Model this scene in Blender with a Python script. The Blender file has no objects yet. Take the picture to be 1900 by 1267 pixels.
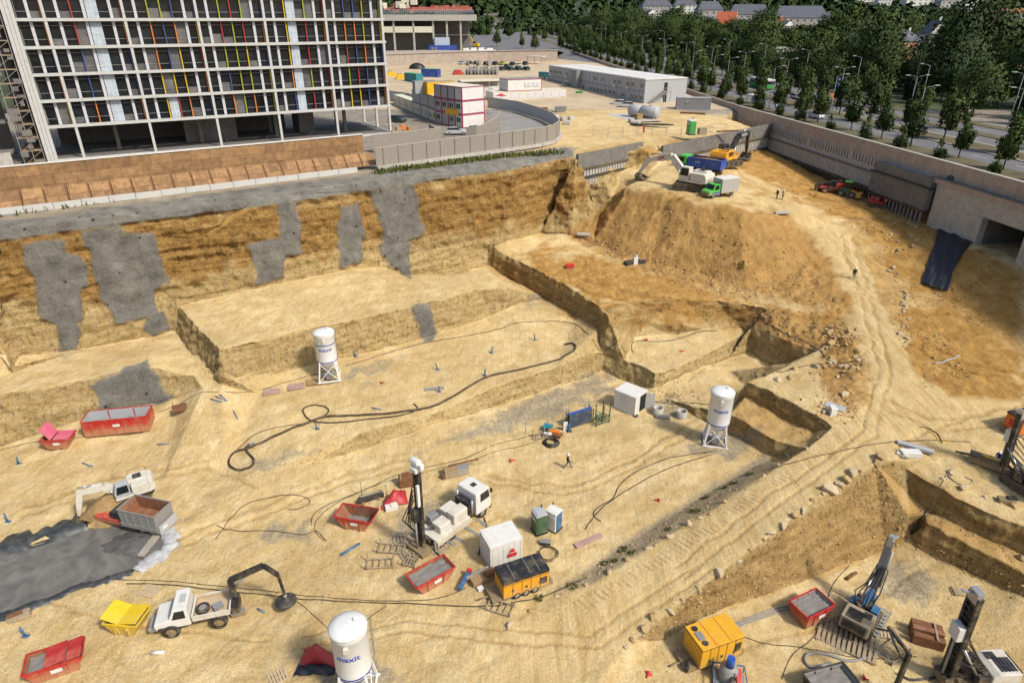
import bpy, bmesh, math, random
import numpy as np
from mathutils import Vector, Matrix
from mathutils.geometry import delaunay_2d_cdt
from mathutils.bvhtree import BVHTree
R = math.radians
rnd = random.Random(7)
SC = bpy.context.scene
COL = SC.collection
# ---------------------------------------------------------------- camera, sky, sun, exposure
CAMZ = 42.0
FPX = 1206.0
TH = R(26.4)
cam = bpy.data.cameras.new('camera')
cam.sensor_width = 36; cam.lens = 36 * FPX / 1900
cam.clip_start = 0.5; cam.clip_end = 6000
camo = bpy.data.objects.new('camera', cam); COL.objects.link(camo)
camo.location = (0, 0, CAMZ); camo.rotation_euler = (R(90) - TH, 0, 0)
SC.camera = camo
SUN_EL = R(47)
SUN_DIR = Vector((0.80, -0.60, 0)).normalized()      # horizontal direction towards the sun
world = bpy.data.worlds.new("World"); SC.world = world; world.use_nodes = True
wn = world.node_tree.nodes; wl = world.node_tree.links
sky = wn.new('ShaderNodeTexSky'); sky.sky_type = 'NISHITA'; sky.sun_disc = False
sky.sun_elevation = SUN_EL; sky.sun_rotation = math.atan2(SUN_DIR.x, SUN_DIR.y)
sky.dust_density = 3.0; sky.air_density = 1.0; sky.ozone_density = 1.0
wn['Background'].inputs['Strength'].default_value = 0.115
wl.new(sky.outputs[0], wn['Background'].inputs['Color'])
sl = bpy.data.lights.new('sun', 'SUN'); sl.energy = 2.9; sl.angle = R(7); sl.color = (1.0, 0.95, 0.85)
so = bpy.data.objects.new('sun', sl); COL.objects.link(so)
sv = Vector((SUN_DIR.x * math.cos(SUN_EL), SUN_DIR.y * math.cos(SUN_EL), math.sin(SUN_EL)))
so.rotation_euler = sv.to_track_quat('Z', 'Y').to_euler(); so.location = (60, -60, 150)
SC.view_settings.view_transform = 'Standard'; SC.view_settings.look = 'None'
SC.view_settings.exposure = 0.47; SC.view_settings.gamma = 1.0
# ---------------------------------------------------------------- pixel <-> place helpers
SN, CS = math.sin(TH), math.cos(TH)
def ray(px, py):
    u = (px - 950) / FPX; v = (py - 633.5) / FPX
    return Vector((u, CS - v * SN, -(SN + v * CS)))
def P(px, py, z):
    d = ray(px, py); t = (z - CAMZ) / d.z
    return Vector((d.x * t, d.y * t, z))
def Q(x, y, z):
    Z = z - CAMZ; d = y * CS - Z * SN; up = y * SN + Z * CS
    return 950 + FPX * x / d, 633.5 - FPX * up / d
# ---------------------------------------------------------------- numpy noise
def _h(ix, iy, iz, s):
    n = (ix * 374761393 + iy * 668265263 + iz * 2147483647 * 3 + s * 974634777) & 0xffffffff
    n = ((n ^ (n >> 13)) * 1274126177) & 0xffffffff
    n = ((n ^ (n >> 16)) * 2246822519) & 0xffffffff
    return ((n ^ (n >> 15)) & 0xffff) / 65535.0
def vnoise(p, s=0):
    i = np.floor(p).astype(np.int64); f = p - i; f = f * f * (3 - 2 * f)
    r = 0
    for a in (0, 1):
        for b in (0, 1):
            for c in (0, 1):
                w = (f[:, 0] if a else 1 - f[:, 0]) * (f[:, 1] if b else 1 - f[:, 1]) * (f[:, 2] if c else 1 - f[:, 2])
                r = r + w * _h(i[:, 0] + a, i[:, 1] + b, i[:, 2] + c, s)
    return r * 2 - 1
def fbm(p, o=4, s=0):
    r = 0; a = 0.5
    for k in range(o):
        r = r + a * vnoise(p * 2.03 ** k + 17.3 * k, s + k); a *= 0.5
    return r
# ---------------------------------------------------------------- materials
MATS = {}
def _nt(name):
    m = bpy.data.materials.new(name); m.use_nodes = True
    t = m.node_tree; b = t.nodes['Principled BSDF']
    return m, t, b
def mat(name, col, rough=0.6, metal=0.0, var=0.18, scale=3.0, dirt=0.0, dirtcol=(0.42, 0.33, 0.2), bump=0.0, spec=0.4, stretch=(1, 1, 1)):
    """painted / plain surface with noise variation and dusty soiling of its own shape"""
    if name in MATS: return MATS[name]
    m, t, b = _nt(name); n = t.nodes; l = t.links
    tc = n.new('ShaderNodeTexCoord'); mp = n.new('ShaderNodeMapping'); mp.inputs['Scale'].default_value = stretch
    l.new(tc.outputs['Object'], mp.inputs[0])
    ns = n.new('ShaderNodeTexNoise'); ns.inputs['Scale'].default_value = scale; ns.inputs['Detail'].default_value = 6
    ns.inputs['Roughness'].default_value = 0.65
    l.new(mp.outputs[0], ns.inputs['Vector'])
    r = n.new('ShaderNodeMapRange'); r.inputs[1].default_value = 0.25; r.inputs[2].default_value = 0.75
    r.inputs[3].default_value = 1 - var; r.inputs[4].default_value = 1 + var
    l.new(ns.outputs[0], r.inputs[0])
    mx = n.new('ShaderNodeMix'); mx.data_type = 'RGBA'; mx.blend_type = 'MULTIPLY'; mx.inputs[0].default_value = 1
    mx.inputs[6].default_value = (*col, 1); l.new(r.outputs[0], mx.inputs[7])
    out = mx.outputs[2]
    if dirt:
        n2 = n.new('ShaderNodeTexNoise'); n2.inputs['Scale'].default_value = scale * 0.6; n2.inputs['Detail'].default_value = 8
        n2.inputs['Roughness'].default_value = 0.75; l.new(mp.outputs[0], n2.inputs['Vector'])
        r2 = n.new('ShaderNodeMapRange'); r2.inputs[1].default_value = 0.48; r2.inputs[2].default_value = 0.66
        r2.inputs[4].default_value = dirt; l.new(n2.outputs[0], r2.inputs[0])
        m2 = n.new('ShaderNodeMix'); m2.data_type = 'RGBA'; l.new(r2.outputs[0], m2.inputs[0])
        l.new(out, m2.inputs[6]); m2.inputs[7].default_value = (*dirtcol, 1); out = m2.outputs[2]
    if name.split('_')[0] in ('mach', 'truck', 'skip', 'gen'):      # splashed sandy mud on the lower parts, broken up by noise
        sx = n.new('ShaderNodeSeparateXYZ'); l.new(tc.outputs['Object'], sx.inputs[0]); n3 = n.new('ShaderNodeTexNoise'); n3.inputs['Scale'].default_value = 3.5; n3.inputs['Detail'].default_value = 8; n3.inputs['Roughness'].default_value = .75; l.new(tc.outputs['Object'], n3.inputs['Vector'])
        ma = n.new('ShaderNodeMath'); ma.operation = 'MULTIPLY_ADD'; l.new(n3.outputs[0], ma.inputs[0]); ma.inputs[1].default_value = -2.6; l.new(sx.outputs[2], ma.inputs[2])
        r3 = n.new('ShaderNodeMapRange'); r3.inputs[1].default_value = -.1; r3.inputs[2].default_value = -.85; r3.inputs[4].default_value = .55; l.new(ma.outputs[0], r3.inputs[0])
        m3 = n.new('ShaderNodeMix'); m3.data_type = 'RGBA'; l.new(r3.outputs[0], m3.inputs[0]); l.new(out, m3.inputs[6]); m3.inputs[7].default_value = (.40, .29, .15, 1); out = m3.outputs[2]
    l.new(out, b.inputs['Base Color'])
    b.inputs['Roughness'].default_value = rough; b.inputs['Metallic'].default_value = metal
    b.inputs['Specular IOR Level'].default_value = spec
    if bump:
        bp = n.new('ShaderNodeBump'); bp.inputs['Strength'].default_value = 1; bp.inputs['Distance'].default_value = bump
        l.new(ns.outputs[0], bp.inputs['Height']); l.new(bp.outputs[0], b.inputs['Normal'])
    MATS[name] = m
    return m
# ---------------------------------------------------------------- mesh builder
class MB:
    def __init__(s): s.v = []; s.f = []; s.sm = []
    def add(s, vs, fs, smooth=False, M=None):
        o = len(s.v)
        if M is not None: vs = [M @ Vector(v) for v in vs]
        s.v += [tuple(v) for v in vs]; s.f += [tuple(i + o for i in f) for f in fs]; s.sm += [smooth] * len(fs)
        return s
    def box(s, c, d, rz=0, M=None, taper=None):
        """box centred at c with size d; taper=(tx,ty) scales the top"""
        x, y, z = d[0] / 2, d[1] / 2, d[2] / 2; tx, ty = taper or (1, 1)
        vs = [(-x, -y, -z), (x, -y, -z), (x, y, -z), (-x, y, -z), (-x * tx, -y * ty, z), (x * tx, -y * ty, z), (x * tx, y * ty, z), (-x * tx, y * ty, z)]
        A = Matrix.Translation(Vector(c)) @ Matrix.Rotation(rz, 4, 'Z')
        if M is not None: A = M @ A
        return s.add(vs, [(0, 3, 2, 1), (4, 5, 6, 7), (0, 1, 5, 4), (1, 2, 6, 5), (2, 3, 7, 6), (3, 0, 4, 7)], False, A)
    def box0(s, x0, y0, z0, x1, y1, z1, M=None):
        return s.box(((x0 + x1) / 2, (y0 + y1) / 2, (z0 + z1) / 2), (x1 - x0, y1 - y0, z1 - z0), 0, M)
    def bar(s, a, b, w, h=None, up=(0, 0, 1)):
        """square bar from a to b"""
        a = Vector(a); b = Vector(b); h = h or w; d = b - a; L = d.length
        if L < 1e-6: return s
        d.normalize(); u = Vector(up)
        if abs(d.dot(u)) > 0.98: u = Vector((1, 0, 0))
        x = d.cross(u).normalized(); y = x.cross(d).normalized()
        vs = []
        for q in (a, b):
            for i, j in ((-1, -1), (1, -1), (1, 1), (-1, 1)): vs.append(q + x * (i * w / 2) + y * (j * h / 2))
        return s.add(vs, [(0, 1, 2, 3), (4, 7, 6, 5), (0, 4, 5, 1), (1, 5, 6, 2), (2, 6, 7, 3), (3, 7, 4, 0)])
    def tube(s, pts, r, n=8, cap=True, closed=False):
        pts = [Vector(p) for p in pts]; N = len(pts); vs = []; fs = []
        rr = r if isinstance(r, (list, tuple)) else [r] * N
        prev = None
        for i, p in enumerate(pts):
            if closed: d = pts[(i + 1) % N] - pts[i - 1]
            else: d = pts[min(i + 1, N - 1)] - pts[max(i - 1, 0)]
            d.normalize()
            if prev is None:
                u = Vector((0, 0, 1)) if abs(d.z) < 0.9 else Vector((1, 0, 0))
                x = d.cross(u).normalized()
            else:
                x = prev - d * prev.dot(d)
                x = x.normalized() if x.length > 1e-5 else d.orthogonal().normalized()
            prev = x; y = d.cross(x)
            for k in range(n):
                a = 2 * math.pi * k / n; vs.append(p + (x * math.cos(a) + y * math.sin(a)) * rr[i])
        for i in range(N if closed else N - 1):
            j = (i + 1) % N
            for k in range(n): fs.append((i * n + k, i * n + (k + 1) % n, j * n + (k + 1) % n, j * n + k))
        s.add(vs, fs, True)
        if cap and not closed:
            o = len(s.v) - len(vs)
            s.f += [tuple(o + k for k in range(n))[::-1], tuple(o + (N - 1) * n + k for k in range(n))]; s.sm += [False] * 2
        return s
    def cyl(s, a, b, r, n=16, r2=None):
        a = Vector(a); b = Vector(b)
        return s.tube([a, b], [r, r if r2 is None else r2], n)
    def lathe(s, prof, c=(0, 0, 0), n=24):
        vs = []; fs = []
        for r, z in prof:
            for k in range(n):
                a = 2 * math.pi * k / n; vs.append((c[0] + r * math.cos(a), c[1] + r * math.sin(a), c[2] + z))
        for i in range(len(prof) - 1):
            for k in range(n): fs.append((i * n + k, i * n + (k + 1) % n, (i + 1) * n + (k + 1) % n, (i + 1) * n + k))
        return s.add(vs, fs, True)
    def prism(s, pts, z0, z1, M=None):
        """extrude an xy outline"""
        n = len(pts); vs = [(p[0], p[1], z0) for p in pts] + [(p[0], p[1], z1) for p in pts]
        fs = [tuple(range(n))[::-1], tuple(range(n, 2 * n))] + [(i, (i + 1) % n, n + (i + 1) % n, n + i) for i in range(n)]
        return s.add(vs, fs, False, M)
    def side(s, pts, y0, y1, M=None):
        """extrude an xz outline along y"""
        n = len(pts); vs = [(p[0], y0, p[1]) for p in pts] + [(p[0], y1, p[1]) for p in pts]
        fs = [tuple(range(n)), tuple(range(n, 2 * n))[::-1]] + [(i, n + i, n + (i + 1) % n, (i + 1) % n) for i in range(n)]
        return s.add(vs, fs, False, M)
    def build(s, name, m, parent=None, bevel=0.0, fix=True):
        me = bpy.data.meshes.new(name); me.from_pydata(s.v, [], s.f)
        me.polygons.foreach_set('use_smooth', s.sm); me.update()
        if fix:
            bm = bmesh.new(); bm.from_mesh(me); bmesh.ops.recalc_face_normals(bm, faces=bm.faces)
            if bevel:
                es = [e for e in bm.edges if len(e.link_faces) == 2 and e.calc_face_angle(0) > 0.6]
                bmesh.ops.bevel(bm, geom=es, offset=bevel, segments=2, affect='EDGES', profile=0.6, clamp_overlap=True)
            bm.to_mesh(me); bm.free()
        if isinstance(m, str): m = MATS[m]
        me.materials.append(m)
        o = bpy.data.objects.new(name, me); COL.objects.link(o)
        if parent is not None: o.parent = parent
        return o
def tag(o, label=None, cat=None, group=None, kind=None):
    if label: o['label'] = label
    if cat: o['category'] = cat
    if group: o['group'] = group
    if kind: o['kind'] = kind
    return o
def thing(name, label, cat, loc, rz=0, group=None):
    o = bpy.data.objects.new(name, None); COL.objects.link(o); o.empty_display_size = 0.3
    o.location = loc; o.rotation_euler = (0, 0, rz)
    return tag(o, label, cat, group)
KIDS = {}
def copy_tree(o, loc, rz=None, label=None, parent=None, scale=None):
    c = o.copy(); COL.objects.link(c)
    if parent is None:
        c.location = loc
        if rz is not None: c.rotation_euler = (0, 0, rz)
        if scale: c.scale = scale
        if label: c['label'] = label
    else: c.parent = parent
    if o.name not in KIDS: KIDS[o.name] = list(o.children)
    for ch in KIDS[o.name]: copy_tree(ch, None, parent=c)
    return c
def text_mesh(name, txt, size, m, parent, M, depth=0.01, bend=None, shear=0.0, sx=1.0):
    cu = bpy.data.curves.new(name, 'FONT'); cu.body = txt; cu.size = size; cu.extrude = depth; cu.align_x = 'CENTER'; cu.align_y = 'CENTER'
    cu.shear = shear; cu.offset = size * 0.012
    o = bpy.data.objects.new(name, cu); COL.objects.link(o)
    me = bpy.data.meshes.new_from_object(o.evaluated_get(bpy.context.evaluated_depsgraph_get()))
    bpy.data.objects.remove(o); bpy.data.curves.remove(cu)
    if bend:                                     # wrap round a vertical cylinder of radius bend (text runs along x, up = y)
        bm = bmesh.new(); bm.from_mesh(me); bmesh.ops.triangulate(bm, faces=bm.faces)
        bmesh.ops.subdivide_edges(bm, edges=[e for e in bm.edges if abs(e.verts[0].co.x - e.verts[1].co.x) > bend * 0.12], cuts=3)
        for v in bm.verts:
            a = v.co.x * sx / bend; r = bend + v.co.z
            v.co = Vector((r * math.sin(a), -r * math.cos(a), v.co.y))
        bm.to_mesh(me); bm.free()
    else:
        for v in me.vertices: v.co.x *= sx
    me.transform(M); me.materials.clear(); me.materials.append(MATS[m] if isinstance(m, str) else m)
    ob = bpy.data.objects.new(name, me); COL.objects.link(ob); ob.parent = parent
    return ob
# ================================================================ TERRAIN
TV = []; TE = []
def line(pts, closed=False):
    """break line; each point (px, py, z) in photo pixels or a Vector in metres"""
    ws = [p if isinstance(p, Vector) else P(*p) for p in pts]
    o = len(TV); TV.extend(ws)
    TE.extend((o + i, o + i + 1) for i in range(len(ws) - 1))
    if closed: TE.append((o + len(ws) - 1, o))
    return ws
def zz(pts, z): return [(a, b, z) for a, b in pts]
def sdist(x, y, pl):
    best = 1e9; sg = 1
    for a, b in zip(pl, pl[1:]):
        dx, dy = b.x - a.x, b.y - a.y; L2 = dx * dx + dy * dy
        k = max(0, min(1, ((x - a.x) * dx + (y - a.y) * dy) / L2)); ex, ey = x - a.x - k * dx, y - a.y - k * dy
        d = math.hypot(ex, ey)
        if d < best:
            best = d
            c = dx * (y - a.y) - dy * (x - a.x); c0 = dx * (0 - a.y) - dy * (0 - a.x)
            sg = 1 if c * c0 > 0 else -1
    return best * sg
def base(pts, top, b, lo=-6):
    """foot of a face: on the photo ray of each point, b metres in front of the top edge"""
    out = []
    for px, py in pts:
        z0, z1 = lo, 21.0
        for _ in range(40):
            m = (z0 + z1) / 2; p = P(px, py, m)
            if sdist(p.x, p.y, top) > b: z1 = m
            else: z0 = m
        out.append(P(px, py, (z0 + z1) / 2))
    return out
def W(x, y, z): return Vector((x, y, z))
DBG = []
def dbg(n, l): DBG.append((n, [round(p.z, 1) for p in l]))
# street-level edge of the pit and the big face below the tall building
strip_top = line(zz([(-150, 432), (0, 409), (227, 380), (480, 349), (702, 320), (950, 281), (1040, 268)], 20.7))
main_top = line(zz([(-150, 464), (0, 444), (149, 424), (285, 403), (480, 383), (677, 352), (950, 315), (1061, 292)], 19.5))
line(zz([(-150, 450), (0, 428), (227, 397), (480, 366), (702, 335), (950, 298)], 20.45))
C_back = line(base([(-150, 683), (-6, 640), (33, 661), (151, 648), (300, 621), (318, 613)], main_top, 1.6)); dbg('C_back', C_back)
ZB = 7.7
B_bk = base([(331, 568), (470, 538), (560, 518), (647, 500), (715, 496)], main_top, 1.5); dbg('B_bk', B_bk)
B_top = line(B_bk + [ (745, 510, 7.5), (768, 528, 7.4), (800, 522, 7.4), (850, 510, 7.4), (899, 499, 7.4),
              (937, 533, 7.3), (884, 537, ZB), (760, 570, ZB), (627, 600, ZB), (560, 612, ZB), (480, 632, ZB), (407, 648, ZB), (358, 600, 7.8)], True)
B_front = [B_top[i] for i in (10, 11, 12, 13, 14, 15, 16)]
B_base = line(base([(942, 572), (899, 592), (780, 628), (700, 650), (640, 664), (540, 686), (470, 694), (418, 698)], B_front, 1.1)); dbg('B_base', B_base)
B_left = line([(326, 616, 4.6), (350, 650, 4.5), (385, 680, 4.3), (410, 700, 3.9)])
D_top = line(zz([(905, 462), (940, 474), (1016, 510), (1071, 542), (1112, 570), (1128, 588)], 6.8))
D_base = line(base([(912, 492), (940, 515), (1010, 552), (1066, 586), (1110, 610), (1124, 622)], D_top, 0.7)); dbg('D_base', D_base)
gap_base = line(base([(748, 535), (800, 519), (850, 508), (905, 492)], main_top, 1.5)); dbg('gap', gap_base)
D_back = line(base([(915, 458), (940, 447), (1003, 434), (1049, 430)], main_top, 1.5)); dbg('D_back', D_back)
# terrace C at the lower left, its face and the higher corner beyond it
C_top = line([(-150, 760, 5.6), (0, 731, 5.4), (90, 716, 5.4), (167, 701, 5.3), (260, 676, 5.2), (280, 671, 5.1), (305, 686, 4.6), (360, 698, 4.0), (400, 706, 3.7)])
C_base = line(base([(-150, 862), (0, 829), (90, 801), (187, 768), (253, 754), (328, 738), (380, 722), (412, 714)], C_top, 1.5)); dbg('C_base', C_base)
line([(-150, 700, 6.9), (-8, 654, 6.9), (13, 660, 6.6), (20, 682, 6.0)])
line([(26, 688, 5.2), (24, 694, 5.2), (-150, 737, 5.5)])
# the low bank across the middle
bank_top = line([(500, 862, 0.9), (576, 835, 1.7), (672, 802, 2.0), (760, 777, 2.1), (836, 754, 2.1), (874, 737, 2.1), (950, 706, 2.2), (1028, 684, 2.2), (1101, 657, 2.3), (1116, 650, 2.3)])
bank_base = line(base([(540, 866), (596, 853), (685, 833), (773, 799), (836, 780), (912, 757), (940, 750), (1023, 721), (1104, 696)], bank_top, 1.0)); dbg('bank', bank_base)
# terrace E and the trench
E_top = line(zz([(1122, 655), (1160, 668), (1193, 680), (1215, 694), (1248, 685), (1300, 661), (1350, 636), (1384, 616)], 2.3))
E_base = line(base([(1119, 688), (1160, 707), (1190, 717), (1213, 721), (1236, 711), (1300, 682), (1350, 665), (1384, 654)], E_top, 0.6)); dbg('E_base', E_base)
E_back = line([(1134, 632, 2.5), (1180, 628, 2.5), (1250, 622, 2.5), (1330, 616, 2.6), (1374, 607, 2.7)])
ledge = line([(1140, 601, 4.4), (1200, 600, 4.0), (1268, 604, 3.8), (1330, 601, 3.9)])
D_south = line([(1134, 584, 6.7), (1160, 561, 6.7), (1268, 553, 6.6), (1330, 558, 6.2), (1420, 572, 6.0)])
T_top = line([(1394, 606, 3.6), (1450, 628, 4.0), (1518, 650, 4.4), (1470, 672, 4.4), (1440, 687, 4.5), (1387, 708, 4.5), (1420, 722, 4.5), (1480, 752, 4.5), (1530, 780, 4.5)])
T_base = line(base([(1390, 655), (1418, 668), (1441, 685)], T_top[:3], 0.6)); dbg('T_base', T_base)
line([T_top[4] + W(-1.0, 0.6, -4.4), T_top[5] + W(-1.0, 0.5, -3.6)])
F_b1 = line(base([(1382, 737), (1420, 758), (1470, 785), (1510, 802)], T_top[5:], 0.5)); dbg('F_b1', F_b1)
F_t2 = line([(1354, 768, 2.0), (1420, 808, 2.1), (1466, 826, 2.2), (1500, 826, 2.9)])
F_b2 = line(base([(1349, 802), (1385, 822), (1415, 842), (1448, 852)], F_t2, 0.5)); dbg('F_b2', F_b2)
# haul road
RL = line([(1000, 1126, 0.15), (1036, 1110, 0.4), (1092, 1088, 0.6), (1162, 1042, 0.9), (1240, 998, 1.3), (1317, 951, 1.9), (1418, 884, 2.8), (1460, 855, 3.3), (1500, 832, 3.7), (1545, 792, 4.5), (1600, 770, 4.7),
           (1612, 700, 5.3), (1590, 640, 6.0), (1565, 585, 6.7), (1540, 530, 7.9), (1520, 490, 9.0), (1480, 440, 11.2), (1440, 405, 13.2), (1375, 390, 15.0), (1290, 377, 15.3), (1235, 360, 15.4), (1165, 347, 15.2)])
line([(1010, 1096, 0), (1108, 1048, 0), (1200, 985, 0), (1300, 922, 0.1), (1400, 866, 0.3)])
RR = line([(1090, 1290, 0), (1130, 1235, 0.1), (1172, 1187, 0.4), (1216, 1150, 0.8), (1267, 1115, 1.1), (1334, 1064, 1.7), (1392, 1019, 2.3), (1449, 977, 2.8), (1509, 929, 3.3), (1572, 890, 3.8), (1624, 857, 4.3), (1655, 846, 4.6)])
G_base = line([(1120, 1300, -0.2), (1165, 1240, -0.3), (1240, 1185, -0.5), (1290, 1152, -0.7), (1345, 1130, -0.9), (1420, 1104, -1.2), (1482, 1085, -1.5), (1565, 1048, -2.0), (1640, 1026, -2.4), (1688, 1014, -2.5)])
H_top = line([(1668, 855, 4.3), (1682, 868, 3.8), (1720, 893, 3.6), (1773, 925, 3.5), (1830, 950, 3.5), (1900, 978, 3.4), (1990, 1016, 3.4)])
H_b1 = line(base([(1690, 919), (1720, 945), (1778, 973), (1840, 1003), (1900, 1031), (1990, 1074)], H_top[1:], 0.35)); dbg('H_b1', H_b1)
H_t2 = line([(1686, 952, 1.2), (1720, 970, 1.15), (1782, 998, 1.1), (1840, 1030, 1.0), (1900, 1060, 0.95), (1990, 1105, 0.9)])
H_b2 = line(base([(1700, 1014), (1773, 1050), (1835, 1081), (1900, 1107), (1990, 1152)], H_t2, 0.5)); dbg('H_b2', H_b2)
for p in [(1315, 1210, -0.7), (1500, 1180, -1.6), (1700, 1150, -2.3), (1850, 1220, -2.3), (1500, 1290, -1.2), (1800, 1330, -2), (1990, 1330, -2.2),
          (1700, 790, 4.8), (1800, 775, 5.0), (1900, 745, 5.3), (2000, 700, 5.8), (1750, 850, 4.4), (1850, 880, 4.1), (1960, 900, 4.1), (1640, 740, 4.9),
          (1690, 700, 5.6), (1650, 620, 6.7), (1750, 640, 6.7), (1850, 690, 6.0), (1950, 660, 6.8), (1640, 540, 8.0), (1600, 470, 10.0), (1545, 410, 12.0)]: line([p])
# right-hand upper ground, bank under the tunnel, retaining wall foot
bk0 = line([(1640, 470, 10.2), (1676, 522, 8.1), (1722, 547, 7.6), (1800, 579, 7.4), (1900, 623, 7.3), (2010, 668, 7.2)])
bk1 = line([(1690, 440, 11.4), (1740, 443, 12.0), (1800, 456, 12.3), (1860, 474, 12.3), (1900, 490, 12.2), (2010, 530, 11.9)])
def wallx(y): return 59.3 + (160 - y) * 0.1347
ez = [(172, 15.5), (160, 14.8), (146, 14.2), (128, 12.9), (116, 12.6), (104, 12.4), (100.5, 12.4)]
east_base = line([W(wallx(y) - 0.1, y, z) for y, z in ez] + [W(wallx(100) + 16, 100.3, 12.4), W(wallx(80) + 16, 80, 12.4), W(wallx(80) - 0.1, 79.8, 12.2), W(wallx(70) - .1, 70, 9), W(wallx(48) - .1, 48, 7), W(wallx(24) - .1, 24, 6)])
east_top = line([W(wallx(y) + 0.6, y, 21) for y in (172, 160, 140, 120, 101)] + [W(wallx(101) + 17, 101, 21), W(wallx(79) + 17, 79, 21), W(wallx(79) + 0.6, 79, 21), W(wallx(50) + .6, 50, 21), W(wallx(24) + .6, 24, 21)])
for p in [(1450, 322, 14.6), (1520, 352, 13.6), (1560, 370, 13.1), (1630, 392, 12.6), (1690, 415, 12.0), (1600, 430, 11.6), (1540, 385, 13.2), (1450, 365, 14.2), (1480, 395, 13.2), (1400, 345, 15.0),
          (1333, 362, 15.5), (1275, 345, 15.7), (1200, 325, 16.2), (1330, 318, 16.3), (1410, 325, 15.2), (1240, 300, 17.8), (1275, 308, 17.1), (1380, 300, 16.6)]: line([p])
# exit ramp and the two small retaining walls
sw1t = line(zz([(1068, 292), (1125, 280), (1184, 270)], 20.4))
sw1b = line(base([(1089, 332), (1120, 325), (1155, 317), (1178, 309)], sw1t, 0.5)); dbg('sw1b', sw1b)
ramp_l = line([(1110, 235, 20.9), (1150, 250, 20.6), (1190, 270, 19.95), (1205, 283, 19.2), (1222, 296, 18.2)])
ramp_r = line([(1165, 230, 20.9), (1200, 250, 20.5), (1214, 266, 20.0), (1226, 284, 19.15), (1246, 294, 18.4)])
sw2t = line(zz([(1226, 275), (1320, 255), (1400, 238), (1424, 233)], 19.8))
line([p + W(0.15, -0.6, dz) for p, dz in zip(sw2t, (-1.9, -3.4, -4.6, -5))])
# mound foot
line([(1060, 434, 8.2), (1100, 452, 7.2), (1165, 484, 6.9), (1210, 490, 6.9), (1256, 515, 6.8), (1306, 510, 6.8), (1382, 538, 6.6), (1440, 556, 6.4), (1530, 580, 6.5)])
rc = line([(1048, 352, 14.1), (1090, 360, 13.2), (1135, 366, 12.7)])
line(base([(1052, 398), (1088, 402), (1112, 404)], rc, 0.9))
line([(1066, 299, 18.9), (1078, 316, 17.4), (1087, 331, 16.5)])
# slurry pond hollow
POND = [(-90, 1060), (0, 1026), (78, 1003), (150, 978), (200, 972), (245, 970), (291, 985), (306, 1004), (300, 1022), (262, 1045), (246, 1060), (200, 1073), (135, 1091), (75, 1116), (0, 1145), (-90, 1180)]
line([(x, y, 0.1) for x, y in POND], True)
pc = P(110, 1040, 0)
line([pc + (P(x, y, 0) - pc) * 0.93 + W(0, 0, -0.6) for x, y in POND], True)
for p in [(250, 800, 0.4), (330, 760, 1.4), (480, 730, 2.4), (607, 712, 2.6), (420, 880, 0.2), (700, 730, 2.5), (300, 900, 0), (600, 950, 0), (800, 900, 0), (1000, 880, 0), (1200, 850, 0), (1230, 740, 0), (1350, 690, 0),
          (1100, 760, 0), (700, 1100, 0), (400, 1200, 0), (900, 1200, 0.1), (1000, 1000, 0), (100, 860, 0.1), (0, 900, 0), (-100, 960, 0), (600, 1280, 0), (1100, 540, 6.8), (1000, 460, 7.0), (1250, 530, 6.7)]: line([p])
# frame of the sheet and flat street level
XW, XE, YS, YN = -125.0, 160.0, 20.0, 176.0
line([W(XW, YS, 0), W(-40, YS, 0), W(0, YS, 0), W(25, YS, -1), W(45, YS, -1.5), W(66, YS, 4), W(74, YS, 6), W(80.5, YS, 21), W(XE, YS, 21), W(XE, 90, 21), W(XE, YN, 21),
      W(64, YN, 21), W(57, YN, 21), W(40, YN, 21), W(0, YN, 21), W(-60, YN, 21), W(XW, YN, 21), W(XW, 60, 21), W(XW, 44, 19.5), W(XW, 40, 5), W(XW, 30, 1)], True)
for p in [(-40, 110, 21), (-90, 85, 21), (-10, 140, 21), (20, 150, 21), (30, 160, 21), (50, 165, 21)]: line([W(*p)])
v2 = [Vector((p.x, p.y)) for p in TV]
ov, oe, of, oov, _, _ = delaunay_2d_cdt(v2, TE, [], 0, 1e-4)
zs = []
cross = []
for i, (p, src) in enumerate(zip(ov, oov)):
    if src: zs.append(TV[src[0]].z)
    else: zs.append(None); cross.append(i)
if cross:
    nb = {i: [] for i in cross}
    for f in of:
        for i in f:
            if i in nb: nb[i] += [j for j in f if zs[j] is not None]
    for i in cross:
        q = nb[i] or [0]; zs[i] = sum(zs[j] for j in q) / len(q)
        DBG.append(('CROSS', [round(c) for c in Q(ov[i].x, ov[i].y, zs[i])]))
V = np.array([(p.x, p.y, z) for p, z in zip(ov, zs)]); T = np.array([f for f in of if len(f) == 3], dtype=np.int64)
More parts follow.
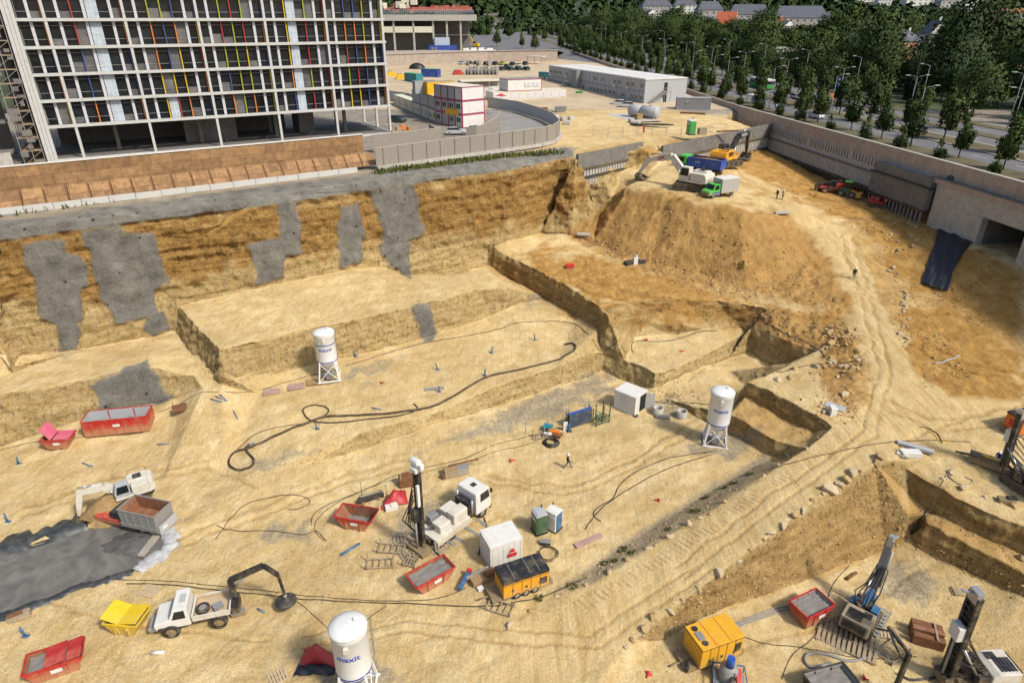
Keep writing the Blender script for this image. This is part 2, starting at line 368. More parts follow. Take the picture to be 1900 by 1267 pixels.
def subdiv(V, T, Lf, it=12):
    for _ in range(it):
        E = np.concatenate([T[:, [0, 1]], T[:, [1, 2]], T[:, [2, 0]]]); Es = np.sort(E, 1)
        key = Es[:, 0] * 10000000 + Es[:, 1]; uk, inv = np.unique(key, return_inverse=True)
        a, b = uk // 10000000, uk % 10000000
        M = (V[a] + V[b]) / 2; L = np.linalg.norm(V[a] - V[b], axis=1)
        sp = L > Lf(M)
        if not sp.any(): break
        idx = -np.ones(len(uk), np.int64); idx[sp] = len(V) + np.arange(sp.sum()); V = np.concatenate([V, M[sp]])
        m = idx[inv].reshape(3, -1).T; h = m >= 0; c = h.sum(1); out = [T[c == 0]]
        t = T[c == 3]; q = m[c == 3]
        out += [np.stack(x, 1) for x in ((t[:, 0], q[:, 0], q[:, 2]), (q[:, 0], t[:, 1], q[:, 1]), (q[:, 2], q[:, 1], t[:, 2]), (q[:, 0], q[:, 1], q[:, 2]))]
        for k in range(3):
            s = (c == 1) & h[:, k]; t = np.roll(T[s], -k, 1); q = np.roll(m[s], -k, 1)
            out += [np.stack((t[:, 0], q[:, 0], t[:, 2]), 1), np.stack((q[:, 0], t[:, 1], t[:, 2]), 1)]
            s = (c == 2) & ~h[:, k]; t = np.roll(T[s], -k, 1); q = np.roll(m[s], -k, 1)   # edge 0-1 whole, 1-2 and 2-0 split
            out += [np.stack((t[:, 2], q[:, 2], q[:, 1]), 1), np.stack((t[:, 0], t[:, 1], q[:, 1]), 1), np.stack((t[:, 0], q[:, 1], q[:, 2]), 1)]
        T = np.concatenate(out)
    return V, T
def Lf(M):
    d = np.linalg.norm(M - np.array([0, 0, CAMZ]), axis=1)
    L = np.clip(d * 0.0045, 0.18, 1.2)
    return np.where((M[:, 2] > 20.3) | (M[:, 0] < -80), 5.0, L)
V, T = subdiv(V, T, Lf)
def vnormals(V, T):
    n = np.cross(V[T[:, 1]] - V[T[:, 0]], V[T[:, 2]] - V[T[:, 0]]); N = np.zeros_like(V)
    for k in range(3): np.add.at(N, T[:, k], n)
    return N / np.maximum(np.linalg.norm(N, axis=1, keepdims=True), 1e-9)
fn = np.cross(V[T[:, 1]] - V[T[:, 0]], V[T[:, 2]] - V[T[:, 0]]); T[fn[:, 2] < 0] = T[fn[:, 2] < 0][:, ::-1]
E_ = np.concatenate([T[:, [0, 1]], T[:, [1, 2]], T[:, [2, 0]]]); cnt = np.bincount(E_[:, 0], minlength=len(V)).astype(float)
N = vnormals(V, T); flat = np.clip((N[:, 2] - 0.88) / 0.08, 0, 1) * (V[:, 2] < 20.2)
for k in range(10):
    zm = np.bincount(E_[:, 0], weights=V[E_[:, 1], 2], minlength=len(V)) / np.maximum(cnt, 1)
    V[:, 2] += (zm - V[:, 2]) * np.maximum(flat, 0.12 if k < 4 else 0) * 0.8
N = vnormals(V, T); steep = np.clip((0.93 - N[:, 2]) / 0.5, 0, 1)
# photo position of every vertex, used to mark which stretch of ground is what
def proj(V):
    Z = V[:, 2] - CAMZ; d = V[:, 1] * CS - Z * SN; up = V[:, 1] * SN + Z * CS
    return np.stack((950 + FPX * V[:, 0] / d, 633.5 - FPX * up / d), 1)
def pip(p, poly):
    x, y = p[:, 0], p[:, 1]; r = np.zeros(len(p), bool); n = len(poly); j = n - 1
    for i in range(n):
        xi, yi = poly[i]; xj, yj = poly[j]
        if yi != yj: r ^= ((yi > y) != (yj > y)) & (x < (xj - xi) * (y - yi) / (yj - yi) + xi)
        j = i
    return r
def polydist(p, poly, closed=True):
    best = np.full(len(p), 1e9); n = len(poly)
    for i in range(n if closed else n - 1):
        a = np.array(poly[i], float); b = np.array(poly[(i + 1) % n], float); d = b - a
        k = np.clip(((p - a) @ d) / max(d @ d, 1e-9), 0, 1); best = np.minimum(best, np.linalg.norm(p - a - k[:, None] * d, axis=1))
    return best
PX = proj(V)
jit = np.stack((fbm(V * 0.55, 4, 3), fbm(V * 0.55 + 50, 4, 9)), 1)
def zone(poly, soft=6, j=14, closed=True, width=None):
    p = PX + jit * j
    if width: return np.clip((width - polydist(p, poly, False)) / soft + 0.5, 0, 1)
    d = polydist(p, poly); s = np.where(pip(p, poly), d, -d)
    return np.clip(s / soft + 0.5, 0, 1)
def zmax(a, polys, **k):
    for q in polys: a = np.maximum(a, zone(q, **k))
    return a
Z0 = np.zeros(len(V))
# sprayed concrete and grout
grey = zmax(Z0, [
    [(38, 455), (105, 441), (118, 448), (121, 462), (150, 478), (162, 492), (172, 525), (150, 540), (160, 592), (140, 600), (150, 640), (110, 650), (100, 602), (76, 593), (62, 525)],
    [(150, 430), (215, 415), (230, 432), (285, 436), (310, 515), (312, 528), (285, 540), (290, 580), (270, 592), (213, 598), (195, 560), (175, 500)],
    [(268, 585), (300, 580), (315, 612), (268, 618)], [(515, 378), (552, 375), (562, 470), (530, 475), (527, 520), (475, 530), (460, 450), (515, 440)],
    [(622, 380), (668, 376), (674, 488), (632, 500)], [(680, 350), (770, 338), (782, 400), (780, 440), (762, 445), (760, 522), (735, 500), (708, 480), (710, 420), (700, 385)],
    [(165, 708), (240, 685), (275, 668), (300, 700), (302, 725), (330, 740), (190, 770), (178, 735)], [(765, 566), (800, 562), (812, 622), (782, 632)]], soft=3, j=13)
grey = np.maximum(grey, zone([(-150, 425), (0, 408), (480, 347), (702, 319), (1065, 268), (1065, 290), (950, 315), (677, 353), (480, 384), (0, 446), (-150, 466)], soft=3, j=3))
stain = zmax(Z0, [[(790, 830), (900, 775), (960, 745), (1130, 695), (1135, 715), (1060, 765), (930, 800)], [(570, 840), (480, 880), (440, 870), (500, 850), (585, 825)],
                  [(660, 680), (740, 675), (690, 700), (640, 705)], [(1200, 735), (1280, 745), (1290, 770), (1210, 770)], [(1300, 815), (1370, 815), (1370, 850), (1290, 845)],
                  [(600, 1240), (700, 1225), (740, 1267), (600, 1290)], [(230, 940), (330, 970), (320, 1010), (240, 1010)], [(1650, 1050), (1740, 1085), (1720, 1110), (1600, 1090)],
                  [(1560, 1100), (1640, 1110), (1640, 1190), (1540, 1210)], [(730, 960), (850, 940), (830, 1040), (740, 1030)], [(480, 990), (560, 960), (580, 1000), (500, 1010)],
                  [(150, 640), (165, 650), (100, 660)], [(1280, 820), (1400, 805), (1380, 840), (1300, 850)], [(1020, 545), (960, 560), (1000, 575)]], soft=14, j=40) * 0.75
brown = zmax(Z0, [[(940, 480), (1060, 540), (1110, 575), (1180, 560), (1240, 510), (1100, 470), (1000, 470)], [(-20, 440), (150, 424), (480, 383), (950, 315), (1061, 292), (1095, 350), (1050, 410), (900, 430), (720, 450), (560, 475), (330, 520), (250, 560), (-20, 560)],
                  [(1061, 290), (1420, 240), (1740, 400), (1830, 470), (1900, 500), (1900, 640), (1680, 540), (1600, 430), (1500, 380), (1250, 300)],
                  [(1290, 545), (1420, 575), (1560, 570), (1580, 610), (1500, 640), (1400, 600), (1260, 600), (1130, 600), (1200, 550)],
                  [(1150, 480), (1300, 510), (1400, 560), (1200, 560), (1110, 530)], [(1660, 570), (1760, 560), (1900, 640), (1900, 740), (1740, 760), (1680, 680)]], soft=26, j=40)
brown = np.maximum(brown, .62 * zmax(Z0, [[(1175, 1195), (1449, 982), (1640, 862), (1668, 858), (1692, 1005), (1480, 1085), (1290, 1150)], [(1680, 865), (1775, 925), (1910, 980), (1910, 1110), (1770, 1050), (1690, 1010)], [(1560, 400), (1650, 480), (1690, 600), (1760, 730), (1720, 720), (1650, 590), (1612, 500)], [(1500, 480), (1560, 590), (1600, 660), (1625, 740), (1590, 765), (1555, 640)], [(905, 465), (1120, 590), (1130, 625), (1060, 590), (905, 500)], [(1385, 710), (1535, 785), (1500, 830), (1350, 800)]], soft=8, j=16))
gravel = zmax(Z0, [[(1030, 1100), (1108, 1040), (1300, 915), (1420, 845), (1440, 862), (1418, 880), (1240, 993), (1092, 1084)]], soft=8, j=14)
cleat = zmax(Z0, [[(1060, 1120), (1180, 1050), (1300, 975), (1430, 893), (1520, 832), (1545, 838), (1440, 912), (1310, 998), (1190, 1072), (1090, 1135)]], soft=8, j=8)
mound = zmax(Z0, [[(1050, 430), (1165, 345), (1375, 385), (1462, 400), (1545, 485), (1582, 580), (1440, 556), (1256, 515), (1165, 484)],
                  [(1540, 620), (1600, 640), (1590, 770), (1540, 740), (1520, 690)], [(1420, 560), (1560, 610), (1590, 660), (1440, 640)]], soft=16, j=20)
roadm = zone([(1000, 1160), (1090, 1098), (1240, 1010), (1418, 896), (1545, 800), (1640, 740), (1618, 650), (1592, 560), (1567, 490), (1520, 420), (1445, 355), (1340, 320), (1250, 296), (1190, 262), (1130, 230), (1170, 225), (1215, 262), (1290, 290),
              (1400, 325), (1480, 370), (1560, 430), (1610, 500), (1650, 600), (1700, 690), (1760, 740), (1900, 735), (1900, 790), (1720, 800), (1640, 845), (1449, 968), (1267, 1105), (1120, 1225), (1040, 1300), (850, 1300)], soft=12, j=16)
paved = np.where(V[:, 2] > 20.25, 1.0, 0) * (1 - zone([(985, 290), (1040, 200), (880, 130), (850, 60), (1000, 60), (1100, 130), (1250, 205), (1420, 225), (1425, 245), (1240, 290), (1190, 290)], soft=6, j=6)) * (1 - grey)
# rocky displacement of faces, ruts and lumps of floors
hd = np.stack((N[:, 0], N[:, 1]), 1); hn = np.linalg.norm(hd, axis=1, keepdims=True); hd = np.where(hn > 0.05, hd / np.maximum(hn, 1e-6), 0)
inpit = np.clip((20.2 - V[:, 2]) / 0.8, 0, 1)
Vs = V * np.array([1.0, 1.0, 1.0])
strata = vnoise(np.stack((V[:, 0] * 0.05, V[:, 1] * 0.05, V[:, 2] * 1.5), 1), 21) * 0.26 + vnoise(np.stack((V[:, 0] * 0.1, V[:, 1] * 0.1, V[:, 2] * 3.4), 1), 22) * 0.16
rock = (fbm(V * 0.9, 4, 31) * 0.7 + strata + vnoise(V * np.array([2.4, 2.4, 0.5]), 36) * 0.15) * (1 - grey * 0.75) + fbm(V * 0.35, 2, 35) * 0.5
big = np.clip((V[:, 2] - 6) / 6, 0, 1) * 0.5 + 0.75
D = rock * steep * big * inpit * np.where((PX[:, 0] > 1340) & (PX[:, 1] > 700), .6, 1)
D = D + steep * inpit * grey * (PX[:, 1] > 330) * .3
V[:, 0] += hd[:, 0] * D * 0.9; V[:, 1] += hd[:, 1] * D * 0.9
rough = 0.10 + 0.35 * mound + 0.16 * brown * (1 - roadm) - 0.05 * roadm
gz = fbm(V * 0.5, 4, 41) * rough * 1.3 + fbm(V * 1.9, 3, 43) * rough * 0.9
RUT = [[(330, 1000), (480, 940), (640, 880), (760, 850)], [(340, 1010), (490, 952), (650, 892), (770, 862)], [(560, 1180), (760, 1150), (950, 1170), (1090, 1180), (1300, 1040)], [(560, 1200), (760, 1172), (960, 1195), (1110, 1200), (1320, 1056)], [(900, 880), (1050, 905), (1180, 850), (1290, 780)], [(905, 892), (1052, 918), (1190, 862), (1300, 790)],
       [(1640, 740), (1720, 775), (1820, 770), (1900, 750)], [(1650, 760), (1725, 795), (1825, 792), (1900, 778)], [(1660, 830), (1740, 790), (1850, 760)], [(1560, 440), (1600, 560), (1630, 690), (1600, 800), (1400, 940), (1250, 1050)], [(1580, 440), (1618, 560), (1650, 690), (1625, 805), (1420, 955), (1270, 1070)], [(1690, 640), (1780, 690), (1880, 700)], [(1700, 625), (1790, 675), (1890, 690)],
       [(40, 960), (200, 900), (380, 870), (470, 900)], [(45, 945), (205, 886), (385, 856)], [(1080, 520), (1180, 545), (1330, 570), (1470, 585), (1570, 590)], [(1070, 535), (1170, 562), (1320, 586)], [(60, 1110), (250, 1160), (500, 1190)], [(1290, 1240), (1420, 1190), (1520, 1160)], [(1700, 1060), (1620, 1120), (1500, 1170)], [(1480, 375), (1600, 410), (1660, 450)], [(1500, 360), (1620, 395), (1680, 435)]]
rut = Z0.copy()
for q_ in RUT: rut = np.maximum(rut, zone(q_, 2.5, 9, False, 2.6))
V[:, 2] -= rut * 0.10 * inpit
wroad = np.sin((V[:, 0] * 0.52 - V[:, 1] * 0.85) * 2.4 + fbm(V * 0.08, 3, 47) * 9) * 0.02 * (1 - roadm)
V[:, 2] += (gz * (1 - steep * 0.6) + wroad * (1 - steep) * (1 - mound)) * inpit
V[:, 2] += fbm(V * 0.3, 3, 49) * 0.15 * inpit
me = bpy.data.meshes.new('ground')
me.vertices.add(len(V)); me.vertices.foreach_set('co', V.astype(np.float32).ravel())
me.loops.add(len(T) * 3); me.loops.foreach_set('vertex_index', T.astype(np.int32).ravel())
me.polygons.add(len(T)); me.polygons.foreach_set('loop_start', np.arange(0, len(T) * 3, 3, dtype=np.int32))
me.polygons.foreach_set('use_smooth', np.ones(len(T), bool))
me.update(); me.validate()
for nm, a in (('grey', grey), ('stain', stain), ('brown', brown), ('mound', mound), ('roadm', roadm), ('paved', paved), ('gravel', gravel), ('cleat', cleat), ('rut', rut), ('steep', steep)):
    at = me.attributes.new(nm, 'FLOAT', 'POINT'); at.data.foreach_set('value', np.asarray(a, np.float32))
ground = bpy.data.objects.new('ground', me); COL.objects.link(ground); ground['kind'] = 'structure'
BV = BVHTree.FromPolygons([tuple(v) for v in V], [tuple(t) for t in T])
def G(px, py, dz=0.0):
    """the place on the ground that the photo shows at this pixel"""
    d = ray(px, py).normalized(); h = BV.ray_cast(Vector((0, 0, CAMZ)), d)
    p = h[0] if h[0] is not None else P(px, py, 21)
    return Vector((p.x, p.y, p.z + dz))
def HZ(x, y):
    h = BV.ray_cast(Vector((x, y, 200)), Vector((0, 0, -1)))
    return h[0].z if h[0] is not None else 21.0
print('TERRAIN', len(V), len(T))
for d in DBG: print(d)
# ---------------------------------------------------------------- ground material
def ground_material():
    m, t, b = _nt('earth'); n = t.nodes; l = t.links
    geo = n.new('ShaderNodeNewGeometry')
    def noise(scale, detail=6, rough=0.6, st=(1, 1, 1), dist=0.0, rot=0):
        mp = n.new('ShaderNodeMapping'); mp.inputs['Scale'].default_value = st; mp.inputs['Rotation'].default_value = (0, 0, rot)
        l.new(geo.outputs['Position'], mp.inputs[0])
        x = n.new('ShaderNodeTexNoise'); x.inputs['Scale'].default_value = scale; x.inputs['Detail'].default_value = detail; x.inputs['Roughness'].default_value = rough
        x.inputs['Distortion'].default_value = dist; l.new(mp.outputs[0], x.inputs['Vector']); return x.outputs[0]
    def mr(v, a, bb, c=0.0, d=1.0):
        x = n.new('ShaderNodeMapRange'); x.inputs[1].default_value = a; x.inputs[2].default_value = bb; x.inputs[3].default_value = c; x.inputs[4].default_value = d
        l.new(v, x.inputs[0]); return x.outputs[0]
    def mix(f, a, c, mode='MIX'):
        x = n.new('ShaderNodeMix'); x.data_type = 'RGBA'; x.blend_type = mode
        for s, val in ((0, f), (6, a), (7, c)):
            if isinstance(val, (int, float)): x.inputs[s].default_value = val if s == 0 else (val, val, val, 1)
            elif isinstance(val, tuple): x.inputs[s].default_value = (*val, 1)
            else: l.new(val, x.inputs[s])
        return x.outputs[2]
    def mul(a, c, op='MULTIPLY'):
        x = n.new('ShaderNodeMath'); x.operation = op; x.use_clamp = op != 'MULTIPLY'
        for s, val in ((0, a), (1, c)):
            if isinstance(val, (int, float)): x.inputs[s].default_value = val
            else: l.new(val, x.inputs[s])
        return x.outputs[0]
    def attr(nm):
        x = n.new('ShaderNodeAttribute'); x.attribute_name = nm; return x.outputs['Fac']
    big = noise(0.09, 5, 0.6); mid = noise(0.5, 6, 0.65); fine = noise(2.6, 7, 0.75); grit = noise(6.5, 4, 0.8); teeth = noise(3.2, 4, .7, (1, 1, .22))
    streak = noise(0.5, 5, 0.6, (0.25, 2.2, 1), 0.6, R(-30)); streak2 = noise(0.6, 5, 0.65, (2.2, 0.3, 1), 0.8, R(24))
    # floors
    sand = mix(mr(mid, 0.35, 0.68), (0.565, 0.405, 0.175), (0.76, 0.605, 0.335))
    sand = mix(mr(big, 0.42, 0.62, 0, 0.55), sand, (0.46, 0.315, 0.13))
    sand = mix(mr(streak, 0.55, 0.75, 0, 0.35), sand, (0.66, 0.55, 0.37))
    sand = mix(mr(fine, 0.52, 0.74, 0, 0.6), sand, (0.34, 0.225, 0.095)); sand = mix(mr(fine, 0.28, 0.44, .5, 0), sand, (0.74, 0.63, 0.42))
    roadc = mix(mr(streak2, 0.35, 0.68), (0.56, 0.395, 0.17), (0.74, 0.57, 0.30))
    roadc = mix(mr(fine, 0.5, 0.8, 0, 0.35), roadc, (0.33, 0.22, 0.105))
    brownc = mix(mr(mid, 0.32, 0.68), (0.32, 0.165, 0.04), (0.52, 0.31, 0.095))
    brownc = mix(mr(streak2, 0.52, 0.74, 0, 0.7), brownc, (0.56, 0.37, 0.155))
    brownc = mix(mr(fine, 0.55, 0.8, 0, 0.5), brownc, (0.15, 0.08, 0.03))
    vor = n.new('ShaderNodeTexVoronoi'); vor.inputs['Scale'].default_value = 2.6; l.new(geo.outputs['Position'], vor.inputs['Vector'])
    moundc = mix(mr(mid, 0.3, 0.7), (0.33, 0.18, 0.055), (0.48, 0.295, 0.105))
    moundc = mix(mul(mr(vor.outputs['Distance'], 0.12, 0.28, 1, 0), mr(noise(0.25, 4), 0.5, 0.7, 0, .5)), moundc, (0.52, 0.40, 0.235))
    floor = mix(attr('brown'), sand, brownc); floor = mix(attr('mound'), floor, moundc); floor = mix(attr('roadm'), floor, roadc)
    # cut rock faces: bedding by height, pale streaky marl low down, ochre above
    bed = noise(1.0, 8, 0.72, (0.38, 0.38, 2.0), 0.35); vstr = noise(1.6, 5, 0.7, (1.4, 1.4, 0.18), 0.3)
    facec = mix(mr(bed, 0.32, 0.66), (0.35, 0.235, 0.085), (0.60, 0.45, 0.21)); facec = mix(mr(vstr, 0.45, 0.75, 0, 0.6), facec, (0.56, 0.45, 0.28))
    facec = mix(mr(mid, 0.55, 0.75, 0, 0.7), facec, (0.33, 0.20, 0.065)); facec = mix(mr(fine, 0.55, 0.78, 0, 0.6), facec, (0.13, 0.09, 0.045))
    ochre = mix(mr(bed, 0.33, 0.64), (0.22, 0.12, 0.034), (0.46, 0.275, 0.09)); ochre = mix(mr(fine, 0.48, 0.72, 0, 0.7), ochre, (0.10, 0.052, 0.018))
    ochre = mix(mr(mul(bed, fine), 0.29, 0.40, 0, 0.8), ochre, (0.58, 0.42, 0.19))
    dk = mr(mul(teeth, fine), .27, .38, 0, .75); facec = mix(dk, facec, (.11, .075, .035)); ochre = mix(dk, ochre, (.055, .03, .012)); face = mix(attr('brown'), facec, ochre); face = mix(attr('mound'), face, moundc)
    st = mr(mul(mul(attr('steep'), mr(attr('roadm'), 0, 1, 1, .15)), mr(mid, 0.3, 0.7, 0.6, 1.4)), 0.25, 0.6)
    col = mix(st, floor, face)
    conc = mix(mr(mid, 0.32, 0.68), (0.13, 0.124, 0.108), (0.265, 0.252, 0.218)); conc = mix(mr(vstr, 0.5, 0.72, 0, 0.5), conc, (0.24, 0.225, 0.19))
    conc = mix(mr(fine, 0.58, 0.78, 0, 0.5), conc, (0.085, 0.08, 0.072))
    pav = mix(mr(mid, 0.35, 0.7), (0.23, 0.20, 0.165), (0.36, 0.315, 0.255))
    col = mix(mul(attr('stain'), mr(fine, 0.35, 0.6, 0.4, 1.1)), col, (0.235, 0.215, 0.18))
    col = mix(mul(attr('rut'), mr(fine, .3, .6, .25, .75)), col, mix(1.0, col, (.66, .58, .46), 'MULTIPLY'))
    col = mix(mul(attr('gravel'), mr(fine, .3, .6, .5, 1)), col, mix(mr(grit, .4, .6), (.22, .17, .11), (.46, .38, .26)))
    wv = n.new('ShaderNodeTexWave'); wv.wave_type = 'BANDS'; wv.bands_direction = 'X'; wv.inputs['Scale'].default_value = .62; wv.inputs['Distortion'].default_value = 1.2; wv.inputs['Detail'].default_value = 2; wm_ = n.new('ShaderNodeMapping'); wm_.inputs['Rotation'].default_value = (0, 0, R(-38)); l.new(geo.outputs['Position'], wm_.inputs[0]); l.new(wm_.outputs[0], wv.inputs['Vector'])
    col = mix(mul(mul(attr('cleat'), mr(mid, .42, .55)), mr(wv.outputs['Fac'], .35, .75, 0, .55)), col, (.30, .21, .10))
    vd = n.new('ShaderNodeTexVoronoi'); vd.inputs['Scale'].default_value = .55; vd.inputs['Randomness'].default_value = .5; l.new(geo.outputs['Position'], vd.inputs['Vector']); conc = mix(mr(vd.outputs['Distance'], .07, .13, 1, 0), conc, (.05, .045, .04))
    col = mix(attr('grey'), col, conc); col = mix(attr('paved'), col, pav)
    col = mix(mul(mr(grit, 0.46, 0.68, 0.0, 0.75), mr(noise(.16, 4, .6), .38, .6, .35, 1)), col, mix(1.0, col, (.58, .53, .46), 'MULTIPLY')); col = mix(mr(grit, 0.30, 0.46, 0.5, 0), col, mix(1.0, col, 1.35, 'MULTIPLY'))
    l.new(col, b.inputs['Base Color']); b.inputs['Roughness'].default_value = 0.95; b.inputs['Specular IOR Level'].default_value = 0.15
    h = mul(mr(fine, 0, 1), mr(attr('steep'), 0, 1, 0.45, 1.6)); h2 = n.new('ShaderNodeMath'); l.new(h, h2.inputs[0]); 
    hb = mul(grit, 0.4); l.new(hb, h2.inputs[1])
    h3 = n.new('ShaderNodeMath'); l.new(h2.outputs[0], h3.inputs[0]); l.new(mul(mr(streak2, 0, 1), 0.5), h3.inputs[1])
    bp = n.new('ShaderNodeBump'); bp.inputs['Strength'].default_value = 0.9; bp.inputs['Distance'].default_value = 0.34
    l.new(h3.outputs[0], bp.inputs['Height']); l.new(bp.outputs[0], b.inputs['Normal'])
    return m
ground.data.materials.append(ground_material())
# ================================================================ SETTING
def zf(x, y):
    z = 21.0
    if y > 176: z += 0.024 * (min(y, 720) - 176)
    if y > 720: z += 0.075 * (min(y, 1700) - 720) + 0.02 * max(0, y - 1700) + (9 * math.sin(x * .006 + 1) + 6 * math.sin(x * .013 + y * .004)) * min(1, (y - 720) / 300)
    return z
def PF(px, py, dz=0.0):
    """place on the gently rising ground beyond the pit"""
    d = ray(px, py); t = 40.0; st = 4.0
    while t < 3500:
        if CAMZ + d.z * t <= zf(d.x * t, d.y * t):
            if st < .05: break
            t -= st; st /= 4
        t += st
    return Vector((d.x * t, d.y * t, zf(d.x * t, d.y * t) + dz))
for a in (('white_paint', (0.62, 0.61, 0.57), 0.5, 0, .08, 2, .25), ('frame_white', (0.47, 0.465, 0.44), 0.55, 0, .10, 2, .3, (.34, .32, .28)), ('cream', (0.62, 0.58, 0.46), 0.6, 0, .08, 2, .3), ('concrete', (0.40, 0.375, 0.33), 0.85, 0, .22, 1.2, .3, (.2, .18, .15)),
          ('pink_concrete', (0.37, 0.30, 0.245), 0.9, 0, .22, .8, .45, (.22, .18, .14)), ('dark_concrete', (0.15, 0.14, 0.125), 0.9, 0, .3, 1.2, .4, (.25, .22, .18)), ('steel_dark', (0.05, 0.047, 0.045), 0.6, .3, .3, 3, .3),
          ('rust', (0.16, 0.07, 0.03), 0.85, 0, .35, 4, .3, (.3, .2, .1)), ('asphalt', (0.135, 0.132, 0.135), 0.9, 0, .18, .5, .2, (.16, .15, .14)), ('black', (0.012, 0.012, 0.013), 0.5, 0, .3, 4, .15, (.2, .16, .1)),
          ('glass', (0.014, 0.017, 0.02), 0.08, 0, .9, .35, 0), ('pane', (0.05, 0.06, 0.065), 0.12, 0, .3, .4, 0), ('grey_panel', (0.36, 0.37, 0.38), 0.55, 0, .08, 1, .15), ('grey_dark', (0.20, 0.20, 0.205), 0.6, 0, .1, 1, .2),
          ('magenta', (0.30, 0.05, 0.10), 0.5, 0, .1, 2, .2), ('yellow', (0.75, 0.42, 0.02), 0.45, 0, .12, 1.5, .25), ('red', (0.42, 0.025, 0.02), 0.45, 0, .2, 1.5, .3), ('green', (0.04, 0.30, 0.06), 0.5, 0, .12, 1.5, .2),
          ('blue', (0.02, 0.06, 0.28), 0.45, 0, .15, 1.5, .2), ('teal', (0.02, 0.18, 0.22), 0.5, 0, .15, 1.5, .2), ('orange', (0.62, 0.16, 0.02), 0.5, 0, .12, 2, .2), ('louvre', (0.52, 0.52, 0.54), 0.5, 0, .1, 3, .1),
          ('fin_green', (0.30, 0.33, 0.03), 0.5, 0, .06, 2, 0), ('fin_yellow', (0.55, 0.36, 0.02), 0.5, 0, .06, 2, 0), ('fin_red', (0.34, 0.035, 0.03), 0.5, 0, .06, 2, 0), ('fin_blue', (0.045, 0.07, 0.2), 0.5, 0, .06, 2, 0),
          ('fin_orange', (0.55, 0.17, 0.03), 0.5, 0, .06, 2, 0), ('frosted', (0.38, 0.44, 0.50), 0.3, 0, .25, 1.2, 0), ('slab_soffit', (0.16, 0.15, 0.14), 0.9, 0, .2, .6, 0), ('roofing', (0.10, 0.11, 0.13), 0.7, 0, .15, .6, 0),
          ('slate', (0.075, 0.08, 0.10), 0.6, 0, .2, .5, 0), ('tile_red', (0.36, 0.09, 0.04), 0.8, 0, .25, .8, 0), ('render_white', (0.62, 0.60, 0.55), 0.85, 0, .12, .6, 0), ('render_orange', (0.46, 0.21, 0.13), 0.85, 0, .15, .6, 0),
          ('render_grey', (0.36, 0.34, 0.31), 0.85, 0, .12, .6, 0), ('bark', (.06, .045, .03), .9, 0, .3, 3, .2), ('wood', (0.30, 0.19, 0.09), 0.85, 0, .3, 3, .2), ('pale_wood', (0.44, 0.34, 0.22), 0.85, 0, .2, 3, .2), ('lamp_pole', (0.15, 0.16, 0.16), 0.5, .3, .1, 2, 0),
          ('verge', (0.115, 0.095, 0.05), 0.95, 0, .45, .4, .5, (.07, .085, .03)), ('meadow', (0.05, 0.065, 0.022), 0.95, 0, .5, .08, .5, (.10, .10, .045)), ('far_hill', (0.035, 0.05, 0.022), 0.95, 0, .5, .02, .4, (.05, .07, .03)),
          ('yard', (0.46, 0.36, 0.235), 0.95, 0, .2, .12, .5, (.30, .235, .15)), ('paving', (0.42, 0.40, 0.36), 0.9, 0, .15, .5, .3), ('silver', (0.45, 0.45, 0.44), 0.3, .6, .05, 2, 0), ('tyre', (0.022, 0.021, 0.02), 0.85, 0, .3, 5, .35),
          ('hose', (0.05, 0.032, 0.02), 0.7, 0, .3, 2, .25), ('rubber', (0.02, 0.019, 0.018), 0.6, 0, .3, 3, .2), ('tan_steel', (0.30, 0.24, 0.16), 0.8, 0, .25, 3, .4), ('grey_steel', (0.24, 0.235, 0.22), 0.65, .1, .2, 3, .35)): mat(*a)
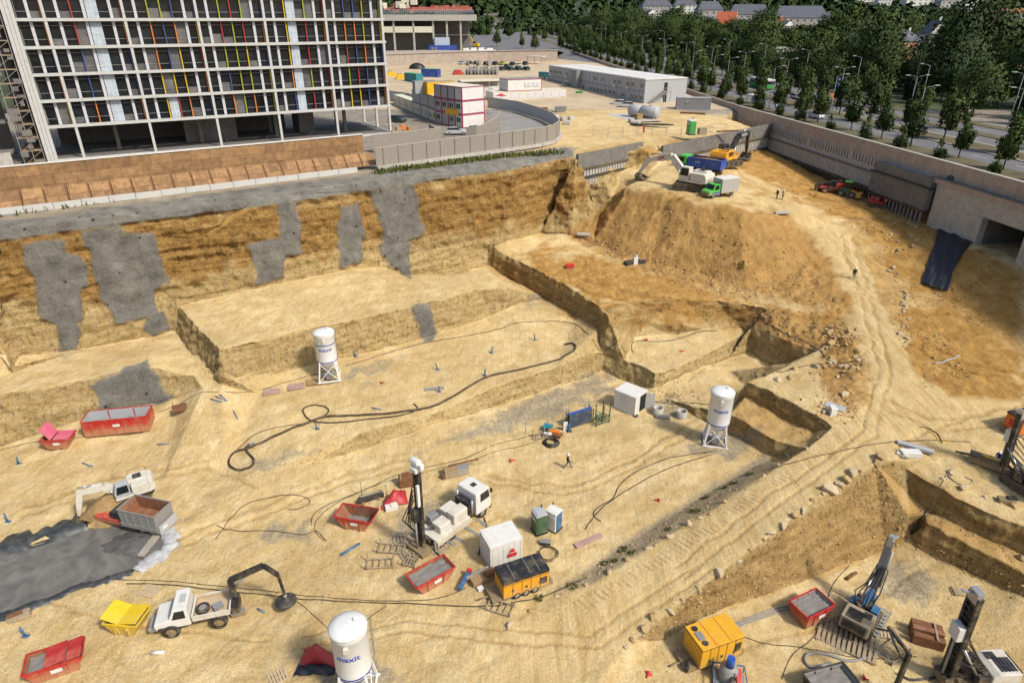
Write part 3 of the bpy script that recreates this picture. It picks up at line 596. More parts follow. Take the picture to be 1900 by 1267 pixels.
def ply():
    """oiled boards: random tone per sheet plus wood streaks"""
    m, t, b = _nt('plywood'); n = t.nodes; l = t.links
    tc = n.new('ShaderNodeTexCoord'); br = n.new('ShaderNodeTexBrick'); mp = n.new('ShaderNodeMapping'); mp.inputs['Rotation'].default_value = (R(90), 0, 0)
    l.new(tc.outputs['Object'], mp.inputs[0]); l.new(mp.outputs[0], br.inputs['Vector'])
    br.inputs['Color1'].default_value = (0.30, 0.172, 0.075, 1); br.inputs['Color2'].default_value = (0.19, 0.105, 0.045, 1); br.inputs['Mortar'].default_value = (0.11, 0.055, 0.02, 1)
    br.inputs['Scale'].default_value = 1; br.inputs['Brick Width'].default_value = 2.5; br.inputs['Row Height'].default_value = 1.25; br.inputs['Mortar Size'].default_value = 0.025
    ns = n.new('ShaderNodeTexNoise'); ns.inputs['Scale'].default_value = 1.6; ns.inputs['Detail'].default_value = 8; ns.inputs['Roughness'].default_value = .7; l.new(tc.outputs['Object'], ns.inputs['Vector'])
    r = n.new('ShaderNodeMapRange'); r.inputs[1].default_value = .3; r.inputs[2].default_value = .7; r.inputs[3].default_value = .6; r.inputs[4].default_value = 1.35; l.new(ns.outputs[0], r.inputs[0])
    mx = n.new('ShaderNodeMix'); mx.data_type = 'RGBA'; mx.blend_type = 'MULTIPLY'; mx.inputs[0].default_value = 1; l.new(br.outputs['Color'], mx.inputs[6]); l.new(r.outputs[0], mx.inputs[7])
    l.new(mx.outputs[2], b.inputs['Base Color']); b.inputs['Roughness'].default_value = .85; MATS['plywood'] = m
    m, t, b = _nt('grey_boards'); n = t.nodes; l = t.links
    tc = n.new('ShaderNodeTexCoord'); ns = n.new('ShaderNodeTexNoise'); mp = n.new('ShaderNodeMapping'); mp.inputs['Scale'].default_value = (.5, .5, 5); ns.inputs['Detail'].default_value = 8; ns.inputs['Roughness'].default_value = .75
    l.new(tc.outputs['Object'], mp.inputs[0]); l.new(mp.outputs[0], ns.inputs['Vector']); r = n.new('ShaderNodeValToRGB')
    r.color_ramp.elements[0].position = .3; r.color_ramp.elements[0].color = (.15, .13, .105, 1); r.color_ramp.elements[1].position = .7; r.color_ramp.elements[1].color = (.34, .30, .25, 1)
    l.new(ns.outputs[0], r.inputs[0]); l.new(r.outputs[0], b.inputs['Base Color']); b.inputs['Roughness'].default_value = .9; MATS['grey_boards'] = m
ply()
def sheet(name, xs, ys, zfun, m, kind='structure', inside=None):
    vs = [(x, y, zfun(x, y)) for y in ys for x in xs]; nx = len(xs); fs = []
    for j in range(len(ys) - 1):
        for i in range(nx - 1):
            if inside and not inside((xs[i] + xs[i + 1]) / 2, (ys[j] + ys[j + 1]) / 2): continue
            fs.append((j * nx + i, j * nx + i + 1, (j + 1) * nx + i + 1, (j + 1) * nx + i))
    b = MB(); b.add(vs, fs, True); o = b.build(name, m, fix=False); o['kind'] = kind; return o
def rng(a, b, n): return [a + (b - a) * i / n for i in range(n + 1)]
sheet('land', [-1500, -700, -300, -125, 160, 400, 800, 1500, 2600], [-60, 20, 176], lambda x, y: 21.0 if not (-125 <= x <= 160) else -3, 'meadow', inside=lambda x, y: not (-125 < x < 160 and y > 20))
sheet('land', rng(-1500, 2600, 60), [176, 200, 240, 300, 360, 420, 500, 600, 720], zf, 'meadow')
sheet('hills', rng(-1500, 2600, 80), rng(720, 2600, 40), zf, 'far_hill')
# wall frame: x along the retaining wall towards the camera, y to its far side
wx = Vector((0.1347, -1, 0)).normalized(); wy = Vector((-wx.y, wx.x, 0)); WO = Vector((59.3, 160, 0))
MW = Matrix(((wx.x, wy.x, 0, WO.x), (wx.y, wy.y, 0, WO.y), (0, 0, 1, 0), (0, 0, 0, 1)))
def wf(s, o, z=None):
    p = WO + wx * s + wy * o
    return Vector((p.x, p.y, zf(p.x, p.y) if z is None else z))
SS = [-900, -700, -560, -450, -350, -250, -180, -120, -80, -50, -16, 0, 40, 80, 140, 190]
def strip(name, o0, o1, m, dz, s0=-900, s1=190):
    b = MB(); ss = [s for s in SS if s0 <= s <= s1]; vs = []
    for s in ss:
        for o in (o0, o1): p = wf(s, o); vs.append((p.x, p.y, p.z + dz))
    b.add(vs, [(2 * i, 2 * i + 1, 2 * i + 3, 2 * i + 2) for i in range(len(ss) - 1)]); o = b.build(name, m); o['kind'] = 'structure'; return o
strip('pavement', 0.3, 4.6, 'asphalt', 0.10); strip('verge', 4.6, 10.0, 'verge', 0.12)
strip('road', 10.0, 17.0, 'asphalt', 0.02); strip('kerb', 17.0, 17.4, 'concrete', 0.16); strip('median_verge', 17.4, 23.4, 'verge', 0.14); strip('kerb', 23.4, 23.8, 'concrete', 0.16)
strip('road', 23.8, 30.5, 'asphalt', 0.02); strip('median_verge', 30.5, 33.5, 'verge', 0.14); strip('road', 33.5, 40.5, 'asphalt', 0.02); strip('pavement', 40.5, 44, 'verge', 0.12)
b = MB()
for o in (13.5, 27.1, 37.0):
    for s in range(-420, 180, 9):
        p = [wf(s, o - .08), wf(s, o + .08), wf(s + 3.5, o + .08), wf(s + 3.5, o - .08)]; b.add([q + Vector((0, 0, .03)) for q in p], [(0, 1, 2, 3)])
o = b.build('lane_marking', 'white_paint'); o['kind'] = 'structure'
# yard sheet beyond the pit (access area and car park)
o = MB().add([(x, y, zf(x, y) + .03) for x, y in ((-66, 176.05), (wf(-16, -.05).x, 176.05), (wf(-150, 0).x, wf(-150, 0).y), (wf(-215, -1).x, wf(-215, -1).y), (-58, 345))], [(0, 1, 2, 3, 4)]).build('yard', 'yard', fix=False); o['kind'] = 'structure'
# ------------------------------------------------ retaining wall along the boulevard
rw = thing('retaining_wall', 'long pinkish concrete retaining wall with rusty piles between the reddish dirt and the boulevard', 'wall', (0, 0, 0))
def wbox(b, s0, s1, o0, o1, z0, z1): b.add([wf(s, o, z) for z in (z0, z1) for s, o in ((s0, o0), (s1, o0), (s1, o1), (s0, o1))], [(0, 3, 2, 1), (4, 5, 6, 7), (0, 1, 5, 4), (1, 2, 6, 5), (2, 3, 7, 6), (3, 0, 4, 7)])
b = MB(); wbox(b, -14, 135, 0, 0.5, 19.7, 22.1)
for s0, s1 in zip(range(-214, -13, 20), range(-194, 7, 20)):
    s1 = min(s1, -14); q = [wf(s, o) + Vector((0, 0, dz)) for dz in (-.3, 1.25) for s, o in ((s0, 0), (s1, 0), (s1, .5), (s0, .5))]; b.add(q, [(0, 3, 2, 1), (4, 5, 6, 7), (0, 1, 5, 4), (1, 2, 6, 5), (2, 3, 7, 6), (3, 0, 4, 7)])
b.build('upper_wall', 'pink_concrete', rw)
b = MB(); wbox(b, -14, 135, -0.06, 0.62, 22.1, 22.25); b.build('coping', 'concrete', rw)
b = MB()
for s in range(-12, 134, 6): wbox(b, s, s + .05, -0.012, 0.02, 19.8, 22.08)
b.build('joints', 'dark_concrete', rw)
b = MB(); wbox(b, -14, 60, -0.25, 0.5, 17.5, 19.7)
b.build('lagging_wall', 'concrete', rw)
b = MB()
for k in range(62):
    s = -11 + k * 0.92
    if rnd.random() < .93: wbox(b, s, s + .28, -0.33, -0.25, 18.5 - .3 * rnd.random(), 19.62)
b.build('slot', 'dark_concrete', rw)
b = MB(); wbox(b, -14, 57, -0.75, -0.2, 17.25, 17.5); b.build('ledge', 'dark_concrete', rw)
b = MB(); wbox(b, -14, 57, -0.5, 0.5, 14.3, 17.25)
for k in range(75): wbox(b, -13 + k * .93, -12.6 + k * .93, -0.56, -0.45, 14.35, 17.1)
b.build('lower_wall', 'concrete', rw)
b = MB()
for k in range(2): wbox(b, -12, 57, -0.95, -0.55, 14.55 - k * .55, 14.8 - k * .55)
b.build('waler', 'steel_dark', rw)
b = MB()
for k in range(54):
    s = 8 + k * .95
    wbox(b, s, s + .24, -0.5, -0.2, 11.3, 14.35)
b.build('pile', 'rust', rw)
b = MB(); wbox(b, 6, 60, -0.18, 0.3, 11, 14.3); b.build('lagging_boards', 'rust', rw)
b = MB(); wbox(b, 44, 58.2, -1.6, -0.55, 14.6, 17.9); wbox(b, 44, 58.0, -1.35, -.5, 18.1, 19.6); b.build('shotcrete_box', 'dark_concrete', rw, bevel=.1)
b = MB(); wbox(b, 43.5, 58.4, -1.75, -0.5, 17.9, 18.1); wbox(b, 44, 58.2, -1.7, -0.5, 14.3, 14.6); b.build('steel_ledge', 'steel_dark', rw)
b = MB()
for k in range(15): wbox(b, 44.3 + k * .95, 44.5 + k * .95, -1.5, -1.2, 11.6, 14.3)
b.build('pile', 'grey_steel', rw)
# underpass below the boulevard
up = thing('underpass', 'pale concrete underpass portal with a dark opening below the boulevard', 'bridge', (0, 0, 0))
b = MB(); sO0, sO1 = (160 - 91.8) * 1.009, (160 - 84.6) * 1.009
wbox(b, 58.6, sO0, -0.6, 0.4, 11.2, 16.4); wbox(b, sO1, 86, -0.6, 0.4, 11.2, 16.4); wbox(b, 58.6, 86, -0.6, 0.4, 16.4, 19.0)
b.build('portal_wall', 'concrete', up, bevel=.03)
b = MB(); wbox(b, 57.5, 86, -0.95, 0.3, 19.0, 19.7); b.build('girder', 'pink_concrete', up)
b = MB(); wbox(b, 57.5, 86, -1.05, 0, 19.72, 19.82); b.build('girder_ledge', 'dark_concrete', up)
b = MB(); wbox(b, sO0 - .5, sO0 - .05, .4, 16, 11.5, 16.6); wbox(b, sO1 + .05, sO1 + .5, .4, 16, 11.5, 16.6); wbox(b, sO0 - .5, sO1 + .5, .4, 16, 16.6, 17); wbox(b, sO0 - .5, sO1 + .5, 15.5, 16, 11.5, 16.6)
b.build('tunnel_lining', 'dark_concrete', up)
b = MB(); wbox(b, sO0 - 1.7, sO0 + .05, -0.78, -0.6, 11.3, 16.3); b.build('abutment', 'concrete', up, bevel=.04)
bl = MB().box((0, 0, .5), (3.2, .6, 1.0)).build('concrete_block', 'concrete'); p = wf(sO0 + 4.2, 5, 12.5); bl.location = p; bl.rotation_euler = (0, 0, R(-70))
tag(bl, 'pale concrete block inside the dark underpass', 'block')
# ------------------------------------------------ small retaining walls either side of the exit ramp
def small_wall(px0, py0, px1, py1, z0, z1, zb, label, ribs):
    a, c = P(px0, py0, z0), P(px1, py1, z1); d = c - a; d.z = 0; L = d.length; rz = math.atan2(d.y, d.x)
    a = a + Vector((d.y, -d.x, 0)).normalized() * 0.95; t = thing('site_wall', label, 'wall', (a.x, a.y, 0), rz)
    MB().box0(-.2, -.25, z0 - 2.0, L, .3, z0 + .55).build('wall_panel', 'dark_concrete', t, bevel=.03)
    MB().box0(-.3, -.45, z0 - 2.25, L, .3, z0 - 2.0).build('ledge', 'verge', t)
    b = MB().box0(0, -.05, zb - 1, L, .3, z0 - 2.25)
    for k in range(int(L / .8)): b.box0(k * .8, -.2, zb - 1, k * .8 + .22, -.05, z0 - 2.3)
    b.build('sheet_piling', 'concrete', t)
    MB().box0(0, -.5, zb + .5, L, -.2, zb + .8).build('waler', 'steel_dark', t)
    return t
small_wall(1065, 291, 1184, 268, 20.3, 20.3, 16, 'short dark concrete wall on piling beside the exit ramp, behind the white excavator', 1)
small_wall(1222, 275, 1436, 231, 19.8, 19.8, 14.5, 'long dark concrete wall on piling behind the yellow excavator', 1)
# ------------------------------------------------ the tall building under construction
TA = P(110, 300.6, 21); TB = P(729, 249, 21); td = (TB - TA).normalized(); tl = (TB - TA).length; trz = math.atan2(td.y, td.x)
tw = thing('office_building', 'tall unfinished building with a white grid front and coloured fins', 'building', (TA.x, TA.y, 21), trz)
FL = [0.35, 5.6, 9.45, 13.3, 17.15, 21.0, 24.85, 28.7]; BAY = [0, 3.65, 14.35, 25.05, 35.75, 46.45, 57.1]; DP = 17.0
for k, z in enumerate(FL):
    MB().box0(-.3, .3, z - .42, tl - .3, DP, z).build('floor_slab', 'slab_soffit', tw)
    MB().box0(-.3, -.25, z - .38, tl, .3, z + .06).build('edge_beam', 'frame_white', tw)
    MB().box0(tl - .3, .3, z - .38, tl + .05, DP, z + .06).build('edge_beam', 'frame_white', tw)
for s in BAY[1:]:
    MB().box0(s - .2, -.2, .4, s + .2, .35, 28.7).build('column', 'frame_white', tw)
b = MB()
for k in range(3): b.box0(-1.5 + k * .5, -.32 + .06 * (k % 2), -.2, -1.04 + k * .5, .5, 28.7)
b.build('corner_pier', 'frame_white', tw)
for x in range(4):
    for y in (5.5, 11.5): MB().box((9 + x * 13.5, y, 2.9), (.6, .6, 4.9)).build('inner_column', 'dark_concrete', tw)
for y in (DP / 2, DP): MB().box0(tl - .45, y - .25, .4, tl, y + .25, 28.7).build('column', 'frame_white', tw)
for (x0, y0, x1, y1) in ((20, 7, 29, 13), (-.2, DP - .3, 40, DP), (41, 8, 44, 14)): MB().box0(x0, y0, .4, x1, y1, 5.2).build('core_wall', 'dark_concrete', tw)
for k in range(1, 7):
    MB().box0(.1, .75, FL[k] + .06, tl - .45, .85, FL[k + 1] - .42).build('glazing', 'glass', tw)
    b = MB()
    for q in range(32): b.box0(.1 + q * 1.783 - .035, .68, FL[k] + .06, .1 + q * 1.783 + .035, .76, FL[k + 1] - .42)
    for z in (FL[k] + .95, FL[k + 1] - 1.0): b.box0(.1, .69, z - .035, tl - .5, .755, z + .035)
    b.build('glazing_frame', 'grey_dark', tw)
    for q in range(32):
        if rnd.random() < .34: MB().box0(.15 + q * 1.783, .735, FL[k] + .1, 1.8 + q * 1.783, .748, FL[k] + .1 + rnd.choice((.8, .8, 1.4, 3.2))).build('blind', mat('blind', (.10, .10, .10), .5, 0, .5, .5, .2), tw)
    MB().box0(tl - .75, .9, FL[k] + .06, tl - .65, DP - .2, FL[k + 1] - .42).build('glazing', 'glass', tw)
cols = ['fin_green', 'fin_yellow', 'fin_red', 'fin_blue', 'fin_orange']
r2 = random.Random(3)
for k in range(1, 6):
    z0, z1 = FL[k] + .06, FL[k + 1] - .42
    def fin(x, w=.17, c=None): MB().box0(x - w / 2, .3, z0, x + w / 2, .74, z1).build('fin', c or r2.choice(cols), tw)
    def louvre(x, w=.42):
        b = MB().box0(x - w / 2, .42, z0, x + w / 2, .72, z1)
        for q in range(14): b.box0(x - w / 2 + .06, .39, z0 + .12 + q * .24, x + w / 2 - .06, .425, z0 + .22 + q * .24)
        b.build('louvre_panel', 'louvre', tw)
    def frost(x0, x1):
        b = MB().box0(x0, .5, z0, x1, .56, z1).build('frosted_glass', 'frosted', tw)
        g = MB()
        for q in range(1, 4): g.box0(x0, .47, z0 + q * .85 - .03, x1, .51, z0 + q * .85 + .03)
        g.box0((x0 + x1) / 2 - .04, .47, z0, (x0 + x1) / 2 + .04, .5, z1); g.build('glazing_bar', 'white_paint', b)
    louvre(1.7); fin(3.35)
    for i in range(1, 6):
        s = BAY[i]; w = BAY[i + 1] - s
        if i == 1:
            louvre(s + w * .17); fin(s + w * .34); louvre(s + w * .5, .42); frost(s + w * .53, s + w * .68); louvre(s + w * .84)
        else:
            louvre(s + w * .16); louvre(s + w * .83)
            if i == 4: fin(s + w * .34); frost(s + w * .37, s + w * .51); fin(s + w * .66)
            else:
                for q in (.33, .5, .66): fin(s + w * q)
                if i == 2 and k == 1: frost(s + w * .35, s + w * .48)
        fin(s + w - .33, .15)
b = MB()
for x in (5, 12, 26, 33, 41, 52):
    b.bar((x, .4, 1.4), (x + 6, .4, 1.4), .06); b.bar((x, .4, .9), (x + 6, .4, .9), .05); b.bar((x, .4, .35), (x, .4, 1.45), .06)
b.build('guard_rail', 'steel_dark', tw)
# scaffold with dark netting on the end of the building
def local(x, y, z): return Vector((TA.x, TA.y, 21)) + Matrix.Rotation(trz, 3, 'Z') @ Vector((x, y, z))
sc = thing('scaffold', 'grey netted scaffold tower against the end of the tall building', 'scaffold', local(-4.6, 0, 0), trz)
b = MB()
for x in (0, 1.4, 2.8):
    for y in (0, 2.5, 5, 7.5, 10):
        b.bar((x, y, -.5), (x, y, 28), .09)
for z in range(0, 28, 2):
    for x in (0, 1.4, 2.8): b.bar((x, 0, z), (x, 10, z), .07)
    for y in (0, 5, 10): b.bar((0, y, z), (2.8, y, z), .07)
    b.bar((0, 0, z), (2.8, 0, z + 2), .06)
b.build('frame', 'grey_steel', sc)
b = MB()
for z in range(0, 28, 2): b.box((1.4, 5, z + .06), (2.7, 10, .07))
b.build('deck', 'wood', sc)
for z in range(0, 27, 4): MB().box0(.05, 10.05, z, 2.8, 10.1, z + 3.6).build('netting', 'dark_concrete', sc)
b = MB()
for k in range(26):
    z = k * 1.08; b.box((rnd.uniform(.3, 2.5), -.12, z + .5), (rnd.uniform(.5, 1.5), .06, rnd.uniform(.4, .9)))
b.build('debris_net', 'dark_concrete', sc)
b = MB()
for k in range(5):
    b.box0(-16, -1.5 + k * 3.2, 2 + k * 4.2, -1.0, -1.2 + k * 3.2 + 3, 2.3 + k * 4.2)
    for x in (-15, -10, -5): b.box0(x, -1 + k * 3, -2, x + .4, -.6 + k * 3, 2 + k * 4.2)
b.box0(-40, 12, -1, -2, 12.4, 30)
tag(b.build('building_shell', 'dark_concrete'), 'dark raw concrete building shell behind the netted scaffold', 'building').matrix_world = Matrix.Translation(local(-4.6, 0, 0)) @ Matrix.Rotation(trz, 4, 'Z')
b = MB().box0(-18, -4, -.5, -1, -3.7, 2.6); b.box0(-12, -8, -.4, -2, -7.8, 1.2)
tag(b.build('site_wall', 'concrete'), 'low grey concrete wall at the foot of the netted scaffold', 'wall').matrix_world = Matrix.Translation(local(-4.6, 0, 0)) @ Matrix.Rotation(trz, 4, 'Z')
# ------------------------------------------------ hoardings along the pit edge
def poly_frame(a, c):
    d = c - a; return math.atan2(d.y, d.x), math.hypot(d.x, d.y)
ha, hb = P(-70, 411, 20.7), P(699, 318, 20.7); hrz, hL = poly_frame(ha, hb)
hd = thing('wooden_hoarding', 'tall brown plywood hoarding leaning on steel struts in front of the tall building', 'hoarding', ha, hrz)
b = MB(); b.box0(0, 3.4, .3, hL - .5, 3.5, 5.1); b.build('board_panel', 'plywood', hd)
b = MB(); b.box0(0, 3.3, 5.1, hL - .5, 3.62, 5.25); b.build('top_rail', 'white_paint', hd)
NS = int(hL / 2.45)
for k in range(NS):
    x = 1.1 + k * 2.45
    b = MB().bar((x, 3.3, 2.3), (x, 1.55, .55), .14, .16); b.bar((x, 1.5, .5), (x, 3.3, .5), .1); b.build('strut', 'rust', hd)
b = MB()
for k in range(NS): b.add([(1.25 + k * 2.45, 3.28, 2.25), (1.25 + k * 2.45, 1.65, .62), (3.5 + k * 2.45, 1.65, .62), (3.5 + k * 2.45, 3.28, 2.25)], [(0, 1, 2, 3)])
b.build('sloping_board', 'plywood', hd, fix=False)
kb = None
for k in range(int(hL / 3.05)):
    if kb is None:
        kb = MB().side([(0, .0), (3.0, .0), (3.0, .8), (0, .8)], .95, 1.15).box0(0, 1.15, .0, 3.0, 1.9, .42).build('barrier_block', 'frame_white', bevel=.03)
        tag(kb, 'white concrete barrier block at the foot of the brown hoarding', 'barrier', 'concrete barrier blocks along the hoarding'); o = kb
    else: o = kb.copy(); COL.objects.link(o)
    o.location = ha + Matrix.Rotation(hrz, 3, 'Z') @ Vector((k * 3.05, -.4, .05 * rnd.random())); o.rotation_euler = (0, 0, hrz + rnd.uniform(-.006, .006))
def hoarding(pts, h, label, m='grey_boards', z=20.8, post=True, posts=2.6, name='hoarding', foot=True, back=None):
    ws = [P(x, y, z) if not isinstance(x, Vector) else x for x, y in pts]
    t = thing(name, label, 'hoarding', ws[0])
    b = MB(); c = MB(); f = MB(); q = MB()
    for a, e in zip(ws, ws[1:]):
        d = (e - a).normalized(); nrm = Vector((d.y, -d.x, 0)); A = a - ws[0]; E = e - ws[0]
        b.add([A + nrm * .04 + Vector((0, 0, .1)), E + nrm * .04 + Vector((0, 0, .1)), E + nrm * .04 + Vector((0, 0, h)), A + nrm * .04 + Vector((0, 0, h)),
               A - nrm * .04 + Vector((0, 0, .1)), E - nrm * .04 + Vector((0, 0, .1)), E - nrm * .04 + Vector((0, 0, h)), A - nrm * .04 + Vector((0, 0, h))],
              [(0, 1, 2, 3), (5, 4, 7, 6), (3, 2, 6, 7), (0, 4, 5, 1), (1, 5, 6, 2), (0, 3, 7, 4)])
        c.bar(A + Vector((0, 0, h + .04)), E + Vector((0, 0, h + .04)), .14, .09)
        if foot: f.bar(A + nrm * .35 + Vector((0, 0, .3)), E + nrm * .35 + Vector((0, 0, .3)), .5, .55)
        L = (e - a).length; n = max(1, int(L / posts))
        for k in range(n):
            p = A + d * (L * (k + .5) / n); q.bar(p + nrm * .12, p + nrm * .12 + Vector((0, 0, h)), .09)
    b.build('board_panel', m, t); c.build('top_rail', 'concrete', t)
    if post: q.build('post', 'grey_steel', t)
    if foot: f.build('footing', 'concrete', t)
    return t
hoarding([(699, 316), (830, 296), (940, 281), (1002, 272), (1026, 266), (1036, 258), (1037, 248)], 3.3, 'weathered grey board hoarding with a curved end along the pit edge')
hoarding([(1037, 247), (1024, 233), (1000, 222), (960, 209), (905, 200)], 2.6, 'smooth grey hoarding along the inner side of the asphalt lane', 'grey_panel', 21, True, 3, foot=False)
hoarding([(692, 283), (760, 275), (818, 268)], 2.9, 'dark grey hoarding with a small white sign beside the tall building', 'grey_boards', 21, False, foot=False)
hoarding([(818, 268), (797, 254)], 2.4, 'short grey hoarding return by the yard entrance', 'grey_boards', 21, False, foot=False)
hoarding([(866, 262), (884, 262), (905, 252), (924, 240), (927, 228)], 2.5, 'curved grey hoarding wrapping the end of the container stack', 'grey_boards', 21, False, foot=False)
hoarding([(724, 190), (760, 196), (778, 203)], 3.0, 'pale grey hoarding behind the low container row', 'grey_panel', 21, False, foot=False)
s_ = MB().box((0, 0, 0), (.9, .04, .7)).build('sign', 'white_paint'); s_.location = P(815, 268, 21) + Vector((-.55, -.3, 2.0)); s_.rotation_euler = (0, 0, R(28)); tag(s_, 'small white sign on the dark grey hoarding', 'sign')
la = MB().add([P(*p, 21.02) for p in ((905, 203), (960, 212), (1000, 225), (1022, 237), (1033, 250), (1024, 262), (940, 278), (930, 262), (925, 232))], [tuple(range(9))]).build('lane', mat('dusty_asphalt', (.235, .225, .215), .9, 0, .18, .4, .4, (.34, .29, .22)), fix=False); la['kind'] = 'structure'
# ================================================================ SITE CABINS, CARS, HOUSES
def container(label, p, rz, L=6.06, Wd=2.44, H=2.7, body='grey_panel', roof='white_paint', trim=None, wins=(), ribs=True, group=None, name='site_container', door=None, wm='pane'):
    """box cabin, origin at the middle of its base; wins = (face, along, sill, width, height), face in 'f b l r' = +x -x +y -y"""
    t = thing(name, label, 'container', p, rz, group)
    MB().box0(-L / 2, -Wd / 2, .12, L / 2, Wd / 2, H - .1).build('body', body, t, bevel=.015)
    b = MB()
    if ribs:
        for k in range(int(L / .5)): b.box((-L / 2 + .25 + k * .5, 0, H / 2), (.12, Wd + .05, H - .35))
        for k in range(int(Wd / .5)): b.box((0, -Wd / 2 + .22 + k * .5, H / 2), (L + .05, .12, H - .35))
        b.build('corrugation', body, t)
    f = MB()
    for x in (-1, 1):
        for y in (-1, 1): f.box((x * (L / 2 - .06), y * (Wd / 2 - .06), H / 2), (.2, .2, H))
    e = f
    for z in (.08, H - .1):
        for y in (-1, 1): e.box((0, y * (Wd / 2 - .02), z), (L + .06, .16, .18))
        for x in (-1, 1): e.box((x * (L / 2 - .02), 0, z), (.16, Wd + .06, .18))
    e.build('edge_rail', trim or body, t)
    MB().box0(-L / 2 + .08, -Wd / 2 + .08, H - .06, L / 2 - .08, Wd / 2 - .08, H + .015).build('roof', roof, t)
    for fc, a, s, w, h in wins:
        if fc in 'fb':
            x = (L / 2 + .04) * (1 if fc == 'f' else -1)
            fr = MB().box((x, a, s + h / 2), (.1, w, h)).build('window', 'white_paint', t)
            MB().box((x * 1.012, a - w / 4, s + h / 2), (.06, w / 2 - .12, h - .16)).box((x * 1.012, a + w / 4, s + h / 2), (.06, w / 2 - .12, h - .16)).build('pane', wm, fr)
        else:
            y = (Wd / 2 + .04) * (1 if fc == 'l' else -1)
            fr = MB().box((a, y, s + h / 2), (w, .1, h)).build('window', 'white_paint', t)
            MB().box((a - w / 4, y * 1.025, s + h / 2), (w / 2 - .12, .06, h - .16)).box((a + w / 4, y * 1.025, s + h / 2), (w / 2 - .12, .06, h - .16)).build('pane', wm, fr)
    return t
# three-storey stack: four cabins side by side on each level, window ends to the yard
B0 = Vector((-10.5, 144.6, 21)); sd = Vector((-6.2, 7, 0)).normalized(); ax = Vector((-sd.y, sd.x, 0)) * -1; srz = math.atan2(ax.y, ax.x)
lv = ('ground floor', 'middle floor', 'top floor')
for k in range(3):
    for i in range(4):
        pos = B0 + sd * (1.24 + i * 2.47) + ax * 3.03 + Vector((0, 0, k * 2.75))
        w = [('b', 0, 1.0, 1.5, 1.15)] if (k == 0 and i in (0, 1, 3)) or k == 1 else []
        container(f'{"white" if i == 0 else "grey"} cabin on the {lv[k]} of the three storey stack, {("at its lit corner", "next to the lit one", "next to the far end", "at its far end")[i]}',
                  pos, srz, 6.06, 2.44, 2.72, 'yellow' if (k == 1 and i == 1 and 0) else ('white_paint' if i == 0 else 'grey_panel'), 'cream', 'magenta', w, False, 'cabins of the three storey stack', 'site_cabin')
yp = MB().box((0, 0, 0), (.07, 4.6, 1.2)).build('banner', 'yellow'); q = B0 + sd * 3.6 - ax * .12 + Vector((0, 0, 3.05)); yp.location = q; yp.rotation_euler = (0, 0, srz); tag(yp, 'yellow banner under the middle floor windows of the cabin stack', 'banner')
# two-storey row behind it
r0, r1 = Vector((-16.9, 152.2, 21)), Vector((-33, 187.6, 21)); rd = (r1 - r0).normalized(); rrz = math.atan2(rd.y, rd.x); rn = Vector((rd.y, -rd.x, 0))
for k in range(2):
    for i in range(6 if k == 0 else 3):
        pos = r0 + rd * (3.2 + i * 6.15) + rn * 1.5 + Vector((0, 0, k * 2.8))
        container(f'{"dirty white" if k == 0 else "plain grey"} {"lower" if k == 0 else "upper"} cabin of the long row, {("nearest to", "second from", "third from", "fourth from", "fifth from", "farthest from")[i]} the three storey stack',
                  pos, rrz, 6.06, 2.6, 2.75, 'cream' if k == 0 else 'grey_panel', 'cream', 'grey_dark', [('l', -1.4, .9, 1.0, 1.2), ('l', 1.5, .9, 1.0, 1.2)] if k == 0 else [('l', .5, .9, 1.0, 1.1)], False, 'cabins of the long row', 'site_cabin')
container('yellow shipping container on top of the cabin row', r0 + rd * 6 + rn * 3.2 + Vector((0, 0, 5.62)), R(22), 6.6, 2.6, 2.6, 'yellow', 'grey_dark', None, (), True, None, 'shipping_container')
container('plain grey container next to the yellow one on top of the cabin row', r0 + rd * 8.7 + rn * .4 + Vector((0, 0, 5.62)), R(22), 5.0, 2.5, 2.6, 'grey_panel', 'grey_dark', None, (), True, None, 'shipping_container')
container('green and blue shipping container lying beyond the pale hoarding', PF(768, 152), R(-52), 8.0, 2.6, 2.7, 'teal', 'green', None, (), True, None, 'shipping_container')
container('green roofed blue container nearer the dark heap', PF(800, 143), R(-20), 6.5, 2.6, 2.7, 'blue', 'green', None, (), True, None, 'shipping_container')
container('long dark blue cabin on the terrace below the concrete building', PF(822, 101), R(8), 14, 5, 4.2, 'blue', 'blue', None, [('r', -5.4, 1.6, 1.0, 1.6), ('r', -3.6, 1.6, 1.0, 1.6)], True, None, 'site_cabin')
container('pale blue ribbed container on top of the dark blue cabin', PF(822, 101) + Vector((-.2, .5, 4.25)), R(8), 7.5, 3, 3.6, 'frosted', 'grey_panel', None, (), True, None, 'shipping_container')
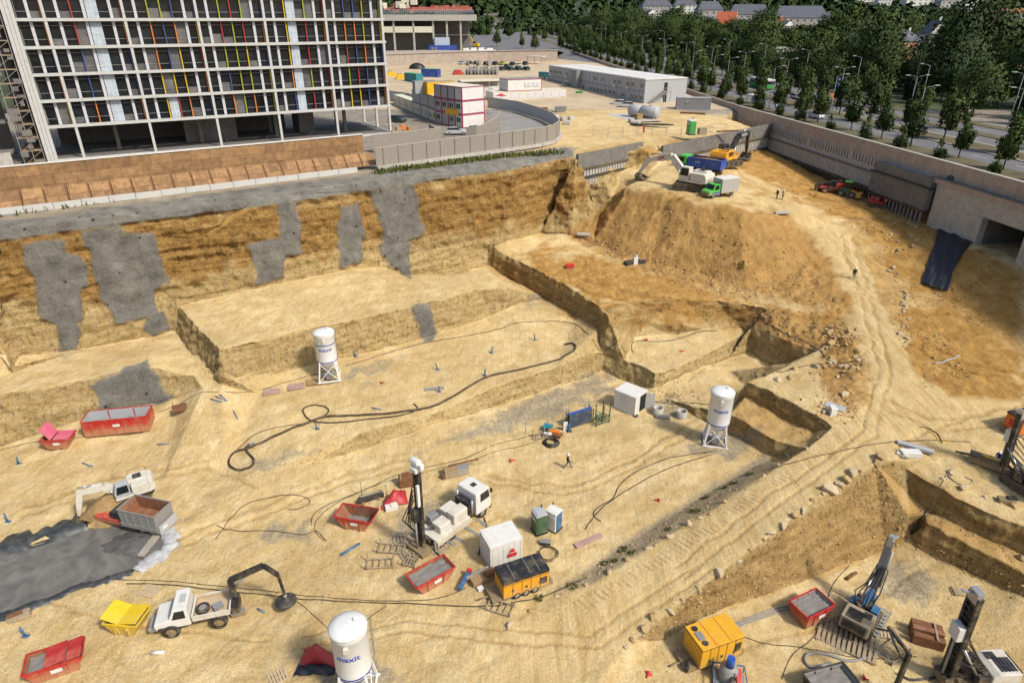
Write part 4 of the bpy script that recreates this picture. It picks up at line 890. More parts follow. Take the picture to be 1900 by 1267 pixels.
# white cabin row in the yard with a storey on top
w0, w1 = P(915, 191, 21), P(1055, 184.5, 21); wd = (w1 - w0).normalized(); wrz = math.atan2(wd.y, wd.x); wn_ = Vector((-wd.y, wd.x, 0)); NW = int((w1 - w0).length / 2.5)
ordn = ['first', 'second', 'third', 'fourth', 'fifth', 'sixth', 'seventh', 'eighth', 'ninth', 'tenth', 'eleventh', 'twelfth', 'thirteenth', 'fourteenth']
for i in range(NW):
    pos = w0 + wd * (1.25 + i * 2.5) + wn_ * 3.03
    container(f'white cabin with magenta trim in the low yard row, {ordn[i]} counted from the red parasol', pos, wrz - R(90), 6.06, 2.44, 2.7, 'white_paint', 'cream', 'cream', [('f', 0, .8, 1.9, 1.5)], False, 'cabins of the low yard row', 'site_cabin', wm='louvre')
container('white upper cabin with magenta roof edge set on the low yard row', w0 + wd * 9.6 + wn_ * 3.2 + Vector((0, 0, 2.75)), wrz, 10.5, 6, 3.1, 'white_paint', 'grey_dark', 'magenta', [('r', 1, 1, 2.2, 1.3), ('r', 3.6, 1, 2.2, 1.3), ('b', -1, 1, 1.6, 1.3), ('b', 1, 1, 1.6, 1.3)], False, None, 'site_cabin', wm='louvre')
for i in range(5): container(f'pale cabin in the short row behind the cabin stack, {ordn[i]} from the stack', P(862 + i * 11, 186 - i * 1.6, 21) + Vector((0, 0, 0)), R(30), 6.06, 2.44, 2.7, ('white_paint', 'grey_panel')[i % 2], ('cream', 'grey_panel')[i % 2], 'cream', [('b', 0, .9, 1.4, 1.1)], False, 'cabins of the short row', 'site_cabin')
t = thing('shelter', 'white flat roofed shelter behind the cabin stack', 'shelter', PF(893, 166), R(18))
MB().box0(-7, -2.5, 2.5, 7, 2.5, 2.75).build('roof', 'cream', t)
for x in (-6.5, -2, 2, 6.5): MB().box0(x - .1, -2.4, 0, x + .1, -2.2, 2.5).build('post', 'grey_steel', t)
MB().box0(-7, 2.3, 0, 7, 2.45, 2.5).build('back_panel', 'grey_panel', t)
t = thing('parasol', 'red parasol by the white cabin row', 'parasol', P(930, 194, 21)); MB().lathe([(1.5, 2.2), (.05, 2.8)], n=8).build('canopy', 'red', t); MB().cyl((0, 0, 0), (0, 0, 2.7), .04, 6).build('pole', 'grey_steel', t)
# two-storey grey site office
o0, o1 = P(1194, 194.5, 21), PF(1018, 149); od = (o1 - o0); od.z = 0; oL = od.length; od.normalize(); orz = math.atan2(od.y, od.x)
of = thing('site_office', 'long two storey grey site office with a white roof', 'building', o0, orz)
OW = 13.4; OH = 6.5
MB().box0(0, -OW, 0, oL, 0, OH - .25).build('wall', 'grey_panel', of)
b = MB()
for k in range(int(oL / 2.45) + 1):
    b.box0(k * 2.45 - .07, 0, .1, k * 2.45 + .07, .05, OH - .25)
for z in (.1, 3.1, OH - .3): b.box0(-.02, -.02, z, oL, .07, z + .22)
b.build('wall_frame', 'grey_dark', of)
MB().box0(-.15, -OW - .15, OH - .25, oL + .1, .12, OH).build('roof', 'white_paint', of)
b = MB()
for k in range(int(oL / 2.45)): b.box0(k * 2.45 + .1, -6.3, OH, k * 2.45 + 2.3, -.2, OH + .05); b.box0(k * 2.45 + .1, -OW + .2, OH, k * 2.45 + 2.3, -7.1, OH + .05)
b.box0(0, -7.0, OH, oL, -6.4, OH + .02); b.build('roof_sheet', 'white_paint', of)
r3 = random.Random(5)
for k in range(int(oL / 2.45)):
    for z in (1.0, 4.05):
        if r3.random() < .24: continue
        x = k * 2.45 + 1.22
        fr = MB().box((x, .06, z + .6), (1.5, .1, 1.25)).build('window', 'white_paint', of)
        MB().box((x - .36, .1, z + .6), (.56, .06, 1.05)).box((x + .36, .1, z + .6), (.56, .06, 1.05)).build('pane', 'pane', fr)
        if r3.random() < .4: MB().box((x + .2, .25, z - .45), (.9, .4, .65)).build('air_conditioner', 'white_paint', of, bevel=.03)
MB().box0(oL * .60, 0, 0, oL * .67, 1.8, OH - .1).build('stair_block', 'grey_dark', of)
MB().box0(oL * .68, 0, 2.6, oL * .74, 1.8, 2.75).build('door_canopy', 'white_paint', of)
for z in (0.1, 3.3): MB().box((-.05, -6.6, z + 1.05), (.1, 1.0, 2.1)).build('door', 'black', of)
b = MB().box0(-1.3, -7.4, 3.1, 0, -5.6, 3.25)
b.bar((-.7, -5.6, 3.1), (-.7, -.6, .1), .08, .25); b.bar((-1.3, -5.6, 3.1), (-1.3, -.6, .1), .08, .25)
for k in range(12): b.box((-1.0, -.9 - k * .4, .35 + k * .245), (.7, .3, .05))
for y in (-7.4, -5.6): b.bar((-1.3, y, 0), (-1.3, y, 4.3), .08)
b.bar((-1.3, -5.6, 4.2), (-1.3, -.6, 1.2), .06); b.bar((-1.3, -7.4, 4.2), (-1.3, -5.6, 4.2), .06); b.build('stair', 'grey_steel', of)
container('small grey steel container beside the site office', P(1285, 203, 21), R(-8), 8.5, 2.6, 2.9, 'grey_dark', 'grey_panel', None, [('r', -1.6, 1.0, .8, 1.0)], True, None, 'site_container', wm='black')
# fuel tank on its pad, cabin toilet
pd = MB().add([P(*q, 21.03) for q in ((1120, 212), (1165, 210), (1232, 224), (1180, 227))], [(0, 1, 2, 3)]).build('concrete_pad', 'paving', fix=False); pd['kind'] = 'structure'
t = thing('tank', 'grey horizontal fuel tank in two lengths on a concrete pad', 'tank', P(1195, 219, 21), R(-40))
for i, (x0, x1) in enumerate(((-3.8, -.9), (-.6, 3.4))):
    b = MB(); b.tube([(x0 - .35, 0, 1.5), (x0 - .1, 0, 1.5), (x0, 0, 1.5), (x1, 0, 1.5), (x1 + .1, 0, 1.5), (x1 + .35, 0, 1.5)], [.5, 1.15, 1.3, 1.3, 1.15, .5], 24); b.build('shell', 'grey_panel', t)
    for x in (x0 + .5, x1 - .5): MB().box((x, 0, .3), (.3, 1.8, .6)).build('saddle', 'concrete', t)
MB().cyl((1.5, 0, 2.7), (1.5, 0, 3.0), .3).build('hatch', 'grey_steel', t)
def toilet(label, p, rz, body, roof, door, group=None):
    t = thing('portable_toilet', label, 'toilet', p, rz, group)
    MB().box0(-.55, -.55, .1, .55, .55, 2.1).build('cabin', body, t, bevel=.05)
    b = MB().box0(-.62, -.62, 0, .62, .62, .12); b.build('skid', 'black', t)
    b = MB().side([(-.58, 2.08), (.58, 2.08), (.56, 2.2), (.35, 2.33), (-.35, 2.33), (-.56, 2.2)], -.58, .58); b.build('roof', roof, t, bevel=.03)
    d = MB().box0(-.42, -.6, .2, .42, -.55, 2.0).build('door', door, t); MB().box((.3, -.62, 1.1), (.06, .05, .16)).build('handle', 'black', d)
    MB().cyl((.4, .4, 2.2), (.4, .4, 2.6), .06, 8).build('vent_pipe', 'black', t)
    MB().box0(-.6, -.4, 1.6, -.55, .4, 1.85).build('vent', 'white_paint', t)
    return t
toilet('green portable toilet with a white roof beside the exit ramp', P(1281, 250, 21), R(15), 'green', 'white_paint', 'green').scale = (1.25, 1.25, 1.25)
# ---- cars
CARM = [('black', 'glass'), ('silver', 'glass'), ('white_paint', 'glass'), ('fin_green', 'glass'), ('red', 'glass'), ('grey_dark', 'glass')]
for n_, c_ in (('car_black', (.012, .013, .015)), ('car_silver', (.42, .43, .44)), ('car_white', (.68, .68, .67)), ('car_lime', (.30, .36, .03)), ('car_red', (.36, .02, .02)), ('car_green', (.02, .05, .04)), ('car_blue', (.03, .06, .16))): mat(n_, c_, .25, 0, .04, 1, .06, spec=.6)
def wheel(parent, x, y, r, w, name='wheel', rim='grey_steel', M=None):
    b = MB(); s = 1 if y > 0 else -1
    b.add([], []); n = 18; prof = [(r * .62, -w / 2), (r * .93, -w / 2), (r, -w / 2 * .7), (r, w / 2 * .7), (r * .93, w / 2), (r * .62, w / 2)]
    vs = []; fs = []
    for rr, yy in prof:
        for k in range(n): a = 2 * math.pi * k / n; vs.append((rr * math.cos(a), yy, rr * math.sin(a)))
    for i in range(len(prof) - 1):
        for k in range(n): fs.append((i * n + k, i * n + (k + 1) % n, (i + 1) * n + (k + 1) % n, (i + 1) * n + k))
    b.add(vs, fs, True); o = b.build(name, 'tyre', parent); o.location = (x, y, r)
    h = MB().cyl((0, -w * .3, 0), (0, w * .3, 0), r * .62, n); h.cyl((0, s * w * .2, 0), (0, s * w * .48, 0), r * .28, 10, r * .2); h.build('rim', rim, o)
    return o
def car(label, p, rz, m, group=None, van=False):
    t = thing('van' if van else 'car', label, 'van' if van else 'car', p, rz, group)
    if van:
        pr = [(-2.5, .45), (-2.52, 2.0), (-2.3, 2.15), (.9, 2.15), (1.75, 1.35), (2.45, 1.1), (2.55, .45)]; MB().side(pr, -.95, .95).build('body', m, t, bevel=.06)
        MB().side([(.62, 1.38), (1.62, 1.38), (.95, 2.05), (.62, 2.05)], -.965, .965).build('windows', 'glass', t)
        MB().add([(1.0, -.82, 2.08), (1.0, .82, 2.08), (1.77, .86, 1.38), (1.77, -.86, 1.38)], [(0, 1, 2, 3)]).build('windscreen', 'glass', t)
    else:
        pr = [(-2.1, .4), (-2.15, .85), (-1.9, .98), (-1.5, 1.0), (1.0, .98), (1.9, .82), (2.12, .65), (2.1, .35), (-1.9, .3)]; MB().side(pr, -.88, .88).build('body', m, t, bevel=.06)
        g = MB(); x = [(-1.85, .98), (-1.45, 1.42), (.15, 1.45), (1.05, .98)]; vs = [(a, s * (.8 if z < 1.2 else .62), z) for s in (-1, 1) for a, z in x]
        g.add(vs, [(0, 1, 2, 3), (7, 6, 5, 4), (0, 4, 5, 1), (2, 6, 7, 3)]); g.build('windows', 'glass', t)
        MB().side([(-1.5, 1.40), (.2, 1.43), (.1, 1.5), (-1.3, 1.48)], -.62, .62).build('roof', m, t, bevel=.02)
    for x in (-1.35, 1.35):
        for y in (-.8, .8): wheel(t, x, y, .32, .22)
    for y in (-.62, .62): MB().box((2.08 if not van else 2.48, y, .72), (.1, .35, .14)).build('headlight', 'silver', t)
    return t
c0 = car('black car in the parking row below the wall', PF(940, 126), R(80), 'car_black', 'cars in the site car park')
lots = [(963, 124, 'car_silver', 'silver estate car in the middle of the back parking row'), (975, 121, 'car_black', None), (903, 121, 'car_black', None), (919, 121, 'car_black', None), (932, 121, 'car_lime', 'lime green car between black ones in the back parking row'), (951, 122, 'car_black', None),
        (930, 131, 'car_green', None), (945, 131, 'car_green', None), (960, 131, 'car_green', None), (975, 131, 'car_green', None), (857, 120, 'car_silver', 'silver car at the open end of the back parking row'), (871, 120, 'car_black', None), (885, 120, 'car_black', None)]
c1 = None
for x, y, m, lb in lots:
    if lb: car(lb, PF(x, y), R(70), m, 'cars in the site car park')
    elif m == 'car_black': copy_tree(c0, PF(x, y), R(70), 'black car in the back parking row below the wall')
    elif c1 is None: c1 = car('dark green car in the front parking row', PF(x, y), R(125), m, 'cars in the site car park')
    else: copy_tree(c1, PF(x, y), R(125), 'dark green car in the front parking row')
c0['label'] = 'black car in the back parking row below the wall'
car('small white hatchback parked beside the site office', P(1146, 196, 21), R(150), 'car_white'); car('silver estate car parked next to the white hatchback', P(1161, 200, 21), R(170), 'car_silver')
car('grey car parked at the foot of the cabin stack', P(847, 250, 21), R(5), 'car_silver'); car('dark car behind the curved hoarding', P(885, 247, 21), R(40), 'car_green')
car('olive car parked beside the corner of the tall building', P(738, 227, 21), R(-30), 'car_green'); car('teal truck cab at the far end of the site office', PF(1010, 146), R(-60), 'teal', None, True)
for i, (x, y) in enumerate(((868, 98), (882, 97), (896, 97), (912, 98))): car(f'white van parked above the car park wall, {ordn[i]} from the dark blue cabin', PF(x, y), R(10), 'car_white', 'white vans above the car park wall', True)
car('white car parked below the concrete building, beside the orange skips', PF(742, 101), R(10), 'car_white')
# boulevard traffic
def wr(deg): return math.atan2(wx.y, wx.x) + R(deg)
car('white car driving along the near lane past the retaining wall', wf(1.5, 12), wr(180), 'car_white'); car('white car on the far lane between the columnar trees', wf(-6, 27), wr(0), 'car_white'); car('pale car behind the trees on the far lane', wf(-33, 26), wr(0), 'car_silver')
car('white car half hidden by the boulevard trees near the frame edge', wf(-52, 13), wr(180), 'car_white')
for s, o, m in ((-100, 27, 'car_white'), (-95, 12, 'car_silver'), (-140, 28, 'car_black'), (-70, 13.5, 'car_black'), (-215, 27, 'car_white')): car({(-100, 27): 'white car far along the boulevard behind the office roof', (-95, 12): 'silver car on the near lane behind the office roof', (-140, 28): 'black car far along the boulevard', (-70, 13.5): 'black car on the near lane behind the site office', (-215, 27): 'white car where the boulevard narrows'}[(s, o)], wf(s, o), wr(0), m)
t = thing('bus', 'green and white bus behind the trees on the far lane', 'bus', wf(-58, 28), wr(180))
MB().box0(-6, -1.25, .4, 6, 1.25, 1.6).build('lower_body', 'green', t, bevel=.1); MB().box0(-6, -1.25, 2.5, 6, 1.25, 3.1).build('roof', 'white_paint', t, bevel=.1); MB().box0(-5.95, -1.22, 1.6, 5.95, 1.22, 2.5).build('windows', 'glass', t)
for x in (-3.8, 3.6):
    for y in (-1.1, 1.1): wheel(t, x, y, .5, .3)
# ---- street lamps: double arm on the medians, single on the near verge
def lamp(p, rz, label, group, double, h=10.0):
    t = thing('street_lamp', label, 'street lamp', p, rz, group)
    MB().tube([(0, 0, 0), (0, 0, 1.2), (0, 0, h)], [.11, .09, .06], 8).build('pole', 'lamp_pole', t); MB().cyl((0, 0, 0), (0, 0, .3), .18, 8).build('base', 'lamp_pole', t)
    for s in ((1, -1) if double else (1,)):
        a = MB().tube([(0, 0, h - .1), (0, s * .8, h + .12), (0, s * 1.9, h + .3)], .045, 6).build('arm', 'lamp_pole', t)
        hd_ = MB().box((0, s * 2.25, h + .34), (.32, .95, .16)); hd_.build('lamp_head', 'silver', t, bevel=.04)
    return t
l0 = lamp(wf(-53, 9.2), wr(0), 'single arm street lamp on the verge next to the retaining wall', 'street lamps on the near verge', False)
for s in range(-125, 140, 27):
    if s + 2 == -53: continue
    copy_tree(l0, wf(s + 1, 9.2), wr(0))
l1 = lamp(wf(-37, 24.2), wr(0), 'double arm street lamp on the boulevard median', 'street lamps on the median', True)
for s in (-400, -340, -290, -245, -205, -170, -140, -115, -90, -64, -10, 16, 43, 70, 97): copy_tree(l1, wf(s, 24.2), wr(0))
l2 = lamp(wf(-30, 41.5), wr(180), 'street lamp on the far pavement in front of the wood', 'street lamps on the far pavement', False, 11)
for s in (-300, -240, -190, -150, -115, -85, -57, -3, 24, 50): copy_tree(l2, wf(s, 41.5), wr(180))
# advertising columns and signs on the boulevard
for i, (px, py, c, lb) in enumerate(((1442, 204, 'black', 'dark advertising board by the near lane opposite the concrete wall end'), (1030, 105, 'black', 'dark advertising board above the car park wall'))):
    t = thing('advertising_board', lb, 'sign', PF(px, py), wr(90)); MB().box0(-.7, -.12, .5, .7, .12, 3.4).build('casing', c, t, bevel=.04); MB().box0(-.55, -.135, .8, .55, .135, 3.2).build('poster', 'frosted', t); MB().box0(-.15, -.1, 0, .15, .1, .5).build('post', c, t)
t = thing('sign', 'tall blue and white sign board between the boulevard trees', 'sign', PF(1549, 205), wr(90)); MB().box0(-.9, -.08, 4.4, .9, .08, 7.8).build('board', 'blue', t)
for z in (4.7, 5.8, 6.9): MB().box0(-.6, -.1, z, .6, .1, z + .6).build('panel', 'white_paint', t)
for x in (-.7, .7): MB().cyl((x, 0, 0), (x, 0, 4.5), .06, 6).build('post', 'grey_steel', t)
for px, py, lb in ((1500, 190, 'orange road works sign beside a columnar tree'), (1543, 190, 'orange road works sign near the tall blue sign')):
    t = thing('road_sign', lb, 'sign', PF(px, py), wr(90)); MB().box0(-.55, -.04, .9, .55, .04, 2.4).build('board', 'orange', t); MB().cyl((0, 0, 0), (0, 0, .9), .05, 6).build('post', 'grey_steel', t)
t = thing('bus_shelter', 'white roofed shelter at the kerb behind the retaining wall', 'shelter', PF(1393, 193), wr(0)); MB().box0(-1.5, -.8, 2.3, 1.5, .8, 2.45).build('roof', 'white_paint', t); MB().box0(-1.4, .6, .1, 1.4, .66, 2.2).build('glass_wall', 'frosted', t)
for x in (-1.4, 1.4): MB().box0(x - .05, -.7, 0, x + .05, -.6, 2.3).build('post', 'grey_steel', t)
# ---- car park wall and far construction
cw = thing('car_park_wall', 'long grey concrete wall behind the site car park', 'wall', PF(716, 124)); a = PF(716, 124); c = PF(905, 116); e = PF(1034, 114)
b = MB(); 
for p_, q_ in ((a, c), (c, e)):
    u = p_ - a; v = q_ - a; u.z = p_.z - a.z; b.add([u + Vector((0, 0, -.5)), v + Vector((0, 0, -.5)), v + Vector((0, .4, -.5)), u + Vector((0, .4, -.5)), u + Vector((0, 0, 4.6)), v + Vector((0, 0, 4.6)), v + Vector((0, .4, 4.6)), u + Vector((0, .4, 4.6))], [(0, 3, 2, 1), (4, 5, 6, 7), (0, 1, 5, 4), (1, 2, 6, 5), (2, 3, 7, 6), (3, 0, 4, 7)])
b.build('wall_panel', 'pink_concrete', cw)
b = MB(); b.bar(Vector((0, -.05, 4.7)), c - a + Vector((0, -.05, 4.7)), .6, .2); b.bar(c - a + Vector((0, -.05, 4.7)), e - a + Vector((0, -.05, 4.7)), .6, .2); b.build('coping', 'concrete', cw)
te = MB().add([PF(716, 124) + Vector((-2, .5, 4.4)), c + Vector((0, .5, 4.4)), e + Vector((0, .5, 4.4)), e + Vector((8, 60, 1)), c + Vector((-5, 110, 1)), a + Vector((-20, 130, 2))], [(0, 1, 2, 3, 4, 5)]).build('terrace', 'pink_concrete', fix=False); te['kind'] = 'structure'
t = thing('shelter', 'white roofed open shelter against the car park wall', 'shelter', PF(995, 119), R(-35)); MB().box0(-4, -1.6, 3.0, 4, 1.6, 3.2).build('roof', 'white_paint', t)
for x in (-3.8, 0, 3.8): MB().box0(x - .08, -1.5, 0, x + .08, -1.34, 3).build('post', 'grey_steel', t)
kx = PF(719, 101); cb = thing('construction_shell', 'raw concrete building with red shuttering on its roof, beyond the tall building', 'building', kx, R(2))
MB().box0(-30, 0, 15.4, 46, 24, 18.2).build('roof_slab', 'concrete', cb); MB().box0(-30, 1, 10, 24, 24, 12.8).build('parapet_band', 'cream', cb); MB().box0(-30, 2, 0, 42, 24, .6).build('floor_slab', 'concrete', cb); MB().box0(-30, 12, 0, 42, 24, 15.4).build('core_wall', 'dark_concrete', cb)
MB().box0(24, 5, 8.6, 42, 24, 9.0).build('floor_slab', 'concrete', cb)
for x in (-12, -3, 4, 14, 24, 31, 38): MB().box0(x - .45, 1, .6, x + .45, 2, 15.4).build('column', 'concrete', cb)
b = MB()
for k in range(52): b.bar((-8 + k * 1.03, .1, 18.2), (-8 + k * 1.03, .1, 20.3), .1)
for z in (18.9, 19.6, 20.3): b.bar((-8, .1, z), (45, .1, z), .12)
b.build('edge_protection', 'frosted', cb)
b = MB()
for k in range(40): b.box((rnd.uniform(-6, 42), rnd.uniform(2, 20), rnd.uniform(20, 22.5)), (rnd.uniform(1, 5), rnd.uniform(1, 3), rnd.uniform(.5, 2.5)), rnd.uniform(-.3, .3))
b.box0(14, .6, 19.8, 44, 8, 21.6); b.build('shuttering', mat('red_deck', (.36, .10, .07), .8, 0, .4, .6, .4), cb)
b = MB()
for k in range(14): b.box((rnd.uniform(-6, 16), rnd.uniform(1, 12), rnd.uniform(21, 25)), (rnd.uniform(1, 4), 2, rnd.uniform(1, 3)), rnd.uniform(-.3, .3))
b.build('plant_blocks', 'cream', cb)
t = thing('billboard', 'white banner sign on posts in front of the concrete building', 'sign', PF(857, 84), R(5)); MB().box0(-2.6, -.1, 2.8, 2.6, .1, 11).build('board', 'white_paint', t); MB().box0(-2.6, -.14, 9.6, 2.6, -.1, 11).build('header', 'blue', t)
for x in (-2.2, 2.2): MB().cyl((x, .2, 0), (x, .2, 9), .12, 6).build('post', 'grey_steel', t)
t = thing('site_tent', 'long white sheeted roof below the concrete building', 'tent', PF(757, 95), R(3)); MB().side([(-9, 0), (9, 0), (9, 2.6), (-9, 2.6)], -2, 2).build('side_sheet', 'cream', t); MB().add([(-9, -2.2, 2.5), (9, -2.2, 2.5), (9, 0, 4.2), (-9, 0, 4.2), (9, 2.2, 2.5), (-9, 2.2, 2.5)], [(0, 1, 2, 3), (3, 2, 4, 5)]).build('roof_sheet', 'white_paint', t)
for i, (px, m) in enumerate(((767, 'yellow'), (783, 'orange'))): o = MB().box((0, 0, .7), (3, 2, 1.4), 0, None, (1.15, 1.1)).build('skip', m); o.location = PF(px, 101); tag(o, f'small {"yellow" if i == 0 else "orange"} skip on the terrace beside the dark blue cabin', 'skip')
for i, (x, y, m, lb) in enumerate(((728, 142, 'yellow', 'yellow formwork stack behind the pale hoarding'), (745, 147, 'yellow', 'second yellow formwork stack next to the teal container'), (850, 139, 'red', 'low red metal frame stack in front of the reels'))):
    t = thing('formwork_stack', lb, 'formwork', PF(x, y), R(15)); MB().box0(-1.9, -1.2, 0, 1.9, 1.2, .8).build('lower_pack', m, t, bevel=.05); MB().box0(-1.5, -1, .85, 1.2, 1, 1.6).build('upper_pack', m, t, bevel=.05); MB().box0(-1.2, -.8, 1.62, .2, .7, 1.9).build('loose_panel', 'tan_steel', t)
mb_ = MB(); mb_.lathe([(2.6, 0), (2.4, .9), (1.7, 1.7), (.6, 2.2), (.02, 2.3)], n=14); o = mb_.build('covered_heap', 'black'); o.location = PF(774, 128); o.scale = (1.3, 1, 1); tag(o, 'heap under a black cover behind the green roofed containers', 'heap')
# reels of cable / pipe stacked in the yard
rl = thing('pipe_reel', 'grey pipe reel stacked in the car park yard', 'reel', (0, 0, 0), 0, 'grey reels stacked in the yard')
b = MB(); b.cyl((0, -.55, 1.1), (0, -.42, 1.1), 1.1, 18); b.cyl((0, .42, 1.1), (0, .55, 1.1), 1.1, 18); b.build('flange', 'grey_steel', rl); MB().cyl((0, -.42, 1.1), (0, .42, 1.1), .8, 18).build('coil', 'grey_dark', rl)
first = True
for k in range(18):
    p = PF(868 + (k % 9) * 6.6, 139 - (k // 9) * 4) + Vector((0, 0, 2.2 if k % 3 == 0 and k > 8 else 0))
    if first: rl.location = p; rl.rotation_euler = (0, 0, R(70)); first = False
    else: copy_tree(rl, p, R(60 + rnd.uniform(-15, 30)))
# yellow excavator far away
ye = thing('excavator', 'small yellow excavator with raised boom on the far terrace', 'excavator', PF(884, 90), R(160)); MB().box0(-1.6, -1.3, .9, 1.6, 1.3, 2.6).build('house', 'yellow', ye, bevel=.1); MB().box0(.2, .2, 2.6, 1.5, 1.2, 3.6).build('cab', 'glass', ye, bevel=.05)
for y in (-1.2, 1.2): MB().box((0, y, .45), (4, .6, .9)).build('track', 'black', ye, bevel=.2)
MB().bar((1.4, 0, 2), (4, 0, 6.5), .5).bar((4, 0, 6.5), (6.6, 0, 5.6), .5).build('boom', 'yellow', ye); MB().bar((6.6, 0, 5.6), (6.8, 0, 1.6), .4).build('stick', 'yellow', ye); MB().box((6.5, 0, 1.1), (1, 1, 1)).build('bucket', 'black', ye)
fc = None
for i in range(9):
    a = P(1100 + i * 27, 252 + 5 * math.sin(i * 1.3), 21)
    if fc is None:
        fc = MB(); [fc.bar((x, 0, 0), (x, 0, 2), .05) for x in (0, 3.2)]; [fc.bar((0, 0, z), (3.2, 0, z), .04) for z in (.2, 1.1, 1.95)]; [fc.bar((x * .4, 0, .2), (x * .4, 0, 1.95), .015) for x in range(1, 8)]; fc = fc.build('wire_fence', 'grey_steel'); o = fc
    else: o = fc.copy(); COL.objects.link(o)
    o.location = a; o.rotation_euler = (0, 0, R(rnd.uniform(-20, 20))); tag(o, 'thin wire fence panel standing along the edge of the yard above the exit ramp', 'fence', 'fence panels at the yard edge')
for px, py, m, lb in ((880, 184, 'rust', 'rusty skip between the cabin stack and the low yard row'), (1075, 178, 'green', 'small green skip beside the site office'), (1040, 208, 'grey_dark', 'grey skip in the open yard'), (890, 200, 'yellow', 'yellow skip behind the inner hoarding')):
    o = MB().box((0, 0, .6), (2.2, 1.5, 1.2), 0, None, (1.3, 1.15)).box((0, 0, 1.22), (2.95, 1.8, .08)).build('skip', m, bevel=.03); o.location = P(px, py, 21); o.rotation_euler = (0, 0, R(rnd.uniform(0, 90))); tag(o, lb, 'skip')
for i, (px, py) in enumerate(((1016, 215), (1030, 219), (1045, 224), (1052, 231), (1060, 222), (1172, 227), (1180, 231))):
    o = MB().prism([(-.9, -.5), (.8, -.6), (1.0, .4), (-.7, .6)], 0, .7).build('stone_block', 'paving', bevel=.12); o.location = P(px, py, 21); o.rotation_euler = (0, 0, i); tag(o, 'pale stone block beside the end of the asphalt lane', 'stone', 'stone blocks by the asphalt lane')
# small yard bits
for px, py, l_, a_, m, lb in ((1007, 210, 2.2, 20, 'rust', 'rusty steel box beside the lane end'), (1185, 222, 1.4, 20, 'wood', 'timber crate beside the fuel tank'), (1302, 250, 1.6, 10, 'tan_steel', 'brown pallet stack next to the green toilet')):
    o = MB().box((0, 0, .6), (l_, 1.2, 1.2)).box((0, 0, 1.24), (l_ + .1, 1.3, .08)).build('crate', m, bevel=.03); o.location = P(px, py, 21); o.rotation_euler = (0, 0, R(a_)); tag(o, lb, 'crate')
o = MB().prism([(-4.5, 0), (-3, -.9), (3, -.8), (5, 0), (3, .5), (-3, .7)], 0, .25).build('tarpaulin', 'black'); o.location = P(1207, 232, 21); o.rotation_euler = (0, 0, R(-6)); tag(o, 'black tarpaulin spread on the ground below the fuel tank', 'tarpaulin')
o = MB().box((0, 0, .2), (6, .5, .4)).build('timber', 'rust'); o.location = P(1285, 212, 21); o.rotation_euler = (0, 0, R(-20)); tag(o, 'long rusty beam lying in front of the small grey container', 'beam')
o = MB().box((0, 0, .15), (5, .3, .3)).build('timber', 'rust'); o.location = P(1350, 245, 21); o.rotation_euler = (0, 0, R(15)); tag(o, 'rusty beam lying above the long dark wall', 'beam')
t = thing('standpipe', 'red standpipe post beside the exit ramp', 'standpipe', P(1194, 246, 21)); MB().box((0, 0, .7), (.35, .3, 1.4)).build('cabinet', 'red', t); MB().cyl((0, 0, 1.4), (0, 0, 1.9), .06, 6).build('pipe', 'grey_steel', t)
# debris beside the corner of the tall building
for px, py, m, lb in ((745, 246, 'orange', 'orange machine part behind the dark grey hoarding'), (737, 249, 'tan_steel', 'pile of shuttering boards behind the dark grey hoarding'), (758, 249, 'wood', 'timber trestle behind the dark grey hoarding')):
    t = thing('site_heap', lb, 'materials', P(px, py, 21), R(20)); MB().box((0, 0, .4), (2.2, 1, .8)).build('lower_pack', m, t); MB().box((.3, 0, 1.1), (1, .7, .6), .4).build('upper_pack', m, t)
# ---- houses beyond the trees
HB = []
def house(px, py, w, d, h, deg, wm, rm, label, roof='gable', rh=None, wins=(3, 2), chim=True, name='house'):
    p = PF(px, py); HB.append((px, py, w / 2 / p.y * FPX * 1.05, p.y)); t = thing(name, label, 'house', p, R(deg)); rh = rh or w * .35
    MB().box0(-w / 2, -d / 2, -2, w / 2, d / 2, h).build('wall', wm, t)
    o = .5; b = MB()
    if roof == 'gable':
        b.side([(-w / 2 - o, h - .2), (w / 2 + o, h - .2), (0, h + rh)], -d / 2 - o, d / 2 + o)
        MB().side([(-w / 2, h - .1), (w / 2, h - .1), (0, h + rh - .35)], -d / 2 - o - .06, d / 2 + o + .06).build('gable_wall', wm, t)
    else:
        r = min(w, d) * .3; vs = [(-w / 2 - o, -d / 2 - o, h), (w / 2 + o, -d / 2 - o, h), (w / 2 + o, d / 2 + o, h), (-w / 2 - o, d / 2 + o, h), (-w / 2 + r, 0, h + rh), (w / 2 - r, 0, h + rh)]
        b.add(vs, [(0, 1, 5, 4), (1, 2, 5), (2, 3, 4, 5), (3, 0, 4), (3, 2, 1, 0)])
    rf = b.build('roof', rm, t)
    if chim: MB().box((w * .2, .5, h + rh * .8), (.8, .8, rh)).build('chimney', 'render_white', rf)
    nx, nz = wins
    for k in range(nz):
        for i in range(nx):
            x = -w / 2 + w * (i + .5) / nx; z = h * (k + .45) / nz
            f = MB().box((x, -d / 2 - .03, z), (w / nx * .42, .1, h / nz * .45)).build('window', 'white_paint', t); MB().box((x, -d / 2 - .07, z), (w / nx * .34, .1, h / nz * .37)).build('pane', 'pane', f)
    if roof == 'hip':
        b = MB()
        for i in range(6): x = -w * .3 + w * .12 * i; b.box((x, -d * .28, h + rh * .45), (1.1, 1.0, 1.1))
        b.build('dormer', 'silver', rf)
    return t
house(1385, 50, 40, 18, 11, -6, 'render_grey', 'slate', 'big slate roofed apartment house above the red roofed house', 'hip', 9, (8, 3), False)
house(1478, 60, 44, 18, 11, -8, 'render_grey', 'slate', 'big slate roofed apartment house with a curved gable, above the trees', 'hip', 9, (8, 3), False)
